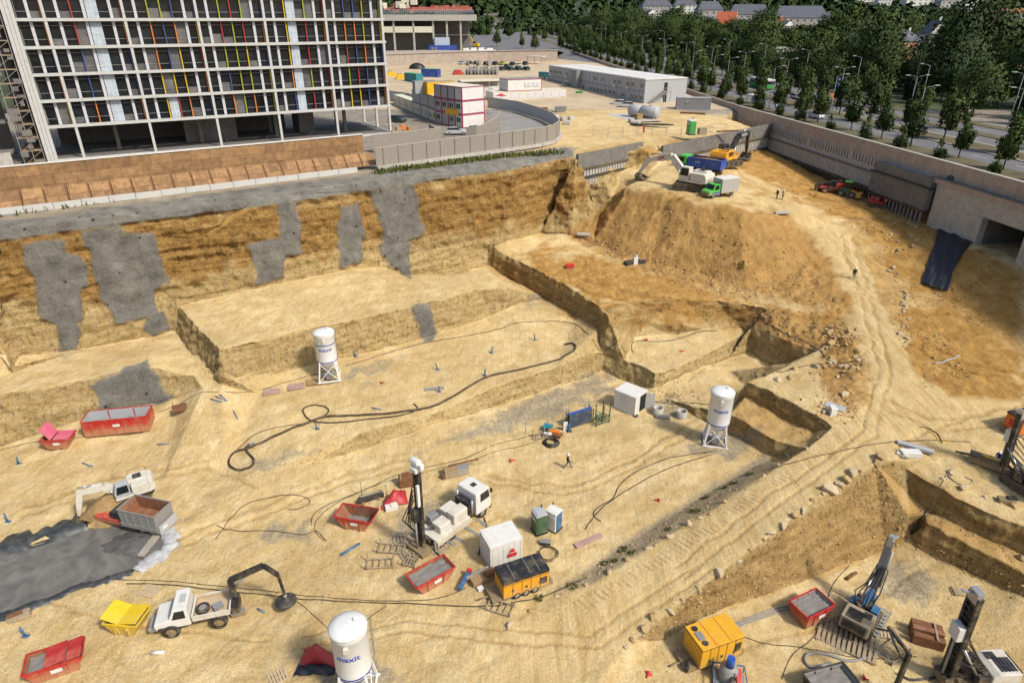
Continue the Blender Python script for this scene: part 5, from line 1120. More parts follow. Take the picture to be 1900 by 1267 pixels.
house(1312, 45, 26, 16, 13, 0, 'render_grey', 'slate', 'grey apartment house with a dark mansard roof left of the red roofed house', 'hip', 8, (4, 3))
house(1345, 62, 14, 15, 7, 70, 'render_white', 'tile_red', 'white house with a bright red gable roof', 'gable', 9, (2, 2), False); house(1442, 62, 9, 8, 9, 10, 'tile_red', 'tile_red', 'red brick house between dark trees', 'gable', 3)
house(1455, 64, 10, 8, 6, 20, 'render_white', 'slate', 'white cottage beside the red brick house', 'gable', 4); house(1527, 58, 14, 12, 9, -20, 'render_grey', 'slate', 'dark roofed house at the edge of the tall trees', 'hip', 6, (3, 2), False)
house(1668, 118, 8, 9, 9, 12, 'render_orange', 'slate', 'orange rendered house with a slate roof among the trees', 'hip', 4, (3, 3)); house(1695, 112, 7, 8, 8, 0, 'wood', 'slate', 'narrow brown house between the orange and the white house', 'gable', 3.5, (2, 2))
house(1718, 118, 7.5, 9, 12, -5, 'render_white', 'slate', 'tall white house with a steep dark roof among the trees', 'gable', 5, (2, 3)); house(1888, 135, 12, 10, 8, 10, 'render_orange', 'slate', 'dark roofed house at the edge of the picture behind the black wood', 'hip', 5, (3, 2))
house(1215, 30, 34, 16, 10, 4, 'render_grey', 'slate', 'grey roofed apartment block far behind the boulevard trees', 'hip', 7, (7, 3), False); house(1268, 26, 26, 14, 9, 0, 'render_white', 'slate', 'pale apartment block with white gables far behind the trees', 'hip', 6, (5, 3), False)
house(1205, 40, 12, 10, 7, 20, 'render_white', 'slate', 'small white house with a dark roof in the trees', 'gable', 4.5); house(1225, 58, 18, 10, 6, -10, 'render_grey', 'slate', 'low dark roofed house behind the boulevard trees', 'gable', 4)
for i, (px, py, w, lb) in enumerate(((1700, 10, 60, 'long white factory hall high on the hillside'), (1760, 16, 50, 'blue grey hall below the white factory hall'), (1805, 22, 70, 'white stepped building on the hillside below the halls'), (1842, 42, 46, 'long low house with a reddish roof on the far slope'), (1890, 42, 40, 'white gabled house with a reddish roof at the frame edge'),
                                    (1600, 4, 40, 'pale hall on the ridge behind the poplars'), (1640, 10, 30, 'yellowish house on the ridge'), (1545, 12, 30, 'small pale house group on the ridge'))):
    house(px, py, w * .8, 16, 10, rnd.uniform(-10, 10), 'render_white' if i != 1 else 'render_grey', 'tile_red' if i in (3, 4) else 'slate', lb, 'gable' if i < 3 else 'hip', 5, (5, 2), False)
o = MB().box0(-22, -4, 4.5, 22, 4, 6).box0(-22, -4.2, 6, 22, -3.9, 7.0).build('overpass', 'concrete'); o.location = PF(1480, 118); o.rotation_euler = (0, 0, R(18)); tag(o, 'pale concrete overpass between the trees beyond the boulevard', 'bridge')
# ================================================================ VEGETATION
def leafmat(name, c0, c1):
    m, t, b = _nt(name); n = t.nodes; l = t.links; g = n.new('ShaderNodeNewGeometry'); oi = n.new('ShaderNodeObjectInfo')
    ns = n.new('ShaderNodeTexNoise'); ns.inputs['Scale'].default_value = .8; ns.inputs['Detail'].default_value = 4; l.new(g.outputs['Position'], ns.inputs['Vector'])
    ad = n.new('ShaderNodeMath'); ad.operation = 'MULTIPLY_ADD'; l.new(oi.outputs['Random'], ad.inputs[0]); ad.inputs[1].default_value = .5; l.new(ns.outputs[0], ad.inputs[2])
    r = n.new('ShaderNodeMapRange'); r.inputs[1].default_value = .35; r.inputs[2].default_value = 1.1; l.new(ad.outputs[0], r.inputs[0])
    mx = n.new('ShaderNodeMix'); mx.data_type = 'RGBA'; l.new(r.outputs[0], mx.inputs[0]); mx.inputs[6].default_value = (*c0, 1); mx.inputs[7].default_value = (*c1, 1); l.new(mx.outputs[2], b.inputs['Base Color'])
    b.inputs['Roughness'].default_value = .7; b.inputs['Specular IOR Level'].default_value = .2; MATS[name] = m
leafmat('leaf_young', (.020, .044, .008), (.075, .108, .022)); leafmat('leaf_wood', (.014, .030, .007), (.058, .085, .016)); leafmat('leaf_dark', (.008, .015, .007), (.020, .030, .012)); leafmat('leaf_weed', (.05, .075, .015), (.13, .13, .03))
def crown_mesh(name, shape, n, q, m, seed, core=True):
    """leaf-sized faces gathered in clumps through the crown's volume"""
    g = np.random.default_rng(seed); pts = []
    cl = []
    while len(cl) < max(8, n // 45):
        p = g.uniform(-1, 1, 3); p[2] = (p[2] + 1) / 2; r = math.hypot(p[0], p[1]); w = shape(p[2])
        if r < w and (r > w * .45 or g.random() < .3): cl.append((p[0], p[1], p[2]))
    cl = np.array(cl); k = g.integers(0, len(cl), n); s = np.array([.17, .17, .085])
    c = cl[k] + g.normal(0, 1, (n, 3)) * s * np.minimum(1, np.array([shape(z) for z in cl[k][:, 2]])[:, None] * 1.3 + .25)
    c[:, 2] = np.maximum(c[:, 2], .01)
    a = g.normal(0, 1, (n, 3)); a /= np.linalg.norm(a, axis=1, keepdims=True); u = np.cross(a, g.normal(0, 1, (n, 3))); u /= np.linalg.norm(u, axis=1, keepdims=True); v = np.cross(a, u); u = np.where(((np.cross(u, v) * (c - np.array([0, 0, .35]))).sum(1, keepdims=True)) < 0, -u, u)
    return c, u, v, g.uniform(.6, 1.3, n)
def make_tree(name, label, cat, H, Wd, trunk, shape, n, q, leaf, seed, group, lean=.0):
    t = thing(name, label, cat, (0, 0, 0), 0, group)
    c, u, v, sc_ = crown_mesh(name, shape, n, q, leaf, seed); S = np.array([Wd / 2, Wd / 2, H - trunk]); c = c * S + np.array([0, 0, trunk])
    k = (sc_ * q)[:, None]; V4 = np.stack((c - u * k - v * k * .7, c + u * k - v * k * .7, c + u * k + v * k * .7, c - u * k + v * k * .7), 1).reshape(-1, 3)
    me = bpy.data.meshes.new('crown'); me.from_pydata(V4.tolist(), [], np.arange(len(V4)).reshape(-1, 4).tolist()); me.update(); me.materials.append(MATS[leaf]); nn = c - np.array([0, 0, trunk + (H - trunk) * .35]); nn[:, 2] *= .8; nn /= np.linalg.norm(nn, axis=1, keepdims=True); nn = nn * .8 + np.cross(u, v) * np.sign((np.cross(u, v) * nn).sum(1, keepdims=True)) * .45; nn /= np.linalg.norm(nn, axis=1, keepdims=True); me.normals_split_custom_set_from_vertices(np.repeat(nn, 4, 0).tolist()); o = bpy.data.objects.new('crown', me); COL.objects.link(o); o.parent = t
    b = MB(); rt = max(.07, H * .012); b.tube([(0, 0, -.3), (.03, 0, trunk), (lean, .05, trunk + (H - trunk) * .5), (lean, .1, H * .93)], [rt * 1.3, rt, rt * .7, rt * .25], 7); g = random.Random(seed)
    for i in range(7):
        z = trunk + (H - trunk) * (.05 + .1 * i); a = g.uniform(0, 6.28); r = Wd * .4 * shape(.05 + .1 * i); b.tube([(0, 0, z), (math.cos(a) * r * .5, math.sin(a) * r * .5, z + r * .4), (math.cos(a) * r, math.sin(a) * r, z + r * .7)], [rt * .5, rt * .3, rt * .12], 5)
    b.build('trunk', 'bark', t); return t
cone = lambda z: max(.02, (1 - z) ** .8 * (.25 + min(1, z * 6) * .75)); colm = lambda z: max(.02, min(1, z * 5 + .35) * min(1, (1 - z) * 2.2) ** .6)
dome = lambda z: max(.05, math.sqrt(max(0, 1 - (2 * z - .85) ** 2 / 1.35))); fir = lambda z: max(.02, (1 - z) * min(1, .4 + z * 8))
yt = [make_tree('young_tree', 'young conical tree on the verge beyond the retaining wall', 'tree', 8.8, 3.7, 1.9, cone, 1500, .16, 'leaf_young', 40 + i, 'young trees along the near verge') for i in range(3)]
bt = [make_tree('small_tree', 'small light green tree close behind the retaining wall', 'tree', 5.0, 2.6, .5, cone, 900, .13, 'leaf_young', 60 + i, 'small trees behind the retaining wall') for i in range(2)]
ct = [make_tree('columnar_tree', 'dark columnar tree on the boulevard median', 'tree', 9.5, 3.2, 1.8, colm, 1500, .18, 'leaf_wood', 80 + i, 'columnar trees on the median') for i in range(2)]
wt = [make_tree('broadleaf_tree', 'broadleaf tree in the dark wood beyond the boulevard', 'tree', 14 + 2 * i, 12 + 1.8 * i, 2.5, dome, 3000, .36, 'leaf_wood', 100 + i, 'trees of the wood beyond the boulevard') for i in range(4)]
dt = [make_tree('conifer_tree', 'blackish conifer in the wood beyond the boulevard', 'tree', 19, 7.5, 1.5, fir, 2000, .36, 'leaf_dark', 120 + i, 'conifers in the wood') for i in range(2)]
used = set()
def plant(tr, p, s, sq=1.0):
    src = tr[rnd.randrange(len(tr))]; rz = rnd.uniform(0, 6.28)
    if src.name in used: o = copy_tree(src, p, rz)
    else: used.add(src.name); o = src; o.location = p; o.rotation_euler = (0, 0, rz)
    o.scale = (s * sq, s * sq, s); return o
for s in list(range(-260, 110, 10)): plant(yt, wf(s + rnd.uniform(-1.5, 1.5), 8.3 + rnd.uniform(-.5, .5)), rnd.uniform(.85, 1.15))
for s in list(range(-270, 110, 11)): plant(bt, wf(s + 4 + rnd.uniform(-1.5, 1.5), 4.2), rnd.uniform(.75, 1.15))
for s in list(range(-420, 110, 13)):
    plant(ct, wf(s + rnd.uniform(-2, 2), 20.5 + rnd.uniform(-1, 1)), rnd.uniform(.8, 1.1))
    if rnd.random() < .8: plant(ct, wf(s + rnd.uniform(-2, 2), 31.9), rnd.uniform(.8, 1.15))
# the wood: trees one can tell apart, keeping clear of the houses
def hides(x, y, h):
    qx, qy = Q(x, y, zf(x, y) + h)
    return any(y < hy and abs(qx - a) < w * .8 and qy < b_ - 11 for a, b_, w, hy in HB)
HP = [(o.location.x, o.location.y) for o in COL.objects if o.get('category') == 'house']
def clear(x, y, py):
    for hx, hy in HP:
        k = hy / max(y, 1); dx = abs(x * k - hx)
        if dx < 9 and y < hy + 8 and (hy - y) < 75: return False
        if math.hypot(x - hx, y - hy) < 13: return False
    return True
cnt_ = 0; k = 0; pl = []
while cnt_ < 285 and k < 6000:
    k += 1; s = rnd.uniform(-420, 75); o_ = 50 + 190 * rnd.random() ** 1.3; p = wf(s, o_)
    qx, qy = Q(p.x, p.y, p.z)
    if not (930 < qx < 2050): continue
    if 1430 < qx < 1540 and 90 < qy < 140: continue
    if any(math.hypot(p.x - a, p.y - b_) < 7.2 for a, b_ in pl) or not clear(p.x, p.y, qy): continue
    pl.append((p.x, p.y)); dk = (qx > 1640 and qy > 120) or rnd.random() < .13
    sc_ = rnd.uniform(.6, 1.1) if o_ > 60 else rnd.uniform(.5, .8)
    while sc_ > .25 and hides(p.x, p.y, 16 * sc_): sc_ -= .08
    if sc_ < .3: continue
    if dk and rnd.random() < .45: plant(dt, p, sc_)
    else: plant(wt, p, sc_)
    cnt_ += 1
for px, py, s in ((1770, 150, 1.3), (1620, 130, 1.3), (1780, 130, 1.5), (1830, 140, 1.35), (1560, 125, 1.3), (1255, 75, 1.25), (1590, 120, 1.3), (1760, 170, 1.2), (1810, 150, 1.4), (1640, 165, .7)): plant(wt, PF(px, py), s, .9)
for px, py in ((922, 88), (968, 91), (992, 97), (1040, 92), (1067, 104), (1084, 104), (1010, 78), (1110, 106), (905, 70), (945, 74), (1130, 112), (880, 66)): plant(yt, PF(px, py), rnd.uniform(.9, 1.3))
o = MB().add([PF(x, y, .05) for x, y in ((868, 84), (900, 92), (985, 99), (1036, 110), (1130, 120), (1085, 100), (1010, 72), (940, 52), (893, 50))], [tuple(range(9))]).build('pavement', 'asphalt', fix=False); o['kind'] = 'structure'
# far wooded slopes as one mass
g = np.random.default_rng(5); n = 6500; X = g.uniform(-900, 1500, n); Y = 420 + 1250 * g.random(n) ** 1.15
keep = [i for i in range(n) if not any(math.hypot(X[i] - hx, Y[i] - hy) < 20 or (abs(X[i] * hy / Y[i] - hx) < 24 and hy - 130 < Y[i] < hy) for hx, hy in HP) and (X[i] > WO.x - (Y[i] - 160) * .1347 + 46 or Y[i] > 560) and not hides(X[i], Y[i], 9)]
m_ = 46; C = np.array([(X[i], Y[i], zf(X[i], Y[i])) for i in keep]); szs = g.uniform(5, 9.5, len(C)) * (1 + (C[:, 1] > 800) * .5); hh = szs * g.uniform(1.1, 1.7, len(C))
d = g.normal(0, 1, (len(C), m_, 3)); d /= np.linalg.norm(d, axis=2, keepdims=True); d[:, :, 2] = np.abs(d[:, :, 2]) * 1.0
ctr = C[:, None, :] + d * np.stack((szs * .55, szs * .55, hh * .8), 1)[:, None, :] * g.uniform(.6, 1.05, (len(C), m_, 1)); ctr = ctr.reshape(-1, 3)
a = d.reshape(-1, 3) + g.normal(0, .55, (len(ctr), 3)); a /= np.linalg.norm(a, axis=1, keepdims=True); u = np.cross(a, g.normal(0, 1, a.shape)); u /= np.linalg.norm(u, axis=1, keepdims=True); v = np.cross(a, u); kk = np.repeat(szs, m_)[:, None] * .19
V4 = np.stack((ctr - u * kk - v * kk, ctr + u * kk - v * kk, ctr + u * kk + v * kk, ctr - u * kk + v * kk), 1).reshape(-1, 3)
me = bpy.data.meshes.new('far_wood'); me.from_pydata(V4.tolist(), [], np.arange(len(V4)).reshape(-1, 4).tolist()); me.update(); me.materials.append(MATS['leaf_wood']); nn = d.reshape(-1, 3) + np.array([0, 0, .4]); nn /= np.linalg.norm(nn, axis=1, keepdims=True); me.normals_split_custom_set_from_vertices(np.repeat(nn, 4, 0).tolist()); fw = bpy.data.objects.new('far_wood', me); COL.objects.link(fw); tag(fw, 'dark wood covering the far slopes', 'wood', None, 'stuff')
# scrub and weeds at pit edge and road banks
def weeds(name, spots, label, hgt=.5):
    vs = []; fs = []
    for p, r, n in spots:
        for k in range(n):
            a = rnd.uniform(0, 6.28); rr = r * math.sqrt(rnd.random()); x = p.x + math.cos(a) * rr; y = p.y + math.sin(a) * rr; h = hgt * rnd.uniform(.4, 1.2); b_ = rnd.uniform(0, 6.28); w = h * .22
            q = Vector((x, y, HZ(x, y) - .05)); o = len(vs); dx, dy = math.cos(b_) * w, math.sin(b_) * w; lx, ly = rnd.uniform(-.3, .3) * h, rnd.uniform(-.3, .3) * h
            vs += [q + Vector((-dx, -dy, 0)), q + Vector((dx, dy, 0)), q + Vector((dx * .6 + lx, dy * .6 + ly, h)), q + Vector((-dx * .6 + lx, -dy * .6 + ly, h * .8))]; fs.append((o, o + 1, o + 2, o + 3))
    me = bpy.data.meshes.new(name); me.from_pydata([tuple(v) for v in vs], [], fs); me.update(); me.materials.append(MATS['leaf_weed']); o = bpy.data.objects.new(name, me); COL.objects.link(o); tag(o, label, 'weeds', None, 'stuff')
weeds('weeds', [(P(x, 318 - (x - 702) * .132 + 3, 20.7), 1.1, 26) for x in range(702, 1040, 9)] + [(P(x, 398 - x * .14 + 6, 20.7), .7, 5) for x in range(0, 690, 30)], 'yellow green weeds at the foot of the grey hoarding', .7)
weeds('weeds', [(G(x, y), r_, int(150 * r_)) for x, y, r_ in ((1288, 948, .6), (1309, 923, .35), (1155, 1020, .5), (1172, 1025, .4), (1140, 1040, .3), (1062, 1088, .5), (1240, 982, .3), (1360, 897, .4), (1120, 1045, .4), (1345, 905, .3), (1000, 1110, .4), (1375, 492, .6), (1390, 880, .4))], 'green weeds on the bank beside the haul road', .26)
# ================================================================ MACHINES
for a in (('lid_red', (0.38, 0.025, 0.022), .5, 0, .2, 1.2, .35), ('lid_yellow', (0.64, 0.44, 0.015), .5, 0, .12, 1, .25), ('gen_yellow', (.64, .33, .018), .45, 0, .12, 1.2, .3), ('mach_white', (0.56, 0.53, 0.46), .5, 0, .15, 2, .55), ('mach_yellow', (0.66, 0.30, 0.015), .45, 0, .12, 1.2, .3), ('mach_black', (0.02, 0.02, 0.022), .45, 0, .3, 2, .3), ('truck_blue', (0.02, 0.075, 0.32), .4, 0, .1, 1, .2),
          ('truck_green', (0.07, 0.42, 0.06), .4, 0, .1, 1, .15), ('mach_red', (0.45, 0.03, 0.025), .4, 0, .15, 1.5, .3), ('tarp_grey', (0.36, 0.35, 0.33), .7, 0, .08, 1, .2), ('muck', (0.20, 0.185, 0.165), .95, 0, .3, 1.5, .3, (.12, .1, .08)),
          ('soil', (0.20, 0.12, 0.05), .95, 0, .35, 1.5, .3, (.32, .21, .1)), ('skip_red', (0.40, 0.022, 0.02), .5, 0, .22, 1.2, .35), ('lid_pink', (0.52, 0.10, 0.17), .55, 0, .12, 1, .3), ('skip_yellow', (0.68, 0.47, 0.015), .5, 0, .12, 1, .25),
          ('rig_blue', (0.035, 0.12, 0.25), .5, 0, .2, 2, .35), ('green_steel', (0.05, 0.10, 0.05), .6, 0, .2, 2, .3), ('track_mud', (0.10, 0.085, 0.06), .9, .1, .3, 5, .5, (.28, .2, .1)), ('silo_white', (0.66, 0.66, 0.65), .4, 0, .05, 1, .18, (.5, .46, .38)),
          ('maxit_blue', (0.03, 0.05, 0.30), .5, 0, .05, 1, 0), ('decal_red', (0.5, 0.03, 0.03), .5, 0, .05, 1, 0), ('crate_blue', (0.035, 0.055, 0.085), .6, 0, .2, 1, .3), ('rusty_inside', (0.23, 0.10, 0.05), .9, 0, .35, 1.2, .4, (.30, .24, .18))): mat(*a)
def head(p0, p1): a, b = G(*p0), G(*p1); return math.atan2(b.y - a.y, b.x - a.x)
def level(p, rz, L, Wd):
    """rest height under a footprint"""
    c, s = math.cos(rz), math.sin(rz); zs_ = sorted(HZ(p.x + c * a - s * b_, p.y + s * a + c * b_) for a in (-L / 2, 0, L / 2) for b_ in (-Wd / 2, 0, Wd / 2))
    return Vector((p.x, p.y, (zs_[6] + zs_[7]) / 2 - .03))
def track(par, y, L, h, w):
    b = MB(); r = h / 2; pr = [(L / 2 - r + r * math.cos(a), r + r * math.sin(a)) for a in [(-90 + 30 * k) * math.pi / 180 for k in range(7)]] + [(-L / 2 + r + r * math.cos(a), r + r * math.sin(a)) for a in [(90 + 30 * k) * math.pi / 180 for k in range(7)]]
    b.side(pr, y - w / 2, y + w / 2); o = b.build('track', 'track_mud', par, bevel=.02)
    c = MB(); n = int(L / .3)
    for k in range(n):
        x = -L / 2 + r + (L - 2 * r) * k / max(1, n - 1)
        for z in (-.02, h): c.box((x, y, z + .01), (.1, w + .04, .05))
    c.build('grouser', 'mach_black', o)
    for k in range(5): x = -L / 2 + r + (L - 2 * r) * k / 4; s = 1 if y > 0 else -1; MB().cyl((x, y + s * (w / 2 - .02), r), (x, y + s * (w / 2 + .05), r), r * .55, 12).build('roller', 'steel_dark', o)
    return o
def excavator(label, p, rz, S, mb, mboom, pts, trz=0.0, cabm=None, bw=1.0, txt=None, boomtxt=None, name='excavator', mstick=None):
    t = thing(name, label, 'excavator', p, rz); t.scale = (S, S, S)
    un = MB().box((0, 0, .75), (2.2, 1.8, .5)).cyl((0, 0, .9), (0, 0, 1.15), .75, 20).build('undercarriage', 'mach_black', t); un.rotation_euler = (0, 0, trz)
    for y in (-1.15, 1.15): o = track(t, y, 4.6, .95, .62); o.rotation_euler = (0, 0, trz)
    b = MB().box0(-2.5, -1.4, 1.15, 1.3, 1.4, 1.5).box0(-2.3, -1.35, 1.5, -.2, .25, 2.65).box0(-2.3, .3, 1.5, -.5, 1.35, 2.5); b.build('house', mb, t, bevel=.08)
    MB().side([(-2.9, 1.25), (-2.3, 1.2), (-2.3, 2.5), (-2.75, 2.4), (-2.95, 1.9)], -1.35, 1.35).build('counterweight', mb, t, bevel=.08)
    b = MB()
    for k in range(5): b.box((-1.9 + k * .3, -1.36, 2.05), (.2, .06, .6))
    b.box((-1.3, -.5, 2.67), (.9, .9, .08)); b.build('vent_grille', 'mach_black', t)
    MB().cyl((-1.6, -.2, 2.6), (-1.6, -.2, 3.2), .1, 8).build('exhaust', 'mach_black', t)
    cb = MB().side([(-.35, 1.5), (1.25, 1.5), (1.3, 2.1), (1.0, 3.15), (-.3, 3.15)], .3, 1.35).build('cab', cabm or mb, t, bevel=.06)
    MB().side([(-.2, 2.0), (1.1, 2.0), (.86, 3.0), (-.2, 3.0)], .27, 1.38).build('side_window', 'glass', cb); MB().add([(1.3, .42, 1.95), (1.3, 1.23, 1.95), (1.05, 1.23, 3.05), (1.05, .42, 3.05)], [(0, 1, 2, 3)]).build('windscreen', 'glass', cb)
    b = MB().bar((-2.3, -1.3, 2.6), (-2.3, -1.3, 3.2), .04).bar((-2.3, -1.3, 3.2), (-.4, -1.3, 3.2), .04).bar((-.4, -1.3, 3.2), (-.4, -1.3, 2.6), .04); b.build('handrail', 'mach_black', t)
    (ax, az), (bx, bz), (cx, cz), (dx, dz) = pts[:4]
    V3 = lambda x, z, y=-.1: Vector((x, y, z))
    def beam(p0, p1, w, h0, h1, h2=None, nm='boom', m=None):
        p0 = Vector((p0[0], 0, p0[1])); p1 = Vector((p1[0], 0, p1[1])); d = (p1 - p0).normalized(); n_ = Vector((-d.z, 0, d.x)); mid = p0.lerp(p1, .45); h2 = h2 or max(h0, h1) * 1.25
        o_ = [p0 + n_ * h0 / 2, mid + n_ * h2 / 2, p1 + n_ * h1 / 2, p1 - n_ * h1 / 2, mid - n_ * h2 / 2, p0 - n_ * h0 / 2]
        return MB().side([(q.x, q.z) for q in o_], -.1 - w / 2, -.1 + w / 2)
    B1 = beam((ax, az), (bx, bz), .55, .7, .8); B2 = beam((bx, bz), (cx, cz), .5, .8, .45); B1.add(B2.v, B2.f); bo = B1.build('boom', mboom, t, bevel=.03)
    beam((cx + (bx - cx) * -.08, cz + .35), (dx, dz), .4, .6, .32, .65).build('stick', mstick or mboom, t, bevel=.03)
    for y in (-.5, .3): MB().cyl((ax + .3, y, az - .35), ((ax + bx) / 2, y, (az + bz) / 2 - .1), .11, 10).build('cylinder', 'silver', t)
    MB().cyl(((bx + cx) / 2, -.1, (bz + cz) / 2 + .55), (cx + .2, -.1, cz + .75), .1, 10).build('cylinder', 'silver', t)
    k = pts[4] if len(pts) > 4 else 0; ck, sk = math.cos(k), math.sin(k); rot = lambda q: (dx + q[0] * ck - q[1] * sk, dz + q[0] * sk + q[1] * ck)
    pr = [(.1, .15), (.35, -.2), (.3, -.9), (-.1, -1.25), (-.75, -1.3), (-1.05, -1.0), (-.75, -1.05), (-.2, -1.0), (.05, -.75), (.1, -.2)]
    w = .75 * bw; bk = MB().side([rot(q) for q in pr], -.1 - w, -.1 + w)
    for s in (-1, 1): bk.side([rot(q) for q in [(.2, -.1), (.3, -.9), (-.1, -1.25), (-.75, -1.3), (-1.05, -1.0)]], -.1 + s * w - .03, -.1 + s * w + .03)
    bo2 = bk.build('bucket', 'track_mud', t); te_ = MB()
    for q in range(5): x0, z0 = rot((-1.05, -1.0)); x1, z1 = rot((-1.3, -.85)); te_.bar((x0, -.1 - w + .1 + q * (2 * w - .2) / 4, z0), (x1, -.1 - w + .1 + q * (2 * w - .2) / 4, z1), .1)
    te_.build('tooth', 'grey_steel', bo2)
    if boomtxt:
        s_, m_, side_ = boomtxt; d = Vector((cx - bx, 0, cz - bz)).normalized(); mid = Vector(((bx + cx) / 2, -.1 + side_ * .29, (bz + cz) / 2)); xd = d * (-side_); yd = Vector((0, 0, 1)) - xd * xd.z; yd.normalize(); M = Matrix((( xd.x, yd.x, 0, mid.x), (xd.y, yd.y, side_, mid.y), (xd.z, yd.z, 0, mid.z), (0, 0, 0, 1)))
        text_mesh('lettering', s_, .55, m_, bo, M, .012)
    return t
def truck_cab(t, x0, x1, W_, z0, z1, m, nm='cab', low=None):
    """cab-over cab, front at x1"""
    cb = MB().side([(x0, z0), (x1, z0), (x1 + .08, z0 + .6), (x1 - .12, z1 - .15), (x1 - .3, z1), (x0 + .08, z1), (x0, z1 - .1)], -W_ / 2, W_ / 2).build(nm, m, t, bevel=.06)
    h = z1 - z0; MB().add([(x1 + .09, -W_ / 2 + .12, z0 + h * .48), (x1 + .09, W_ / 2 - .12, z0 + h * .48), (x1 - .1, W_ / 2 - .15, z1 - .28), (x1 - .1, -W_ / 2 + .15, z1 - .28)], [(0, 1, 2, 3)]).build('windscreen', 'glass', cb)
    MB().side([(x0 + (x1 - x0) * .3, z0 + h * .5), (x1 - .12, z0 + h * .5), (x1 - .28, z1 - .3), (x0 + (x1 - x0) * .3, z1 - .3)], -W_ / 2 - .02, W_ / 2 + .02).build('side_window', 'glass', cb)
    if low: MB().box0(x0 + .02, -W_ / 2 - .015, z0, x1 + .05, W_ / 2 + .015, z0 + h * .34).build('lower_panel', low, cb)
    for y in (-1, 1): MB().box((x1 + .1, y * (W_ / 2 - .28), z0 + .22), (.1, .36, .2)).build('headlight', 'silver', cb); MB().box((x1 - .05, y * (W_ / 2 + .16), z1 - .45), (.1, .22, .42)).build('mirror', 'mach_black', cb)
    MB().box((x1 + .06, 0, z0 - .12), (.25, W_ - .05, .3)).build('bumper', 'mach_black', cb)
    return cb
def hopper(t, x0, x1, W_, z0, z1, m, inside='rusty_inside', fill=None, fz=.5, th=.07, nm='tipper_body', fl=0.0, flw=0.0):
    """open box with real walls; fl / flw = how much the top flares out"""
    a = [(x0 + fl, -W_ / 2 + flw, z0), (x1 - fl, -W_ / 2 + flw, z0), (x1 - fl, W_ / 2 - flw, z0), (x0 + fl, W_ / 2 - flw, z0), (x0, -W_ / 2, z1), (x1, -W_ / 2, z1), (x1, W_ / 2, z1), (x0, W_ / 2, z1)]
    i_ = [(x0 + th, -W_ / 2 + th, z1), (x1 - th, -W_ / 2 + th, z1), (x1 - th, W_ / 2 - th, z1), (x0 + th, W_ / 2 - th, z1)]
    o = MB().add(a + i_, [(0, 3, 2, 1), (0, 1, 5, 4), (1, 2, 6, 5), (2, 3, 7, 6), (3, 0, 4, 7), (4, 5, 9, 8), (5, 6, 10, 9), (6, 7, 11, 10), (7, 4, 8, 11)]).build(nm, m, t, fix=False)
    lo = [(x0 + fl + th, -W_ / 2 + flw + th, z0 + th), (x1 - fl - th, -W_ / 2 + flw + th, z0 + th), (x1 - fl - th, W_ / 2 - flw - th, z0 + th), (x0 + fl + th, W_ / 2 - flw - th, z0 + th)]
    up_ = [(x, y, z - .004) for x, y, z in i_]
    MB().add(lo + up_, [(0, 1, 2, 3), (0, 4, 5, 1), (1, 5, 6, 2), (2, 6, 7, 3), (3, 7, 4, 0)]).build('lining', inside, o, fix=False)
    e = MB(); r_ = .06
    for p_, q_ in zip(a[4:], a[5:] + a[4:5]): e.bar(p_, q_, .1, .12)
    for k in range(1, max(2, int((x1 - x0) / .8))):
        x = x0 + (x1 - x0) * k / max(2, int((x1 - x0) / .8)); xb = x0 + fl + (x1 - x0 - 2 * fl) * k / max(2, int((x1 - x0) / .8))
        for s in (-1, 1): e.bar((xb, s * (W_ / 2 - flw + .02), z0 + .05), (x, s * (W_ / 2 + .02), z1), .09)
    e.build('rim', m, o)
    if fill:
        k = fz; n = 10; vs = []; g = random.Random(int(abs(x1 * 100)) + len(nm))
        for j in range(n + 1):
            for i in range(n + 1):
                u, v = i / n, j / n; sx = fl * (1 - k) + th * 1.5; sy = flw * (1 - k) + th * 1.5; vs.append((x0 + sx + (x1 - x0 - 2 * sx) * u, -W_ / 2 + sy + (W_ - 2 * sy) * v, z0 + (z1 - z0) * k + g.uniform(-.08, .08) + .3 * (z1 - z0) * math.sin(u * 3.1) * math.sin(v * 3.1) * (.7 if 'soil' in fill else .15)))
        MB().add(vs, [(j * (n + 1) + i, j * (n + 1) + i + 1, (j + 1) * (n + 1) + i + 1, (j + 1) * (n + 1) + i) for j in range(n) for i in range(n)], True).build('load', fill, o)
    return o
def chassis(t, x0, x1, z=.75, w=.9): MB().box0(x0, -w / 2, z - .2, x0 + (x1 - x0), w / 2, z + .12).build('chassis', 'mach_black', t)
# --- white excavator with long boom lowered to the left, on the mound
p = level(G(1280, 351), 0, 3, 3); rz = head((1285, 352), (1165, 334))
excavator('large white excavator with its long boom stretched out to a bucket on the mound', p, rz, 1.22, 'mach_white', 'mach_white', [(1.0, 1.7), (3.4, 4.1), (6.6, 3.2), (8.6, .95), -.3], R(20), None, 1.1, None, ('O&K', 'decal_red', 1))
# --- yellow excavator with black boom
p = level(G(1345, 309), 0, 3, 3); rz = head((1340, 312), (1415, 300))
excavator('yellow crawler excavator with a raised black boom digging the dirt heap', p, rz, 1.22, 'mach_yellow', 'mach_black', [(.9, 1.8), (2.9, 4.1), (6.2, 4.2), (6.9, 1.0), -.2], R(-24), 'mach_black', 1.1, None, ('VOLVO', 'white_paint', -1))
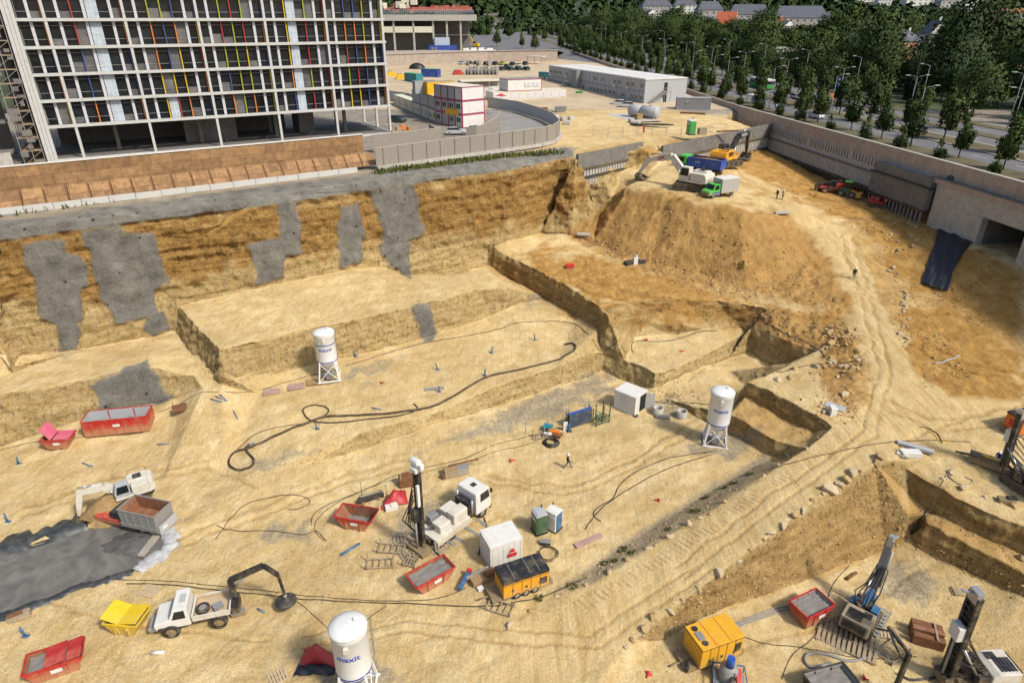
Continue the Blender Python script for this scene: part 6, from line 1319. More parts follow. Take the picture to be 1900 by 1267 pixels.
# --- blue tipper truck
p = level(G(1297, 325), 0, 5, 2.5); rz = head((1338, 336), (1270, 312))
t = thing('tipper_truck', 'blue tipper truck with a green cab roof, loaded with brown soil', 'truck', p, rz)
chassis(t, -4.2, 3.6, .95); truck_cab(t, 2.2, 3.9, 2.5, .95, 3.05, 'truck_green', low='truck_blue'); ho = hopper(t, -4.4, 1.9, 2.5, 1.3, 2.9, 'truck_blue', 'steel_dark', 'soil', .78)
text_mesh('lettering', 'ATC', .5, 'white_paint', ho, Matrix.Translation((0, 1.3, 2.2)) @ Matrix.Rotation(R(180), 4, 'Z') @ Matrix.Rotation(R(90), 4, 'X'), .01)
for x in (3.0, .9, -2.2, -3.4):
    for y in (-1.05, 1.05): wheel(t, x, y, .52, .34, rim='mach_black')
# --- small green truck with tarpaulin box
p = level(G(1333, 364), 0, 4, 2); rz = head((1360, 360), (1305, 366))
t = thing('box_truck', 'small green truck with a grey tarpaulin box on the edge of the mound', 'truck', p, rz); chassis(t, -3.0, 2.6, .6, .8)
bx = MB().box0(-3.1, -1.15, .85, .55, 1.15, 2.95).build('box', 'tarp_grey', t, bevel=.03); MB().box0(-3.14, -1.19, 2.9, .6, 1.19, 3.02).build('roof', 'white_paint', bx, bevel=.03); MB().box0(-3.12, -1.18, .72, .58, 1.18, .88).build('skirt', 'pale_wood', bx)
cb = MB().side([(.7, .5), (2.9, .5), (2.95, 1.1), (2.2, 1.35), (1.75, 2.15), (.75, 2.2)], -1.0, 1.0).build('cab', 'truck_green', t, bevel=.06)
MB().side([(.95, 1.35), (1.95, 1.35), (1.65, 2.02), (.95, 2.02)], -1.02, 1.02).build('side_window', 'glass', cb); MB().add([(2.22, -.88, 1.4), (2.22, .88, 1.4), (1.83, .85, 2.08), (1.83, -.85, 2.08)], [(0, 1, 2, 3)]).build('windscreen', 'glass', cb); MB().box0(.7, -1.015, .45, 2.2, 1.015, .95).build('lower_panel', 'truck_blue', cb)
for y in (-.75, .75): MB().box((2.95, y, .85), (.08, .3, .2)).build('headlight', 'silver', cb)
MB().box((2.95, 0, .5), (.2, 1.9, .25)).build('bumper', 'mach_black', cb)
for x in (2.0, -1.9):
    for y in (-.88, .88): wheel(t, x, y, .38, .26)
# --- telehandler, dumper, mini excavator by the retaining wall
p = level(G(1540, 357), 0, 3, 2); rz = head((1556, 358), (1522, 356))
t = thing('telehandler', 'red and black telehandler with big wheels beside the retaining wall', 'telehandler', p, rz)
MB().side([(-2.1, .7), (2.0, .7), (2.0, 1.1), (.6, 1.3), (-1.2, 1.7), (-2.2, 1.6)], -.7, .7).build('body', 'mach_red', t, bevel=.05); cb = MB().side([(-.6, 1.0), (.7, 1.0), (.5, 2.3), (-.5, 2.3)], .1, 1.0).build('cab', 'mach_black', t, bevel=.05); MB().side([(-.45, 1.4), (.55, 1.4), (.4, 2.2), (-.4, 2.2)], .08, 1.02).build('side_window', 'glass', cb)
MB().bar((-1.9, -.45, 2.0), (2.4, -.45, 1.3), .4).build('boom', 'mach_black', t); f = MB().box((2.6, -.1, .9), (.15, 1.4, .9))
for y in (-.5, .4): f.box((3.1, y, .5), (1.1, .12, .06))
f.build('fork', 'mach_black', t)
for x in (1.4, -1.4):
    for y in (-1.0, 1.0): wheel(t, x, y, .58, .42, rim='mach_red')
p = level(G(1574, 366), 0, 3, 2); rz = head((1562, 364), (1586, 370))
t = thing('wheel_loader', 'dark green loader with a yellow front next to the telehandler', 'loader', p, rz)
MB().side([(-1.8, .6), (.2, .6), (.2, 1.4), (-1.7, 1.5)], -.7, .7).build('body', 'green_steel', t, bevel=.06); cb = MB().box0(-.9, -.6, 1.4, .2, .6, 2.6).build('cab', 'mach_black', t, bevel=.05); MB().box0(-.8, -.63, 1.6, .1, .63, 2.45).build('side_window', 'glass', cb); MB().box0(-.95, -.66, 2.6, .25, .66, 2.7).build('roof', 'truck_green', cb)
MB().side([(1.3, .2), (2.2, .15), (2.1, .9), (1.5, 1.0)], -.95, .95).build('bucket', 'mach_yellow', t, bevel=.04)
for y in (-.4, .4): MB().bar((.1, y, 1.2), (1.6, y, .7), .16).build('arm', 'mach_yellow', t)
for x in (.7, -1.2):
    for y in (-.85, .85): wheel(t, x, y, .52, .36)
p = level(G(1632, 384), 0, 2, 2); rz = head((1630, 384), (1670, 388))
excavator('small red excavator with a white cab roof reaching towards the rusty piles', p, rz, .62, 'mach_red', 'mach_red', [(1.0, 1.7), (2.6, 3.9), (4.6, 3.9), (5.2, 1.4), 0], R(8), 'mach_black')
# --- drill truck with upright mast in the middle of the floor
rz = head((812, 998), (893, 938)); p = level(G(845, 975), rz, 6, 2.2); p = Vector((p.x, p.y, p.z))
t = thing('drill_truck', 'white drilling truck with a tall black mast standing upright at its tail', 'truck', p, rz)
chassis(t, -3.6, 3.4, .9); cb = truck_cab(t, 1.6, 3.5, 2.4, .8, 3.2, 'white_paint'); MB().box((2.5, 0, 3.22), (.5, .5, .06)).build('hatch', 'mach_black', cb)
MB().box0(.9, -.9, .9, 1.5, .9, 2.4).build('equipment_rack', 'mach_black', t, bevel=.05); MB().cyl((1.3, .95, 1), (1.3, .95, 2.9), .12, 10).cyl((1.3, -.95, 1), (1.3, -.95, 2.6), .12, 10).build('exhaust', 'silver', t)
MB().box0(-3.4, -1.2, 1.0, .8, 1.2, 1.2).build('deck', 'mach_white', t, bevel=.03)
for x0, x1, y0, y1, z1 in ((-1.0, .7, -1.0, 0.0, 2.3), (-1.0, .5, .1, 1.05, 2.15), (-2.6, -1.3, -.9, .3, 2.0)): MB().box0(x0, y0, 1.2, x1, y1, z1).build('engine_cover', 'mach_white', t, bevel=.12)
MB().box0(-2.5, .5, 1.2, -1.5, 1.1, 2.2).build('control_panel', 'grey_dark', t, bevel=.05)
MB().box0(-3.3, -1.25, .45, -1, -1.1, 1.0).box0(-1, -1.25, .5, 1, -1.1, .9).build('side_guard', 'mach_white', t)
ms = MB(); mx_ = -4.1
for y in (-.28, .28): ms.bar((mx_, y, .3), (mx_ + .1, y, 9.0), .22, .3)
for k in range(16): ms.box((mx_ + .05, 0, .6 + k * .52), (.2, .5, .08))
ma = ms.build('mast', 'mach_black', t); MB().box0(mx_ - .35, -.4, 8.6, mx_ + .5, .4, 9.0).box0(mx_ - .1, -.8, 9.0, mx_ + .3, .5, 9.5).cyl((mx_ + .1, -.4, 9.5), (mx_ + .1, .5, 9.5), .3, 12).build('mast_head', 'white_paint', ma, bevel=.05)
MB().box0(mx_ - .75, -.3, 3.6, mx_ - .1, .3, 4.8).build('drill_head', 'mach_black', ma, bevel=.06); MB().cyl((mx_ - .45, 0, .1), (mx_ - .45, 0, 3.7), .09, 10).build('drill_rod', 'grey_steel', ma); MB().box0(mx_ - .35, -.45, 5.2, mx_ - .1, -.25, 7.4).build('cylinder', 'white_paint', ma)
for k in range(4): MB().tube([(mx_ + .3, .4 + .05 * k, 1.2), (mx_ - .4 - .2 * k, .8 + .1 * k, 2.2 + k * .4), (mx_ - .6, .6, 4 + k * .3), (mx_ - .2, .35, 5.5 + k * .5)], .05, 6).build('hydraulic_hose', 'rubber', ma)
MB().bar((mx_ + .1, 0, 3.6), (-2.6, 0, 1.4), .2).build('mast_stay', 'mach_black', t)
for y in (-1.1, 1.1): MB().bar((-3.5, y, 1.1), (-3.5, y, .05), .18).box((-3.5, y, .06), (.5, .5, .08)).build('outrigger', 'grey_steel', t)
MB().box0(-4.9, -1.0, .05, -3.7, 1.0, .5).build('clamp_table', 'mach_black', t, bevel=.05)
for x in (2.5, -1.4, -2.6):
    for y in (-1.0, 1.0): wheel(t, x, y, .5, .34)
# --- white four wheel drive truck with crane holding a plate
rz = head((425, 1138), (318, 1160)); p = level(G(372, 1152), rz, 4, 2)
t = thing('crane_truck', 'white off road truck with an open bed and a folding crane at its tail', 'truck', p, rz); chassis(t, -2.9, 2.6, 1.0, .8)
cb = MB().side([(.3, .95), (2.75, .95), (2.8, 1.55), (1.75, 1.75), (1.35, 2.65), (.35, 2.7)], -1.05, 1.05).build('cab', 'white_paint', t, bevel=.07); MB().side([(.55, 1.75), (1.5, 1.75), (1.2, 2.5), (.55, 2.5)], -1.07, 1.07).build('side_window', 'glass', cb); MB().add([(1.77, -.92, 1.8), (1.77, .92, 1.8), (1.43, .9, 2.56), (1.43, -.9, 2.56)], [(0, 1, 2, 3)]).build('windscreen', 'glass', cb)
MB().box0(2.72, -.8, 1.0, 2.85, .8, 1.5).build('grille', 'mach_black', cb); MB().box0(.5, -.4, 2.68, .9, .4, 2.76).build('roof_hatch', 'grey_panel', cb)
for y in (-.85, .85): MB().box((2.82, y, 1.25), (.08, .25, .25)).build('headlight', 'silver', cb); MB().box0(1.5, y - .3, 1.0, 2.6, y + .3, 1.15).build('mudguard', 'mach_black', cb)
MB().box0(2.7, -.7, .55, 3.4, .7, .95).build('front_winch', 'grey_steel', t, bevel=.05)
be = hopper(t, -2.5, .15, 2.1, 1.2, 1.65, 'mach_white', 'pale_wood', None, nm='truck_bed'); sw = wheel(be, -.6, .3, .5, .34, 'spare_wheel'); sw.location = (-.5, .2, 1.5); sw.rotation_euler = (R(90), 0, 0); MB().box((-1.6, .3, 1.5), (.7, .5, .4), .4).build('tool_box', 'silver', be)
for x in (1.75, -1.6):
    for y in (-.95, .95): wheel(t, x, y, .62, .42, rim='mach_black')
cr = MB().box0(-3.1, -.5, .7, -2.5, .5, 1.7).bar((-2.8, 0, 1.5), (-2.8, 0, 3.6), .4).build('crane_column', 'mach_black', t)
MB().bar((-2.8, 0, 3.6), (-5.4, .3, 4.7), .32, .4).bar((-5.4, .3, 4.7), (-6.3, .4, 3.6), .26, .3).bar((-6.3, .4, 3.6), (-6.5, .45, 1.4), .2).build('crane_arm', 'mach_black', cr); MB().cyl((-2.6, -.15, 2.4), (-4.2, .15, 3.95), .1, 8).build('cylinder', 'silver', cr); MB().lathe([(.05, .5), (.1, .45), (.55, .2), (.8, .12), (.82, 0), (.05, .0)], (-6.5, .45, .75), 20).build('suction_plate', 'steel_dark', cr)
MB().cyl((-6.5, .45, 1.2), (-6.5, .45, 1.5), .15, 8).build('rotator', 'silver', cr)
# --- pond machine: grey tipping body on a red frame and an excavator behind it
rz = head((205, 952), (318, 975)); p = level(G(262, 975), rz, 5, 2); p.z = max(p.z, .1)
t = thing('dump_trailer', 'long red trailer frame with a high grey tipping body beside the slurry pond', 'trailer', p, rz); t.scale = (.9, .9, .9)
MB().box0(-4.6, -1.0, .45, -1.05, 1.0, 1.0).build('frame', 'mach_red', t, bevel=.05); hopper(t, -1.0, 3.4, 2.4, 1.2, 2.75, 'grey_steel', 'rusty_inside', None, nm='tipping_body', fl=.1); MB().box0(-1.0, -1.25, .7, 3.5, 1.25, 1.2).build('lower_body', 'grey_steel', t, bevel=.03); pl = MB().box((3.62, 0, 1.0), (.12, 2.3, 1.0)).build('tailgate', 'grey_panel', t, bevel=.02)
MB().box((3.7, -.5, 1.1), (.04, .6, .3)).build('plate', 'white_paint', pl); MB().box0(-2.6, -.9, 1.0, -1.2, .9, 1.8).build('hydraulic_unit', 'mach_black', t, bevel=.08)
for x in (1.2, 2.4):
    for y in (-.95, .95): wheel(t, x, y, .42, .3)
p = level(G(246, 938), 0, 2, 2); rz = head((262, 950), (196, 972))
excavator('white excavator reaching over the slurry pond from behind the red trailer', p + Vector((0, 0, .75)), rz, .8, 'mach_white', 'mach_white', [(1.0, 1.7), (2.2, 2.9), (4.3, 2.9), (5.3, .0), .2], R(30), 'grey_panel', .9)
# --- right hand pit: blue drilling rig on timber mats
def mast_rig(label, p, rz, S, mastlen, tilt, mm, body, blue, mw=.36):
    t = thing('drill_rig', label, 'drill rig', p, rz); t.scale = (S, S, S)
    for y in (-.85, .85): track(t, y, 3.2, .7, .42)
    MB().box0(-1.4, -.6, .4, 1.6, .6, .8).build('undercarriage', 'mach_black', t); MB().side([(-2.1, .8), (-.2, .8), (-.2, 1.5), (-.6, 1.7), (-2.0, 1.75)], -.95, .95).build('power_unit', body, t, bevel=.08)
    g = MB()
    for k in range(5): g.box((-1.8 + k * .22, .2, 1.77), (.12, 1.0, .06))
    g.box((-.9, -.5, 1.73), (.6, .5, .08)).box((-2.14, 0, 1.3), (.08, 1.5, .7)); g.build('grille', 'mach_black', t); MB().box0(-.1, -.95, .8, .6, -.45, 1.6).build('control_panel', blue, t, bevel=.04); MB().box0(.0, .5, .8, .7, .95, 1.5).build('valve_box', blue, t, bevel=.04)
    j = MB(); g_ = random.Random(len(label))
    for k in range(14): j.box((g_.uniform(-.3, 1.5), g_.uniform(-.8, .8), g_.uniform(.8, 1.5)), (g_.uniform(.2, .6), g_.uniform(.15, .4), g_.uniform(.2, .5)), g_.uniform(0, 1.5))
    j.build('hydraulic_unit', 'track_mud', t); MB().bar((.3, 0, .9), (1.7, 0, 1.9), .36).bar((.6, .3, .8), (1.7, .25, 1.2), .2).build('mast_arm', blue, t)
    d = Vector((math.cos(tilt), 0, math.sin(tilt))); n_ = Vector((-d.z, 0, d.x)) * -1; a = Vector((1.95, 0, .25)); e = a + d * mastlen; m = MB()
    for y in (-mw / 2, mw / 2): m.bar(a + Vector((0, y, 0)), e + Vector((0, y, 0)), .14, .34, n_)
    m.bar(a - n_ * .1, e - n_ * .1, mw, .1, n_)
    for k in range(int(mastlen / .45)): q = a + d * (.2 + k * .45) + n_ * .12; m.bar(q + Vector((0, -mw / 2, 0)), q + Vector((0, mw / 2, 0)), .09)
    ma = m.build('mast', mm, t); q = a + d * mastlen * .6 + n_ * .36; MB().bar(q - d * .55, q + d * .55, mw, .5, n_).build('drill_head', 'white_paint', ma, bevel=.05); MB().cyl(a + n_ * .36, q, .08, 10).build('drill_rod', 'grey_steel', ma)
    MB().bar(e - d * .5, e + d * .35, mw * .9, .45, n_).bar(e, e + n_ * .7 + Vector((0, -.3, .1)), .16).build('mast_head', 'silver', ma, bevel=.03); MB().bar(a + n_ * .2, a + d * .7 + n_ * .2, mw + .35, .6, n_).build('clamp', blue, ma, bevel=.04)
    MB().cyl(Vector((.4, mw / 2 + .2, 1.0)), a + d * mastlen * .45 + Vector((0, mw / 2 + .1, 0)), .09, 8).cyl(a + d * mastlen * .3 + Vector((0, -mw / 2 - .15, 0)), a + d * mastlen * .85 + Vector((0, -mw / 2 - .15, 0)), .07, 8).build('cylinder', 'silver', ma)
    for k in range(6): MB().tube([Vector((-.2, .4 - .15 * k, 1.5)), Vector((.6, .9 - .3 * k, 2.0 + .15 * k)), a + d * mastlen * (.32 + .06 * k) + Vector((-.35, .5 - .2 * k, 0)), a + d * mastlen * .62 + Vector((-.1, .25 - .1 * k, 0))], .045, 6).build('hydraulic_hose', 'rubber', ma)
    return t
rz = head((1575, 1190), (1618, 1112)); p = level(G(1592, 1158), rz, 3, 2)
mast_rig('blue and grey drilling rig with a raised mast on timber mats', p + Vector((0, 0, .2)), rz, 1.12, 5.8, R(84), 'grey_steel', 'tan_steel', 'rig_blue')
rz = head((1826, 1262), (1765, 1262)); p = level(G(1806, 1262), rz, 3, 2)
mast_rig('white drilling rig with a thick black mast beside the rusty steel crate', p, rz, 1.15, 7.6, R(87), 'mach_black', 'mach_white', 'mach_black', .8)
rz = head((1905, 912), (1868, 888)); p = level(G(1902, 907), rz, 3, 2)
mast_rig('black drilling rig at the frame edge above the stepped bank', p, rz, 1.1, 5.6, R(86), 'mach_black', 'grey_steel', 'mach_black', .4)
p = G(1893, 800); t = thing('generator', 'orange generator with a black roof behind the black drilling rig', 'generator', p, R(15)); MB().box0(-1.4, -.9, .4, 2.2, .9, 1.9).build('housing', 'orange', t, bevel=.05); MB().box0(-1.45, -.95, 1.9, 2.25, .95, 2.1).build('roof', 'mach_black', t, bevel=.03); MB().box0(-1.8, -.8, .1, 2.2, .8, .4).build('skid', 'mach_black', t); MB().box((-1.42, 0, 1.2), (.05, .8, .6)).build('grille', 'decal_red', t)
# --- yellow generators
def genset(label, p, rz, L, W_, H, body, roofm, big):
    t = thing('generator', label, 'generator', p, rz)
    MB().box0(-L / 2, -W_ / 2, .45, L / 2, W_ / 2, H).build('housing', body, t, bevel=.04); rf = MB().box0(-L / 2 - .03, -W_ / 2 - .03, H, L / 2 + .03, W_ / 2 + .03, H + (.35 if roofm != body else .06)).build('roof', roofm, t, bevel=.05)
    b = MB()
    for k in range(1, 5): b.box((-L / 2 + L * k / 5, 0, (H + .45) / 2), (.04, W_ + .03, H - .6))
    b.box((0, 0, H - .12), (L + .03, W_ + .03, .05)); b.build('door_seam', 'steel_dark', t)
    for x in (-L * .3, 0, L * .3): MB().box((x, -W_ / 2 - .03, 1.1), (.14, .05, .22)).build('latch', 'mach_black', t)
    MB().box((L * .38, -W_ / 2 - .02, H * .62), (L * .14, .04, H * .35)).build('grille', 'mach_black', t); MB().box0(-L / 2 - .9, -W_ / 2 * .8, .1, L / 2 + .5, W_ / 2 * .8, .45).build('trailer_frame', 'mach_black', t, bevel=.04)
    if big:
        for x in (-L * .36, ): 
            for y in (-W_ * .3, W_ * .3): MB().cyl((x, y, H + .04), (x, y, H + .14), .22, 14).build('filler_cap', 'mach_black', rf)
        MB().box((-L * .36, 0, H + .08), (.5, .7, .1)).build('vent', 'grey_dark', rf)
        for x in (-L / 2 + L / 3, L / 2 - L / 3): MB().box((x, 0, H + .07), (.05, W_ + .04, .03)).build('roof_seam', 'orange', rf)
        wheel(t, -L / 2 - .6, -W_ / 2 * .5, .45, .25).rotation_euler = (0, R(20), R(40))
    else:
        for x in (-L * .25, L * .1, L * .3): MB().box((x, 0, H + .36), (.05, W_ * .9, .05)).build('roof_rib', 'grey_dark', rf)
        for x in (-.8, 0, .8): wheel(t, x, -W_ / 2 + .1, .35, .2); wheel(t, x, W_ / 2 - .1, .35, .2)
    MB().tube([(-L / 2 - .9, 0, .3), (-L / 2 - 1.8, 0, .3)], .08, 6).build('tow_bar', 'mach_black', t)
    return t
rz = head((925, 1100), (1008, 1072)); genset('yellow generator with a black hood next to the white container', level(G(968, 1090), rz, 3, 1.5), rz, 4.0, 1.9, 1.9, 'mach_yellow', 'mach_black', False)
rz = head((1262, 1222), (1362, 1190)); genset('all yellow generator on a black trailer in the lower pit', level(G(1318, 1213), rz, 3, 1.8), rz, 3.6, 2.2, 2.4, 'gen_yellow', 'gen_yellow', True)
# ================================================================ SILOS, SKIPS, CONTAINERS, PEOPLE, SMALL THINGS
def silo(label, p, rz, H, txt, ty, band, sx=1.0):
    t = thing('silo', label, 'silo', p, rz); r = 1.2; z0 = H * .40
    MB().lathe([(.25, z0 - 1.2), (r * .96, z0 - .05)], n=32).build('cone', 'silo_white', t)
    tk = MB().lathe([(r, z0 - .05), (r, H - .55), (r * 1.035, H - .5), (r * 1.035, H - .12), (r, H - .05), (r * .6, H + .08), (.02, H + .14)], n=40).build('tank', 'silo_white', t)
    MB().lathe([(r * 1.045, H - .2), (r * 1.06, H - .16), (r * 1.06, H - .1), (r * 1.03, H - .08)], n=40).build('rim', 'mach_white', tk); MB().lathe([(r + .015, z0 + .02), (r + .015, z0 + .16)], n=40).build('band', 'maxit_blue', tk)
    if band: MB().lathe([(r + .012, H - 1.5), (r + .012, H - 1.38)], n=40).build('band', 'maxit_blue', tk)
    MB().cyl((.5, .3, H + .05), (.5, .3, H + .25), .18, 12).build('hatch', 'silo_white', tk); MB().box((0, -r - .1, H - .85), (.3, .25, .4)).build('bracket', 'cream', tk)
    text_mesh('lettering', txt, .62, 'maxit_blue', tk, Matrix.Translation((0, 0, ty)), .012, r + .004, .0, 1.15)
    f = 1.18; tp = .92
    for x in (-1, 1):
        for y in (-1, 1): MB().bar((x * f, y * f, .05), (x * tp * .92, y * tp * .92, z0 + .1), .15).build('leg', 'silo_white', t)
    b = MB()
    for a_, c_ in (((-1, -1), (1, -1)), ((1, -1), (1, 1)), ((1, 1), (-1, 1)), ((-1, 1), (-1, -1))):
        b.bar((a_[0] * f, a_[1] * f, .1), (c_[0] * tp, c_[1] * tp, z0 - .1), .07); b.bar((c_[0] * f, c_[1] * f, .1), (a_[0] * tp, a_[1] * tp, z0 - .1), .07)
    b.build('brace', 'silo_white', t); b = MB()
    for s in (-1, 1): b.bar((-f - .2, s * f, .06), (f + .2, s * f, .06), .18, .12); b.bar((s * f, -f, .07), (s * f, f, .07), .14, .11)
    b.build('base_frame', 'silo_white', t); MB().box((0, 0, .45), (.7, 1.5, .5)).cyl((-.9, -.1, .6), (.9, .1, .6), .18, 10).build('mixing_pump', 'grey_dark', t)
    MB().bar((r + .1, .5, z0), (r + .1, .5, H - .3), .06).bar((r + .1, .9, z0), (r + .1, .9, H - .3), .06).build('ladder', 'grey_steel', t)
    return t
p = level(G(612, 702), 0, 2, 2); silo('white mortar silo with two blue bands standing below the sand bench', p, R(14), 6.3, 'maxit', 4.3, True)
p = level(G(1326, 820), 0, 2, 2); silo('white mortar silo with a cream lid beside the trench corner', p, R(-14), 6.6, 'maxit', 4.6, False)
q = P(645, 1160, 6.6); silo('closest white mortar silo at the bottom edge beside the red tarpaulin heap', Vector((q.x, q.y, HZ(q.x, q.y))), R(4), 6.6, 'maxit', 4.75, False)
def skip(label, p, rz, L, W_, H, m, fill=None, fz=.6, lids=(), name='skip', inside='rusty_inside', fl=.5, flw=.12, plate=True):
    t = thing(name, label, 'skip', p, rz)
    hopper(t, -L / 2, L / 2, W_, .1, H, m, inside, fill, fz, nm='shell', fl=fl, flw=flw)
    b = MB()
    for y in (-1, 1):
        b.box((-L * .2, y * (W_ / 2 - flw * .4), H * .55), (.12, .16, H * .8)); b.box((L * .2, y * (W_ / 2 - flw * .4), H * .55), (.12, .16, H * .8)); b.cyl((L * .2, y * (W_ / 2 - .05), H * .7), (L * .2, y * (W_ / 2 + .12), H * .7), .06, 8)
    b.box((0, 0, .08), (L - 2 * fl, W_ - 2 * flw, .12)); b.build('side_rib', m, t)
    if plate: pl = MB().box((.15, -W_ / 2 + flw * .35 - .06, H * .62), (.7, .04, .3)).build('plate', 'white_paint', t); pl.rotation_euler = (0, 0, 0)
    for x0, x1, ang, lm in lids:
        o = MB().box0(0, -W_ / 2 + .02, 0, (x1 - x0), W_ / 2 - .02, .07).build('lid', lm, t, bevel=.02); o.location = (x0, 0, H + .07); o.rotation_euler = (0, -ang, 0)
        if ang > R(90): pass
    return t
rz = head((163, 815), (281, 800)); p = level(G(226, 797), rz, 6, 2); skip('long dark red roll off container below the grey sprayed wall', p, rz, 6.6, 2.4, 1.9, 'skip_red', 'muck', .35, (), 'container_bin', 'grey_panel', .05, .03)
rz = head((95, 832), (138, 822)) + R(-14); p = level(G(114, 826), rz, 2, 1.5); skip('red skip with one pink lid closed and the other thrown open', p, rz, 2.9, 1.8, 1.2, 'skip_red', None, .6, ((-.15, 1.4, 0, 'lid_pink'), (-.35, 1.2, R(118), 'lid_pink')))
rz = head((640, 972), (690, 980)); p = level(G(664, 972), rz, 2, 1.5); skip('empty red skip with a rusty inside, left of the drilling truck', p, rz, 3.6, 1.9, 1.35, 'skip_red', 'muck', .15, (), fl=.75)
rz = head((768, 1085), (828, 1052)); p = level(G(800, 1078), rz, 2, 1.5); skip('red skip full of grey mortar in front of the drilling truck', p, rz, 3.7, 1.8, 1.2, 'skip_red', 'muck', .82, (), fl=.6)
rz = head((70, 1255), (152, 1228)); p = level(G(110, 1238), rz, 2, 1.5); skip('red skip with its lids half closed over dark rubble, at the frame corner', p, rz, 3.6, 1.9, 1.25, 'skip_red', 'muck', .75, ((-.5, .8, R(5), 'lid_red'), (.85, 1.75, R(8), 'lid_red')), fl=.45)
rz = head((205, 1158), (275, 1165)); p = level(G(243, 1162), rz, 2, 1.5); skip('yellow skip with both yellow lids tilted open', p, rz, 2.7, 1.9, 1.2, 'skip_yellow', 'muck', .4, ((-.1, 1.35, R(8), 'lid_yellow'), (0.0, 1.5, R(160), 'lid_yellow')), inside='muck', plate=False)
rz = head((1480, 1145), (1525, 1125)); p = level(G(1500, 1143), rz, 2, 1.5); skip('red skip with a grey rim full of grey gravel in the lower pit', p, rz, 3.0, 1.9, 1.5, 'skip_red', 'muck', .8, (), fl=.3, inside='grey_steel')
rz = head((1500, 1285), (1575, 1270)); p = level(G(1536, 1286), rz, 2, 1.5); skip('dark grey skip of slurry cut by the bottom edge', p, rz, 3.4, 2.0, 1.4, 'steel_dark', 'muck', .75, (), fl=.3, inside='grey_steel', plate=False)
# mixer skid at the bottom edge
rz = R(80); p = level(G(1352, 1275), rz, 2, 2); t = thing('grout_mixer', 'grout mixing plant with a blue motor and a red screw, cut by the bottom edge', 'mixer', p, rz)
MB().box0(-1.4, -1.1, .1, 1.2, 1.1, .3).build('skid', 'grey_dark', t)
MB().bar((-1.4, 1.1, .9), (1.2, 1.1, .9), .08).bar((-1.4, -1.1, .9), (1.2, -1.1, .9), .08).bar((1.2, 1.1, .9), (1.2, -1.1, .9), .08).bar((1.2, 1.1, .2), (1.2, 1.1, .9), .08).bar((1.2, -1.1, .2), (1.2, -1.1, .9), .08).build('guard_rail', 'rig_blue', t)
MB().lathe([(.6, .3), (.65, 1.4), (.3, 1.6)], (.5, .1, 0), 20).build('drum', 'grey_steel', t); MB().cyl((.5, .1, 1.6), (.5, .1, 2.4), .28, 14).build('motor', 'truck_blue', t); MB().bar((-.9, -.55, .5), (.6, -.55, 1.3), .35).build('screw', 'mach_red', t); MB().bar((-.9, .0, .5), (.1, -.15, 1.4), .25).build('chute', 'mach_black', t)
# containers and cabins on the floor
rz = head((1195, 772), (1150, 752)); p = level(G(1168, 757), rz, 2, 2); t = container('small white container with an open dark door beside the concrete rings', p, rz, 2.9, 2.4, 2.5, 'white_paint', 'white_paint', None, [('l', .2, 1.0, 1.0, 1.1)], True, None, 'site_container', wm='louvre')
MB().box0(-1.52, -.95, .15, -1.44, .2, 2.3).build('door_opening', 'black', t); d = MB().box0(0, 0, .15, 1.1, .06, 2.3).build('door', 'white_paint', t); d.location = (-1.48, -.98, 0); d.rotation_euler = (0, 0, R(200))
rz = head((905, 1035), (955, 1018)); p = level(G(930, 1030), rz, 2, 2); t = container('white ribbed container with a red emblem behind the yellow generator', p, rz, 2.9, 2.3, 2.5, 'white_paint', 'white_paint', None, (), True, None, 'site_container')
e = MB().add([(.1, -1.3, .9), (.9, -1.3, .9), (.9, -1.3, 1.3), (.1, -1.3, 1.3)], [(0, 1, 2, 3)]).add([(.2, -1.3, 1.4), (.5, -1.3, 1.85), (.8, -1.3, 1.4)], [(0, 1, 2)]).build('emblem', 'decal_red', t); pass
rz = head((990, 985), (1030, 978)); toilet('dark green portable toilet with a grey front, standing against the white one', level(G(1000, 984), rz, 1, 1), rz + R(8), 'green_steel', 'grey_panel', 'green_steel'); toilet('white portable toilet with a blue door next to the dark green one', level(G(1027, 980), rz, 1, 1), rz + R(35), 'white_paint', 'white_paint', 'rig_blue')
# crate bundle in green racks
rz = head((1050, 800), (1098, 785)); p = level(G(1075, 787), rz, 2.5, 1); t = thing('formwork_crate', 'big dark blue crate on edge in a green steel frame', 'crate', p, rz); MB().box0(-1.5, -.35, .15, 1.5, .35, 1.75).build('crate', 'crate_blue', t, bevel=.03); MB().box0(-1.55, -.1, 1.75, 1.55, .12, 1.9).build('top_rail', 'truck_blue', t)
for x in (-1.6, 1.6): MB().box0(x - .06, -.5, 0, x + .06, .5, .12).bar((x, .4, 0), (x, .4, 2.0), .09).bar((x, -.4, 0), (x, -.4, 1.9), .09).build('frame', 'green_steel', t)
def rack(label, p, rz, L, W_, H, m='tan_steel', group=None):
    t = thing('steel_rack', label, 'rack', p, rz, group)
    b = MB()
    for x in (-L / 2, L / 2):
        for y in (-W_ / 2, W_ / 2): b.bar((x, y, 0), (x, y, H), .09)
        b.bar((x, -W_ / 2, .25), (x, W_ / 2, .25), .09)
    for y in (-W_ / 2, W_ / 2): b.bar((-L / 2, y, .25), (L / 2, y, .25), .09)
    for k in range(1, 4): b.bar((-L / 2 + L * k / 4, -W_ / 2, .25), (-L / 2 + L * k / 4, W_ / 2, .25), .07)
    b.build('frame', m, t); return t
rack('green steel rack standing behind the blue crate', level(G(1113, 783), 0, 1, 1), rz, 1.8, 1.1, 1.7, 'green_steel'); rack('low green rack beside the small white container', level(G(1118, 776), 0, 1, 1), rz + .3, 1.4, 1, 2.0, 'green_steel')
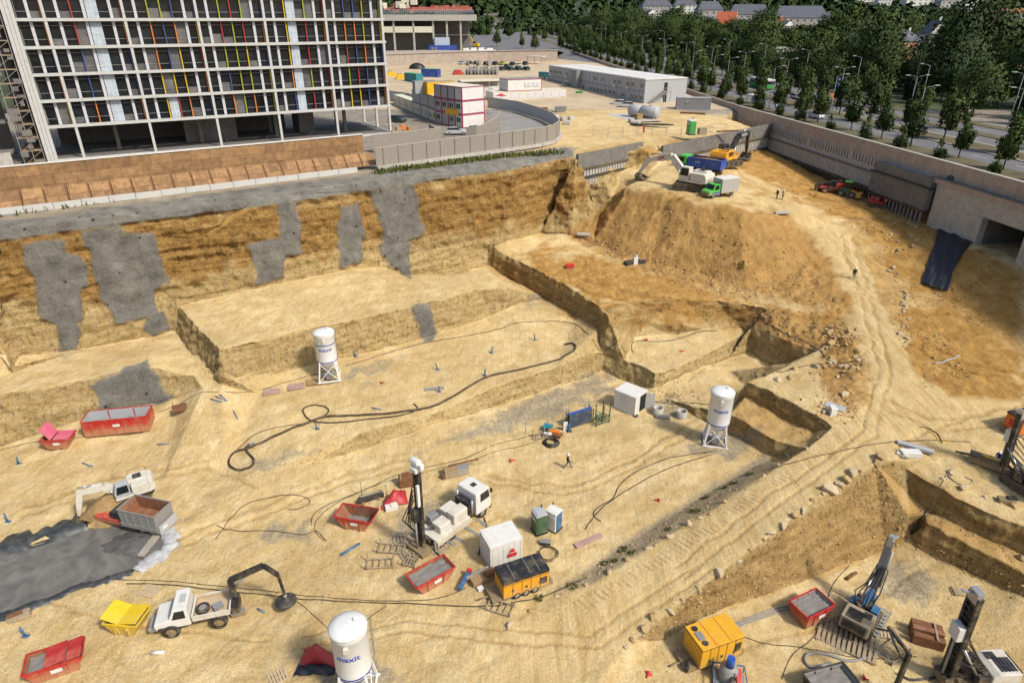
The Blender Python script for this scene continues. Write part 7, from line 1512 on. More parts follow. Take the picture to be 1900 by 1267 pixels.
rack('empty tan steel rack closest to the blue pipe', level(G(706, 1048), 0, 1, 1), R(5), 2.2, 1.0, 1.0); rack('tan steel rack between the blue pipe and the timber mats', level(G(727, 1020), 0, 1, 1), R(-4), 2.2, 1.0, .9); rack('small tan rack lying by the mortar skip', level(G(762, 1046), 0, 1, 1), R(-15), 1.0, .8, .8); rack('tan steel rack in front of the yellow and black generator', level(G(928, 1130), 0, 1, 1), R(-20), 2.0, 1.1, .7)
rack('thin tan rack holding cable at the left of the blue crate', level(G(1002, 812), 0, 1, 1), R(20), 1.4, .9, .9); rack('thin steel frame next to the timber mats of the blue rig', level(G(1655, 1212), 0, 1, 1), R(30), 2.2, 1.3, .6)
# stacks of gear with their own outline
def gear(label, px, py, rz, parts, name='gear_pile', cat='gear'):
    p = level(G(px, py), rz, 1, 1); t = thing(name, label, cat, p, rz)
    for nm, m, c, d, r_ in parts: MB().box(c, d, r_).build(nm, m, t, bevel=.03)
    return t
gear('pile of brown steel parts behind the red tarpaulin', 755, 898, R(15), [('steel_box', 'rust', (0, 0, .5), (1.5, 1.0, 1.0), 0), ('steel_plate', 'steel_dark', (1.0, -.3, .3), (.8, .6, .6), .3), ('steel_bar', 'rust', (-.2, .2, 1.1), (1.2, .3, .2), .2)])
gear('dark crate next to a silver box on the upper floor', 836, 882, R(18), [('crate', 'tan_steel', (0, 0, .4), (1.3, .9, .8), 0), ('crate_lid', 'wood', (0, 0, .85), (1.3, .9, .08), 0), ('strap', 'rust', (-.8, -.3, .3), (.3, .3, .6), 0)]); gear('silver box under a rusty bar on the upper floor', 858, 877, R(18), [('tool_box', 'silver', (0, 0, .45), (1.3, .8, .8), 0), ('bar', 'rust', (.3, .4, 1.0), (3.2, .15, .15), .05)])
gear('row of dark drill tools beside the red tarpaulin', 688, 928, R(25), [('drill_tool', 'steel_dark', (0, 0, .3), (2.6, .4, .4), 0), ('drill_tool', 'tan_steel', (.2, .5, .3), (2.2, .3, .3), .08), ('support', 'wood', (-.8, .2, .1), (.3, 1.2, .2), 0), ('support', 'wood', (.8, .2, .1), (.3, 1.2, .2), 0)])
gear('white block lying in front of the red tarpaulin', 727, 945, R(20), [('block', 'white_paint', (0, 0, .25), (1.2, .6, .5), 0), ('cap', 'cream', (.2, 0, .55), (.6, .5, .12), .2)])
gear('heap of tools and timber beside the yellow generator', 895, 1078, R(30), [('timber', 'wood', (0, 0, .3), (2.0, .8, .5), 0), ('pipe', 'grey_steel', (-.2, .5, .6), (2.2, .2, .2), .1), ('tool_box', 'rust', (.7, -.1, .7), (.9, .6, .4), .1), ('box', 'white_paint', (-.6, -.8, .2), (.5, .4, .3), 0)])
gear('blue hydraulic prop lying by the heap of tools', 862, 1085, R(70), [('prop', 'rig_blue', (0, 0, .5), (1.9, .3, .3), 0), ('foot', 'decal_red', (1.0, 0, .6), (.3, .4, .4), 0)]); gear('orange and green cable heap behind the tyre ring', 1023, 806, R(-30), [('tray', 'rust', (.4, 0, .2), (1.8, .9, .3), 0), ('coil', 'teal', (-.7, .5, .4), (1.0, .9, .5), .2), ('sheet', 'white_paint', (-.2, -.5, .3), (.9, .4, .2), .4), ('cable', 'orange', (.3, .1, .45), (1.3, .5, .2), .1)])
gear('blue gas bottle trolley in front of the blue crate', 1056, 800, R(10), [('bottle', 'rig_blue', (0, 0, .5), (.25, .25, 1.0), 0), ('board', 'white_paint', (-.4, .2, .6), (.5, .1, 1.2), 0), ('base', 'steel_dark', (0, 0, .06), (.6, .5, .12), 0)])
gear('rusty steel crate of piled beams in the lower pit', 1716, 1185, R(-22), [('beam', 'rust', (0, -.7, .5), (2.2, .5, 1.0), 0), ('beam', 'rusty_inside', (0, 0, .55), (2.2, .5, 1.1), 0), ('beam', 'rust', (0, .65, .5), (2.2, .5, 1.0), 0), ('bearer', 'steel_dark', (-.8, 0, .06), (.2, 2.0, .12), 0), ('bearer', 'steel_dark', (.8, 0, .06), (.2, 2.0, .12), 0), ('strap', 'tan_steel', (.5, 0, 1.12), (.15, 1.9, .06), 0)], 'steel_crate', 'crate')
gear('red block pallet on the brown terrace', 1057, 497, R(8), [('block', 'decal_red', (0, 0, .35), (1.3, .7, .55), 0), ('pallet', 'rust', (0, 0, .06), (1.4, .8, .12), 0), ('strap', 'orange', (0, 0, .64), (1.2, .15, .04), 0)], 'block_pallet', 'pallet')
gear('dark gear box with a yellow bar beside the black drilling rig', 1822, 862, R(-40), [('box', 'mach_black', (0, 0, .5), (2.4, .9, .9), 0), ('bar', 'skip_yellow', (.5, -.1, 1.0), (1.4, .2, .15), 0), ('rod', 'steel_dark', (-1.4, .6, .25), (1.8, .15, .15), .3)]); gear('dark blue plastic drum bundle below the shotcrete box', 1742, 420, R(20), [('drum', 'crate_blue', (0, 0, .5), (1.6, .9, .9), 0), ('cover', 'mach_black', (.9, .3, .4), (1.0, .9, .7), .3), ('lid', 'teal', (0, 0, 1.0), (1.2, .7, .1), .1)])
gear('white sack heap on dark rubble at the mound foot', 1178, 491, R(15), [('sack', 'white_paint', (0, 0, .6), (.7, .6, 1.2), 0), ('sack', 'grey_panel', (.1, .1, 1.3), (.5, .4, .4), .4), ('rubble', 'steel_dark', (-1.1, .1, .3), (1.3, .9, .6), .3), ('rubble', 'steel_dark', (1.2, .2, .25), (1.4, .8, .5), -.2)])
gear('white plastic sheet heap at the top of the stepped bank', 1688, 845, R(-20), [('sheet', 'white_paint', (0, 0, .25), (1.8, .9, .5), .3), ('sheet', 'cream', (-.7, -.3, .15), (1.0, .7, .3), -.3)]); gear('black cable heap on the ledge edge beside the sand boulders', 1866, 932, R(-20), [('coil', 'mach_black', (0, 0, .2), (1.3, .7, .35), 0), ('coil', 'rubber', (.4, .2, .4), (.8, .5, .2), .3)])
gear('dark grey tool chest in front of the red crane foot', 1012, 1010, R(-10), [('chest', 'steel_dark', (0, 0, .2), (.9, .5, .4), 0), ('lid', 'grey_dark', (0, 0, .43), (.92, .52, .06), 0)])
gear('black bin lying behind the crane truck', 443, 1140, R(20), [('bin', 'mach_black', (0, 0, .2), (1.0, .5, .4), 0), ('rim', 'grey_dark', (0, 0, .42), (1.05, .55, .06), 0)]); gear('rusty grate box at the left edge below the pond', 38, 1147, R(30), [('grate', 'tan_steel', (0, 0, .25), (1.5, .6, .5), 0), ('plate', 'rust', (-.2, 0, .53), (1.0, .5, .08), .1)])
# red tarpaulin heaps
def cloth(name, label, left, right, m, lift=.1, fold=.12, nu=14, nv=18, seed=0, hump=0.0, cat='tarpaulin'):
    vs = []; a = [G(*q) for q in left]; b_ = [G(*q) for q in right]
    def along(pl, f): k = f * (len(pl) - 1); i = min(int(k), len(pl) - 2); return pl[i].lerp(pl[i + 1], k - i)
    for j in range(nv + 1):
        for i in range(nu + 1):
            u, v = i / nu, j / nv; q = along(a, v).lerp(along(b_, v), u); z = max(q.z, HZ(q.x, q.y)) + lift + fold * (math.sin(u * 15 + seed + 2.2 * math.sin(v * 5 + seed)) + .6 * math.sin(u * 31 + v * 11)) + hump * math.sin(u * 3.14) * math.sin(v * 3.14) + rnd.uniform(-.03, .03); vs.append((q.x, q.y, z))
    o = MB().add(vs, [(j * (nu + 1) + i, j * (nu + 1) + i + 1, (j + 1) * (nu + 1) + i + 1, (j + 1) * (nu + 1) + i) for j in range(nv) for i in range(nu)], True).build(name, m)
    return tag(o, label, cat)
mat('tarp_black', (.012, .015, .022), .45, 0, .4, 2, .2, (.10, .09, .07)); mat('tarp_red', (.36, .025, .03), .5, 0, .3, 2, .35, (.20, .12, .07)); mat('liner', (.035, .04, .042), .4, 0, .4, 2, .35, (.2, .19, .17)); mat('liner_white', (.42, .42, .42), .5, 0, .3, 2, .4, (.15, .15, .15))
cloth('tarpaulin', 'large black tarpaulin hanging down the bank below the underpass', [(1738, 428), (1734, 455), (1722, 488), (1708, 527)], [(1812, 447), (1788, 470), (1768, 505), (1758, 543)], 'tarp_black', .25, .10, 18, 22)
cloth('tarpaulin', 'red tarpaulin over gear with posts, left of the drilling mast', [(716, 925), (708, 948)], [(752, 910), (758, 935)], 'tarp_red', .15, .10, 10, 10, 2, 1.1); cloth('tarpaulin', 'red and dusty tarpaulin heap beside the closest silo', [(566, 1205), (556, 1235)], [(616, 1210), (624, 1240)], 'tarp_red', .15, .08, 12, 12, 5, 1.3); cloth('tarpaulin', 'crumpled black foil in front of the red heap', [(556, 1232), (542, 1256)], [(622, 1236), (622, 1254)], 'tarp_black', .1, .1, 14, 8, 7, .4)
for px, py in ((672, 920), (718, 925), (745, 905)): o = MB().cyl((0, 0, 0), (0, 0, 1.6), .05, 6).cyl((0, 0, 1.6), (0, 0, 1.68), .1, 6).build('post', 'tan_steel'); o.location = G(px, py); tag(o, 'thin rusty post beside the red tarpaulin', 'post', 'posts beside the red tarpaulin')
# concrete rings and slabs
for px, py, lb in ((1220, 768, 'concrete well ring standing closest to the white container'), (1264, 774, 'concrete well ring on a little sand heap')): o = MB().lathe([(.62, 0), (.62, .95), (.48, .95), (.48, .1)], n=28).build('concrete_ring', 'concrete', fix=False); o.location = level(G(px, py), 0, 1, 1); tag(o, lb, 'ring')
def slab(label, px, py, rz, d, m, name='slab', cat='slab', tilt=(0, 0)):
    o = MB().box((0, 0, d[2] / 2), d).build(name, m, bevel=min(.03, d[2] * .3)); o.location = level(G(px, py), rz, d[0], d[1]); o.rotation_euler = (tilt[0], tilt[1], rz); return tag(o, label, cat)
slab('grey concrete slab leaning between the rings', 1229, 775, R(-8), (1.7, .7, .25), 'dark_concrete'); slab('long wooden trough beside the drilling area, near the two toilets', 1092, 1005, head((1064, 1013), (1110, 994)), (2.9, .5, .25), mat('trough', (.34, .22, .19), .8, 0, .2, 2, .3), 'trough', 'trough'); slab('grey steel trough at the junction above the stepped bank', 1697, 833, head((1672, 826), (1722, 842)), (3.1, .6, .3), 'grey_panel', 'trough', 'trough')
slab('pale concrete beam on the edge of the haul road', 1451, 400, R(5), (2.6, .6, .35), 'paving', 'beam', 'beam'); slab('grey flat panel lying at the trench corner', 1549, 756, R(-40), (2.0, 1.2, .12), 'grey_panel', 'panel', 'panel'); slab('grey slab at the foot of the dirt mound', 1082, 442, R(-10), (2.2, .7, .35), 'paving'); slab('pale wooden chute reaching into the slurry pond', 285, 1020, head((268, 1045), (302, 1005)), (3.3, .6, .25), mat('chute', (.30, .27, .22), .8, 0, .2, 2, .3), 'chute', 'chute')
o = MB().prism([(-.3, -.5), (.4, -.4), (.3, .6), (-.2, .4)], 0, .9).build('cut_stone', 'white_paint', bevel=.05); o.location = G(1542, 768); tag(o, 'white cut stone beside the grey panel', 'stone')
for i, (px, py, m) in enumerate(((504, 727, 'trough'), (550, 718, 'trough'), (584, 709, 'wood'))): slab(f'flat rusty plate on the sand, {("farthest from", "second from", "closest to")[i]} the banded silo', px, py, R(20), (1.9, 1.4, .06), m, 'plate', 'plate')
slab('dark brown timber pack on the cable line', 335, 765, R(28), (1.5, 1.2, .4), 'rust', 'timber_pack', 'timber'); slab('grey timber frame with a blue prop on the sand', 805, 722, R(12), (2.4, .6, .06), 'grey_steel', 'frame', 'frame');
# timber mats and pallets
def pallet(label, px, py, rz, L=1.25, W_=1.0, n=6, m='pale_wood', name='pallet', base=None, group=None):
    b = MB()
    for k in range(n): b.box((-L / 2 + L * (k + .5) / n, 0, .13), (L / n * .62, W_, .03))
    for y in (-W_ / 2 + .08, 0, W_ / 2 - .08): b.box((0, y, .06), (L, .1, .1))
    o = b.build(name, m); o.location = level(G(px, py), rz, L, W_); o.rotation_euler = (0, 0, rz); return tag(o, label, 'pallet', group)
pallet('wooden pallet alone above the yellow skip', 278, 1097, R(-15), 1.5, 1.2, 6, 'pale_wood'); pallet('pale slatted pallet at the bottom left of the red heap', 516, 1256, R(35), 1.3, 1.1); pallet('pale pallet lying alone on the lower pit floor', 1780, 1098, R(-10), 1.0, .9); pallet('large timber mat under the tail of the blue rig', 1572, 1188, head((1545, 1180), (1602, 1205)), 4.4, 2.6, 12, 'tan_steel', 'timber_mat')
pallet('timber mat under the leaning mast of the blue rig', 1612, 1146, head((1605, 1160), (1632, 1120)), 3.5, 2.4, 8, 'grey_steel', 'timber_mat'); pallet('pallet between the blue rig and the black hose arm', 1638, 1175, R(-20), 1.6, 1.0)
for i, (px, py, a_) in enumerate(((770, 1008, 20), (796, 1012, -30), (758, 1028, 40), (782, 1025, 10), (800, 998, 60), (745, 1000, 15), (812, 1016, 35))): pallet('dirty timber mat under the foot of the drilling mast', px, py, R(a_), 1.6, .9, 5, 'tan_steel', 'timber_mat', None, 'timber mats round the drilling truck')
for i, (px, py) in enumerate(((850, 1000), (875, 985), (895, 970), (835, 1005))): slab('grey planks laid under the wheels of the drilling truck', px, py, head((812, 998), (893, 938)) + R(90), (1.5, .35, .06), 'grey_steel', 'plank', 'plank')['group'] = 'planks under the drilling truck'
# pipes
def pipe(label, a, c, r, m, name='pipe', dz=0.0, group=None, cat='pipe'):
    A = G(*a); B = G(*c); A.z += r + dz; B.z += r; o = MB().cyl((0, 0, 0), B - A, r, 10).build(name, m); o.location = A; return tag(o, label, cat, group)
pipe('long blue pipe lying left of the steel racks', (632, 1031), (668, 1009), .11, 'rig_blue'); pipe('short blue pipe by the crane plate', (478, 1130), (491, 1137), .08, 'rig_blue'); pipe('small rusty pipe on the floor of the lower pit', (1570, 1076), (1588, 1064), .14, 'rust')
for px0, py0, px1, py1 in ((391, 741, 412, 747), (400, 736, 418, 744), (408, 733, 421, 745), (292, 825, 314, 824), (153, 860, 172, 866), (433, 763, 441, 778), (690, 757, 708, 761), (455, 830, 472, 822)): pipe('short blue plastic pipe lying on the sand of the upper floor', (px0, py0), (px1, py1), .07, 'rig_blue', group='short blue pipes on the upper floor')
for px, py in ((912, 655), (815, 727), (899, 697), (589, 796), (812, 686), (993, 631), (35, 860), (48, 1180), (15, 968), (660, 662)): o = MB().cyl((0, 0, 0), (rnd.uniform(-.3, .3), rnd.uniform(-.2, .2), .9), .08, 8).box((0, 0, .03), (.5, .3, .06)).build('standpipe', 'rig_blue'); o.location = G(px, py); tag(o, 'short blue pipe standing up out of the sand', 'pipe', 'upright blue pipes')
pipe('white and grey roll lying on the sand below the crane truck', (281, 1213), (305, 1212), .14, 'white_paint', 'roll', cat='roll')
# red markers
for px, py, in ((1200, 631), (1264, 652), (1222, 929), (1203, 1250), (948, 855), (710, 712), (1606, 1262), (20, 640)): o = MB().lathe([(.28, 0), (.28, .05), (.14, .06), (.03, .5)], n=8).build('marker_cone', 'decal_red'); o.location = G(px, py); o.rotation_euler = (R(70), 0, rnd.uniform(0, 6)); tag(o, 'small red marker dropped on the sand', 'marker', 'red markers on the ground')
# hoses and cables
def smooth(pts, n=6):
    out = []
    for i in range(len(pts) - 1):
        p0, p1, p2, p3 = pts[max(i - 1, 0)], pts[i], pts[i + 1], pts[min(i + 2, len(pts) - 1)]
        for k in range(n):
            t_ = k / n; out.append(.5 * ((2 * p1) + (p2 - p0) * t_ + (2 * p0 - 5 * p1 + 4 * p2 - p3) * t_ * t_ + (3 * p1 - p0 - 3 * p2 + p3) * t_ ** 3))
    return out + [pts[-1]]
def hose(label, px, r, m='hose', name='hose', dz=0.0, group=None, cat='hose'):
    q = smooth([G(*p) for p in px]); q = [Vector((v.x, v.y, HZ(v.x, v.y) + r * .8 + dz)) for v in q]
    o = MB().tube(q, r, 6).build(name, m); return tag(o, label, cat, group)
hose('thick black hose winding across the upper floor in a long curve', [(1048, 640), (1062, 638), (1068, 646), (1050, 660), (960, 688), (900, 702), (852, 730), (808, 753), (760, 763), (690, 770), (620, 773), (596, 776), (560, 790), (500, 815), (462, 832), (440, 838), (427, 850), (426, 864), (442, 873), (465, 867), (471, 854), (458, 838), (462, 826)], .13)
hose('second black hose strand looping beside the thick hose', [(768, 750), (774, 760), (745, 771), (700, 777), (620, 785), (580, 782), (563, 766), (566, 757), (582, 752), (602, 755), (610, 763), (598, 776)], .085); hose('thin inner loop of cable beside the thick hose', [(560, 787), (520, 792), (480, 803), (455, 820), (430, 845)], .04, name='cable', cat='cable')
cab_ = lambda lb, px, r=.035, m='hose': hose(lb, px, r, m, 'cable', 0, None, 'cable')
cab_('thin cable running along the foot of the lower left wall', [(0, 835), (60, 821), (145, 812), (330, 752), (420, 727), (540, 707), (600, 690)]); cab_('thin cable along the foot of the sand bench', [(640, 680), (720, 655), (790, 636), (850, 626), (930, 610), (985, 598), (1060, 600), (1100, 630), (1160, 655)], .045)
cab_('cable from the mast across the floor to the blue crate', [(577, 975), (582, 955), (605, 938), (686, 904), (740, 880), (800, 865), (874, 846), (950, 817), (1010, 800), (1060, 790), (1130, 770)]); cab_('second cable beside the mast cable', [(600, 1003), (585, 985), (592, 960), (640, 925), (720, 892), (800, 873), (900, 845), (1000, 818)], .03); cab_('looped cable on the sand left of the empty skip', [(400, 1000), (430, 960), (470, 930), (530, 919), (565, 923), (575, 932), (560, 942), (535, 946)], .04); cab_('cable trailing past the empty skip', [(402, 975), (440, 985), (500, 985), (560, 992), (585, 985), (605, 1004)], .04)
cab_('long cable crossing the sand below the crane truck', [(235, 1083), (330, 1086), (480, 1102), (600, 1113), (750, 1119), (900, 1124), (960, 1116), (1010, 1106), (1060, 1085), (1090, 1072)], .05); cab_('second long cable beside the first below the crane truck', [(210, 1075), (330, 1079), (480, 1094), (620, 1110), (760, 1114), (830, 1105), (865, 1090)], .035); cab_('cable from the crossing down to the closest silo', [(540, 1106), (570, 1130), (608, 1166)], .03)
cab_('cable from the crossing to the right of the closest silo', [(718, 1122), (690, 1142), (675, 1158)], .03); cab_('cable from the second silo curving down the sand', [(1322, 838), (1240, 850), (1180, 876), (1150, 900), (1137, 925), (1106, 945), (1102, 958), (1115, 967)], .05); cab_('second cable from the second silo', [(1322, 843), (1260, 862), (1200, 888), (1150, 918), (1112, 948), (1086, 982)], .05)
cab_('cable on the terrace above the trench', [(1175, 655), (1172, 640), (1185, 633), (1230, 634), (1290, 618), (1330, 614)], .05); cab_('cable on the pale ledge beside the trench', [(1420, 600), (1470, 626), (1518, 648), (1540, 670), (1600, 668)], .05); cab_('cable along the lower pale ledge', [(1400, 690), (1440, 690), (1500, 678), (1560, 672)], .05); cab_('cable behind the concrete rings', [(1205, 745), (1260, 750), (1330, 752), (1372, 740), (1382, 715)], .05)
cab_('cable crossing the haul road', [(1440, 868), (1500, 850), (1580, 832), (1640, 822), (1700, 818), (1800, 820)], .04); cab_('thin cable down the slope of the lower pit', [(1575, 1050), (1545, 1085), (1530, 1130), (1510, 1180), (1470, 1215), (1450, 1260)], .03); cab_('tan hose hanging down the stepped bank', [(1757, 880), (1740, 915), (1722, 950), (1700, 985), (1680, 1005)], .05, 'tan_steel'); cab_('looped tan hose above the stepped bank', [(1757, 880), (1770, 893), (1790, 900), (1805, 893), (1790, 885)], .06, 'tan_steel')
cab_('yellow cable at the road junction', [(1720, 800), (1735, 808), (1745, 820), (1770, 818)], .04, 'skip_yellow'); cab_('black cable arc at the road junction', [(1706, 792), (1722, 795), (1740, 806), (1748, 822)], .05)
for k in range(3): hose('pale hose running up from the yellow generator to the slope', [(1362, 1158 + 4 * k), (1400, 1142 + 5 * k), (1440, 1128 + 5 * k), (1475, 1122 + 6 * k)], .07, 'grey_steel', 'hose', 0, 'pale hoses beside the yellow generator')
hose('thick grey hose looping round the slurry skip', [(1540, 1232), (1505, 1238), (1493, 1226), (1500, 1214), (1530, 1214), (1570, 1226), (1605, 1222), (1632, 1210), (1655, 1232)], .11, 'grey_dark'); hose('dark hose on the floor beside the white rig', [(1665, 1250), (1690, 1262), (1730, 1258), (1765, 1250)], .1, 'rubber'); cab_('brown cable between the generator and the skips', [(1375, 1180), (1430, 1195), (1480, 1200), (1560, 1215), (1640, 1222), (1700, 1218)], .035); cab_('blue grey pipe lying on the rough ground right of the road', [(1735, 675), (1760, 668), (1780, 660)], .09, 'grey_panel')
hose('thick hose hanging from the drilling truck to the white container', [(898, 960), (903, 985), (893, 1010), (888, 1030)], .07, 'rubber'); hose('hose from the mast foot to the mortar skip', [(783, 985), (792, 1010), (815, 1030)], .08, 'rubber')
def ring(label, px, py, R0, r, m='rubber', cat='coil', sq=1.0, name='hose_coil'):
    b = MB()
    for k in range(3): rr = R0 * (1 - .12 * k); b.tube([(rr * math.cos(a) * (1 + .03 * math.sin(3 * a + k)), rr * sq * math.sin(a), r + k * r * .9) for a in [i * math.pi / 14 for i in range(28)]], r, 6, False, True)
    o = b.build(name, m); o.location = level(G(px, py), 0, 1, 1); return tag(o, label, cat)
ring('black hose coil on the sand in front of the cable heap', 1023, 823, .85, .11); ring('thin cable loop on the sand right of the toilets', 1016, 1028, .95, .03, 'hose'); ring('small black coil in front of the white container', 1179, 772, .3, .05)
# black hose arm of the pump in the lower pit
t = thing('pump_arm', 'black jointed hose arm rising beside the slurry skip', 'pump', level(G(1656, 1290), 0, 1, 1), R(100)); MB().box0(-.5, -.5, 0, .5, .5, .6).build('base', 'mach_black', t, bevel=.05); MB().bar((0, 0, .5), (0, 0, 4.4), .28).build('column', 'mach_black', t); MB().bar((0, 0, 4.4), (1.4, .9, 5.6), .2).build('arm', 'mach_black', t); MB().tube([(0, .2, 3.6), (.4, .7, 4.6), (1.2, .9, 5.4), (1.9, 1.2, 4.9)], .08, 6).build('hose', 'rubber', t)
# wire fence posts beside the blue crate
for px, py in ((975, 805), (1016, 786), (1055, 768), (1092, 757)): o = MB().cyl((0, 0, 0), (0, 0, 1.5), .035, 6).cyl((0, 0, 1.5), (0, 0, 1.54), .05, 6).build('fence_post', 'grey_steel'); o.location = G(px, py); tag(o, 'thin steel fence post between the grey stain and the sand', 'post', 'thin fence posts by the blue crate')
# ---- slurry pond
def pond_mat():
    m, t, b = _nt('slurry'); n = t.nodes; l = t.links; g = n.new('ShaderNodeNewGeometry'); ns = n.new('ShaderNodeTexNoise'); ns.inputs['Scale'].default_value = .25; ns.inputs['Detail'].default_value = 5; ns.inputs['Distortion'].default_value = 2.5; l.new(g.outputs['Position'], ns.inputs['Vector'])
    r = n.new('ShaderNodeValToRGB'); r.color_ramp.elements[0].position = .35; r.color_ramp.elements[0].color = (.105, .10, .093, 1); r.color_ramp.elements[1].position = .66; r.color_ramp.elements[1].color = (.175, .166, .15, 1); l.new(ns.outputs[0], r.inputs[0]); l.new(r.outputs[0], b.inputs['Base Color']); b.inputs['Roughness'].default_value = .5; b.inputs['Specular IOR Level'].default_value = .22; MATS['slurry'] = m
pond_mat()
o = MB().add([P(x, y, -.12) for x, y in POND], [tuple(range(len(POND)))]).build('pond_water', 'slurry', fix=False); o['kind'] = 'structure'
def liner(name, label, pts, w_in, w_out, m, seed):
    q = smooth([P(x, y, .1) for x, y in pts], 8); vs = []; fs = []; n = len(q); g = random.Random(seed); C_ = P(110, 1040, 0)
    for i, c in enumerate(q):
        d = (q[min(i + 1, n - 1)] - q[max(i - 1, 0)]); d.z = 0; d.normalize(); nr = Vector((-d.y, d.x, 0)); nr = nr if nr.dot(C_ - c) > 0 else -nr; k = g.uniform(.7, 1.2)
        for f, (o_, z) in enumerate(((w_in, -.35), (w_in * .5, .0), (0, .22 + g.uniform(0, .2)), (-w_out * .4 * k, .16 + g.uniform(-.05, .14)), (-w_out * .75 * k, .12 + g.uniform(0, .15)), (-w_out * k, .03))):
            u = c + nr * o_; zz_ = z if f < 2 else HZ(u.x, u.y) + z; vs.append((u.x, u.y, zz_))
    for i in range(n - 1):
        for f in range(5): fs.append((i * 6 + f, i * 6 + f + 1, (i + 1) * 6 + f + 1, (i + 1) * 6 + f))
    return tag(MB().add(vs, fs, True).build(name, m), label, 'liner')
liner('pond_liner', 'crumpled dark pond liner along the far bank of the slurry', [(-60, 1050), (0, 1026), (78, 1003), (150, 978), (160, 974)], .6, 2.0, 'liner', 1); liner('pond_liner', 'black and white pond liner along the near bank of the slurry', [(-60, 1168), (0, 1145), (75, 1116), (135, 1091), (200, 1073), (246, 1060)], .5, .6, 'liner', 2); liner('pond_liner', 'dirty white pond liner round the corner by the wooden chute', [(246, 1060), (262, 1045), (300, 1022), (308, 1004), (302, 990)], .5, 1.1, 'liner_white', 3)
hp = MB(); g = random.Random(4); prf = [(3.2, -.2), (2.7, .35), (2.0, .95), (1.3, 1.4), (.6, 1.75), (.02, 1.8)]; hp.lathe(prf, n=22); hp.v = [(x * (1 + g.uniform(-.12, .12)), y * .62 * (1 + g.uniform(-.12, .12)), z + g.uniform(-.12, .12)) for x, y, z in hp.v]; o = hp.build('soil_heap', mat('dug_soil', (.30, .195, .085), .95, 0, .35, 1.6, .5, (.18, .12, .06), .1)); o.location = G(214, 946); o.rotation_euler = (0, 0, R(20)); tag(o, 'heap of brown soil between the slurry pond and the white excavator', 'heap')
hp = MB(); hp.lathe([(3.0, -.2), (2.4, .12), (1.5, .3), (.6, .42), (.02, .45)], n=22); hp.v = [(x * (1 + g.uniform(-.2, .2)), y * .6 * (1 + g.uniform(-.2, .2)), z + g.uniform(-.09, .09)) for x, y, z in hp.v]; o = hp.build('mud_heap', mat('wet_mud', (.085, .08, .075), .5, 0, .4, 2, .3, (.16, .15, .14), .08)); o.location = P(250, 1005, -.15); o.rotation_euler = (0, 0, R(10)); tag(o, 'lumpy dark mud bank inside the slurry pond by the wooden chute', 'mud')
# ---- boulders and rubble
mat('limestone', (0.40, 0.28, 0.13), .95, 0, .3, 2.5, .55, (.26, .16, .07), .08); mat('pale_stone', (0.47, 0.38, 0.24), .95, 0, .25, 2.5, .5, (.34, .25, .13), .07); mat('rubble', (0.38, 0.25, 0.11), .95, 0, .4, .9, .4, (.52, .38, .2))
def rockmesh(seed, sub=2):
    bm = bmesh.new(); bmesh.ops.create_icosphere(bm, subdivisions=sub, radius=.5); g = random.Random(seed); pl = [(Vector((g.uniform(-1, 1), g.uniform(-1, 1), g.uniform(-1, 1))).normalized(), g.uniform(.22, .40)) for _ in range(10)]
    for v in bm.verts:
        for n_, d_ in pl:
            e_ = v.co.dot(n_) - d_
            if e_ > 0: v.co -= n_ * e_ * .92
        v.co *= 1 + g.uniform(-.05, .05)
    return bm
BD = []
for i in range(5):
    bm = rockmesh(i); me = bpy.data.meshes.new('boulder'); bm.to_mesh(me); bm.free(); me.materials.append(MATS['limestone' if i % 2 else 'pale_stone']); BD.append(me)
def boulder(px, py, s, label, group, m=None):
    o = bpy.data.objects.new('boulder', BD[rnd.randrange(5)] if m is None else BD[m]); COL.objects.link(o); px += rnd.uniform(-5, 5); py += rnd.uniform(-4, 4); s *= rnd.choice((.45, .6, .8, .85, 1.0)); q = G(px, py); o.location = q + Vector((0, 0, s * .14)); o.scale = (s * rnd.uniform(.9, 1.5), s * rnd.uniform(.8, 1.1), s * rnd.uniform(.6, .85)); o.rotation_euler = (rnd.uniform(-.3, .3), rnd.uniform(-.3, .3), rnd.uniform(0, 6.28)); tag(o, label, 'boulder', group)
for x, y in ((1419, 884), (1381, 907), (1317, 951), (1277, 975), (1240, 998), (1206, 1019), (1162, 1042), (1129, 1064), (1092, 1088), (1036, 1110), (984, 1135), (950, 1157), (1495, 832), (1460, 850), (1441, 865), (1349, 930), (1300, 958), (1520, 812)): boulder(x, y, rnd.uniform(.55, 1.0), 'rough limestone boulder along the inner edge of the haul road', 'boulders along the inner edge of the haul road')
for x, y in ((1420, 998), (1392, 1019), (1368, 1039), (1334, 1064), (1297, 1091), (1267, 1115), (1247, 1133), (1216, 1150), (1196, 1167), (1172, 1187), (1624, 857), (1599, 871), (1572, 890), (1541, 911), (1509, 929), (1489, 946), (1474, 956), (1449, 977), (1640, 850), (1580, 880), (1560, 898), (1525, 920), (1435, 990), (1160, 1200)): boulder(x, y, rnd.uniform(.65, 1.35), 'rough limestone boulder along the outer edge of the haul road above the lower pit', 'boulders along the outer edge of the haul road')
for k in range(46): x, y = rnd.uniform(1528, 1600), rnd.uniform(602, 690); boulder(x, y, rnd.uniform(.4, 1.25), 'ochre boulder in the heap between the trench and the haul road', 'boulder heap beside the trench', 1 if rnd.random() < .6 else None)
for x, y in ((1465, 700), (1478, 686), (1512, 682), (1462, 708), (1490, 740), (1520, 755), (1528, 720), (1500, 690), (1530, 765), (1560, 735), (1555, 700), (1440, 705)): boulder(x, y, rnd.uniform(.6, 1.2), 'ochre boulder lying on the pale ledge above the stepped trench', 'boulders on the pale ledge')
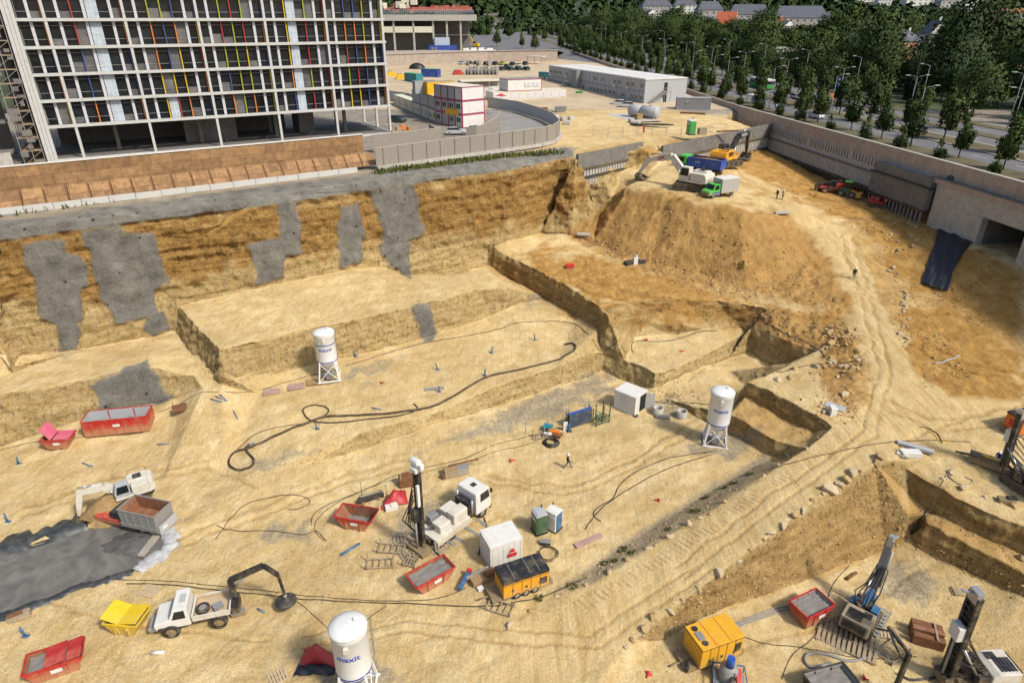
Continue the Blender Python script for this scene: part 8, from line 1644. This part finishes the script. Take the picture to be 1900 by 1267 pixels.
for x, y in ((1792, 905), (1830, 918), (1878, 938), (1752, 885), (1860, 930), (1760, 878), (1890, 1035), (1690, 838)): boulder(x, y, rnd.uniform(.6, 1.1), 'ochre boulder on the edge of the stepped bank below the black rig', 'boulders above the stepped bank')
for k in range(34): v = rnd.random(); boulder(1648 + 18 * math.sin(v * 3) + rnd.uniform(-9, 9) + v * 20, 490 + v * 140, rnd.uniform(.35, .9), 'pale stone in the broken row right of the haul road', 'pale stones right of the haul road', rnd.choice((0, 2, 4)))
for k in range(26): boulder(rnd.uniform(1640, 1720), rnd.uniform(412, 470), rnd.uniform(.4, 1.0), 'ochre boulder on the rough ground in front of the black tarpaulin', 'boulders in front of the black tarpaulin')
def rubble(name, label, zones, m):
    base_ = []
    for i in range(4): bm = rockmesh(30 + i, 1); base_.append((np.array([v.co[:] for v in bm.verts]), np.array([[v.index for v in f.verts] for f in bm.faces]))); bm.free()
    VV = []; FF = []; off = 0
    for poly, n, s0, s1 in zones:
        xs = [q[0] for q in poly]; ys = [q[1] for q in poly]; c = 0; tries = 0
        while c < n and tries < n * 6:
            tries += 1; x, y = rnd.uniform(min(xs), max(xs)), rnd.uniform(min(ys), max(ys))
            if not pip(np.array([[x, y]]), poly)[0]: continue
            q = G(x, y); s = s0 + (s1 - s0) * rnd.random() ** 3; bv, bf = base_[rnd.randrange(4)]; a = rnd.uniform(0, 6.28); ca, sa = math.cos(a), math.sin(a); w = bv * np.array([s * rnd.uniform(.8, 1.5), s, s * rnd.uniform(.5, .9)]); w = np.stack((w[:, 0] * ca - w[:, 1] * sa + q.x, w[:, 0] * sa + w[:, 1] * ca + q.y, w[:, 2] + q.z + s * .1), 1)
            VV.append(w); FF.append(bf + off); off += len(bv); c += 1
    me = bpy.data.meshes.new(name); me.from_pydata(np.concatenate(VV).tolist(), [], np.concatenate(FF).tolist()); me.update(); me.materials.append(MATS[m]); o = bpy.data.objects.new(name, me); COL.objects.link(o); return tag(o, label, 'rubble', None, 'stuff')
rubble('rubble', 'loose stones strewn over the dirt mound and its foot', [([(1100, 440), (1200, 380), (1330, 400), (1440, 430), (1520, 520), (1540, 575), (1430, 550), (1256, 520), (1165, 488)], 800, .1, .5), ([(1180, 470), (1300, 500), (1420, 545), (1400, 560), (1250, 530), (1170, 490)], 520, .12, .5), ([(1060, 425), (1170, 470), (1150, 490), (1050, 440)], 160, .12, .5), ([(1380, 270), (1420, 265), (1420, 310), (1380, 310)], 120, .15, .6)], 'rubble')
rubble('rubble', 'loose stones along the haul road and the rough ground to its right', [([(1620, 470), (1670, 500), (1760, 640), (1800, 700), (1720, 720), (1660, 620)], 420, .1, .45), ([(1500, 680), (1590, 700), (1590, 790), (1520, 790)], 260, .1, .45), ([(1400, 560), (1560, 590), (1600, 640), (1500, 640), (1400, 605)], 380, .1, .5), ([(1450, 325), (1740, 410), (1700, 470), (1600, 430), (1480, 370)], 300, .1, .5), ([(1780, 470), (1900, 500), (1900, 620), (1700, 550)], 220, .1, .5)], 'rubble')
rubble('rubble', 'loose stones on the banks of the pit floor', [([(1010, 1110), (1100, 1050), (1300, 920), (1420, 850), (1420, 880), (1240, 1000), (1090, 1092)], 420, .06, .3), ([(1180, 1185), (1449, 980), (1640, 860), (1690, 1000), (1480, 1085), (1290, 1150)], 900, .06, .35), ([(1220, 735), (1290, 720), (1310, 745), (1240, 760)], 120, .1, .4), ([(480, 860), (700, 805), (900, 735), (1100, 660), (1120, 690), (920, 755), (690, 835), (540, 870)], 500, .06, .3), ([(1690, 1000), (1900, 1080), (1900, 1120), (1700, 1020)], 160, .08, .35), ([(340, 650), (410, 690), (400, 715), (320, 640)], 70, .1, .35), ([(900, 470), (1120, 600), (1120, 620), (905, 500)], 200, .06, .3), ([(0, 640), (330, 620), (330, 640), (0, 680)], 120, .06, .3)], 'rubble')
rubble('rubble', 'fallen clods along the feet of the cut faces', [([(1120, 690), (1205, 722), (1240, 708), (1380, 655), (1385, 668), (1215, 735)], 160, .06, .35), ([(1345, 800), (1420, 845), (1450, 856), (1400, 850)], 70, .06, .3), ([(1385, 735), (1510, 800), (1490, 806), (1390, 750)], 80, .06, .3), ([(415, 700), (640, 668), (945, 575), (945, 590), (640, 685), (420, 715)], 240, .05, .3), ([(30, 665), (300, 625), (330, 560), (720, 498), (340, 580), (310, 645), (40, 680)], 160, .06, .35), ([(1690, 925), (1900, 1032), (1900, 1046), (1690, 945)], 110, .06, .3), ([(0, 832), (330, 740), (330, 755), (0, 850)], 140, .05, .3), ([(1670, 525), (1900, 620), (1900, 640), (1670, 545)], 130, .08, .4)], 'rubble')
rubble('rubble', 'small stones scattered over the pit floor', [([(0, 860), (420, 860), (1000, 740), (1300, 830), (1000, 1050), (600, 1267), (0, 1267), (0, 1150), (330, 980)], 800, .03, .16), ([(1200, 1200), (1480, 1100), (1690, 1030), (1900, 1130), (1900, 1267), (1200, 1267)], 420, .03, .2), ([(340, 570), (720, 500), (770, 530), (930, 530), (760, 568), (408, 645)], 240, .05, .22), ([(600, 720), (850, 640), (1080, 640), (700, 790)], 260, .03, .16), ([(1000, 470), (1200, 500), (1280, 550), (1120, 570)], 240, .04, .25)], 'rubble')
# ---- people
for n_, c_ in (('skin', (.42, .25, .17)), ('cloth_dark', (.025, .027, .035)), ('cloth_blue', (.03, .05, .22)), ('cloth_hivis', (.50, .42, .25)), ('cloth_grey', (.10, .10, .11)), ('helmet_white', (.75, .75, .72))): mat(n_, c_, .8, 0, .12, 6, 0)
def person(label, p, rz, stride=.3, jacket='cloth_dark', trousers='cloth_grey', bend=0.0, arm=.3, helmet='helmet_white'):
    j = {}; s = stride
    def rotb(x, z): c_, s_ = math.cos(bend), math.sin(bend); zz_ = z - .95; return (x * c_ + zz_ * s_, .95 - x * s_ + zz_ * c_)
    def T_(x, y, z): a, b_ = rotb(x, z); return (a, y, b_)
    n = [((0, 0, .95), .15), (T_(0, 0, 1.15), .15), (T_(0, 0, 1.38), .17), (T_(.02, 0, 1.5), .06), (T_(.03, 0, 1.56), .075), (T_(.04, 0, 1.66), .105), (T_(.03, 0, 1.74), .085)]
    E_ = [(0, 1), (1, 2), (2, 3), (3, 4), (4, 5), (5, 6)]
    def chain(root, ps):
        pr = root
        for q in ps: n.append(q); E_.append((pr, len(n) - 1)); pr = len(n) - 1
        return pr
    for sd_ in (-1, 1):
        k = s * sd_; chain(0, [((.02, sd_ * .1, .86), .105), ((k * .5 + .06, sd_ * .11, .5), .075), ((k - (.1 if k < 0 else 0), sd_ * .11, .09), .05), ((k + .14, sd_ * .12, .045), .045)])
        a = -k * .9 + arm * .3; h = chain(2, [(T_(0, sd_ * .2, 1.42), .07), (T_(a * .45, sd_ * .25, 1.14), .05), (T_(a + .1, sd_ * .24, .9), .036), (T_(a + .14, sd_ * .24, .84), .034)])
        for f in range(5): y = sd_ * .24 + (f - 2) * .017; chain(h, [(T_(a + .16, y, .80 - .005 * abs(f - 2)), .009), (T_(a + .17 + .01 * f, y * 1.0, .755 + (.03 if f == 4 else 0)), .0085)])
    me = bpy.data.meshes.new('person'); me.from_pydata([q[0] for q in n], E_, []); ob = bpy.data.objects.new('person', me); COL.objects.link(ob); ob.modifiers.new('skin', 'SKIN')
    for i, q in enumerate(n): me.skin_vertices[0].data[i].radius = (q[1], q[1] * (1.25 if i in (1, 2) else 1)); me.skin_vertices[0].data[i].use_root = (i == 0)
    ob.modifiers.new('sub', 'SUBSURF').levels = 1; dg = bpy.context.evaluated_depsgraph_get(); m2 = bpy.data.meshes.new_from_object(ob.evaluated_get(dg)); bpy.data.objects.remove(ob)
    o = bpy.data.objects.new('person', m2); COL.objects.link(o); m2.materials.clear()
    for mm in (jacket, trousers, 'skin', 'black'): m2.materials.append(MATS[mm])
    for f in m2.polygons:
        c = f.center; hand = abs(c.y) > .19 and c.z < .9 and bend == 0; f.use_smooth = True; f.material_index = 3 if c.z < .1 else (2 if hand else (1 if c.z < .95 and abs(c.y) < .2 else 0))
    hc = Vector(T_(.04, 0, 1.66))
    for f in m2.polygons:
        if (f.center - hc).length < .16: f.material_index = 2
    h = MB().lathe([(.15, -.01), (.13, .02), (.125, .07), (.09, .12), (.01, .14)], n=14).build('helmet', helmet, o); h.location = Vector(T_(.045, 0, 1.71))
    fc = MB()
    for y in (-.035, .035): fc.box((.098, y, .0), (.015, .02, .012))
    fc.box((.105, 0, -.03), (.03, .02, .035)); fc.box((.098, 0, -.065), (.01, .045, .01)); f_ = fc.build('face', 'cloth_dark', o); f_.location = hc
    o.location = p; o.rotation_euler = (0, 0, rz); tag(o, label, 'person'); return o
person('person in dark clothes and a white helmet striding across the sand', G(1053, 868), R(-10), .38); person('person in dark clothes walking up the haul road', G(1583, 518), R(60), .3)
person('person in a dark jacket standing at the upper end of the haul road', G(1441, 370), R(200), .1); person('person in a pale jacket standing with a dark dressed companion on the haul road', G(1451, 371), R(20), .12, 'cloth_hivis'); person('person in blue bending over gear beside the black drilling rig', G(1848, 862), R(-140), .15, 'cloth_blue', 'cloth_blue', .5)
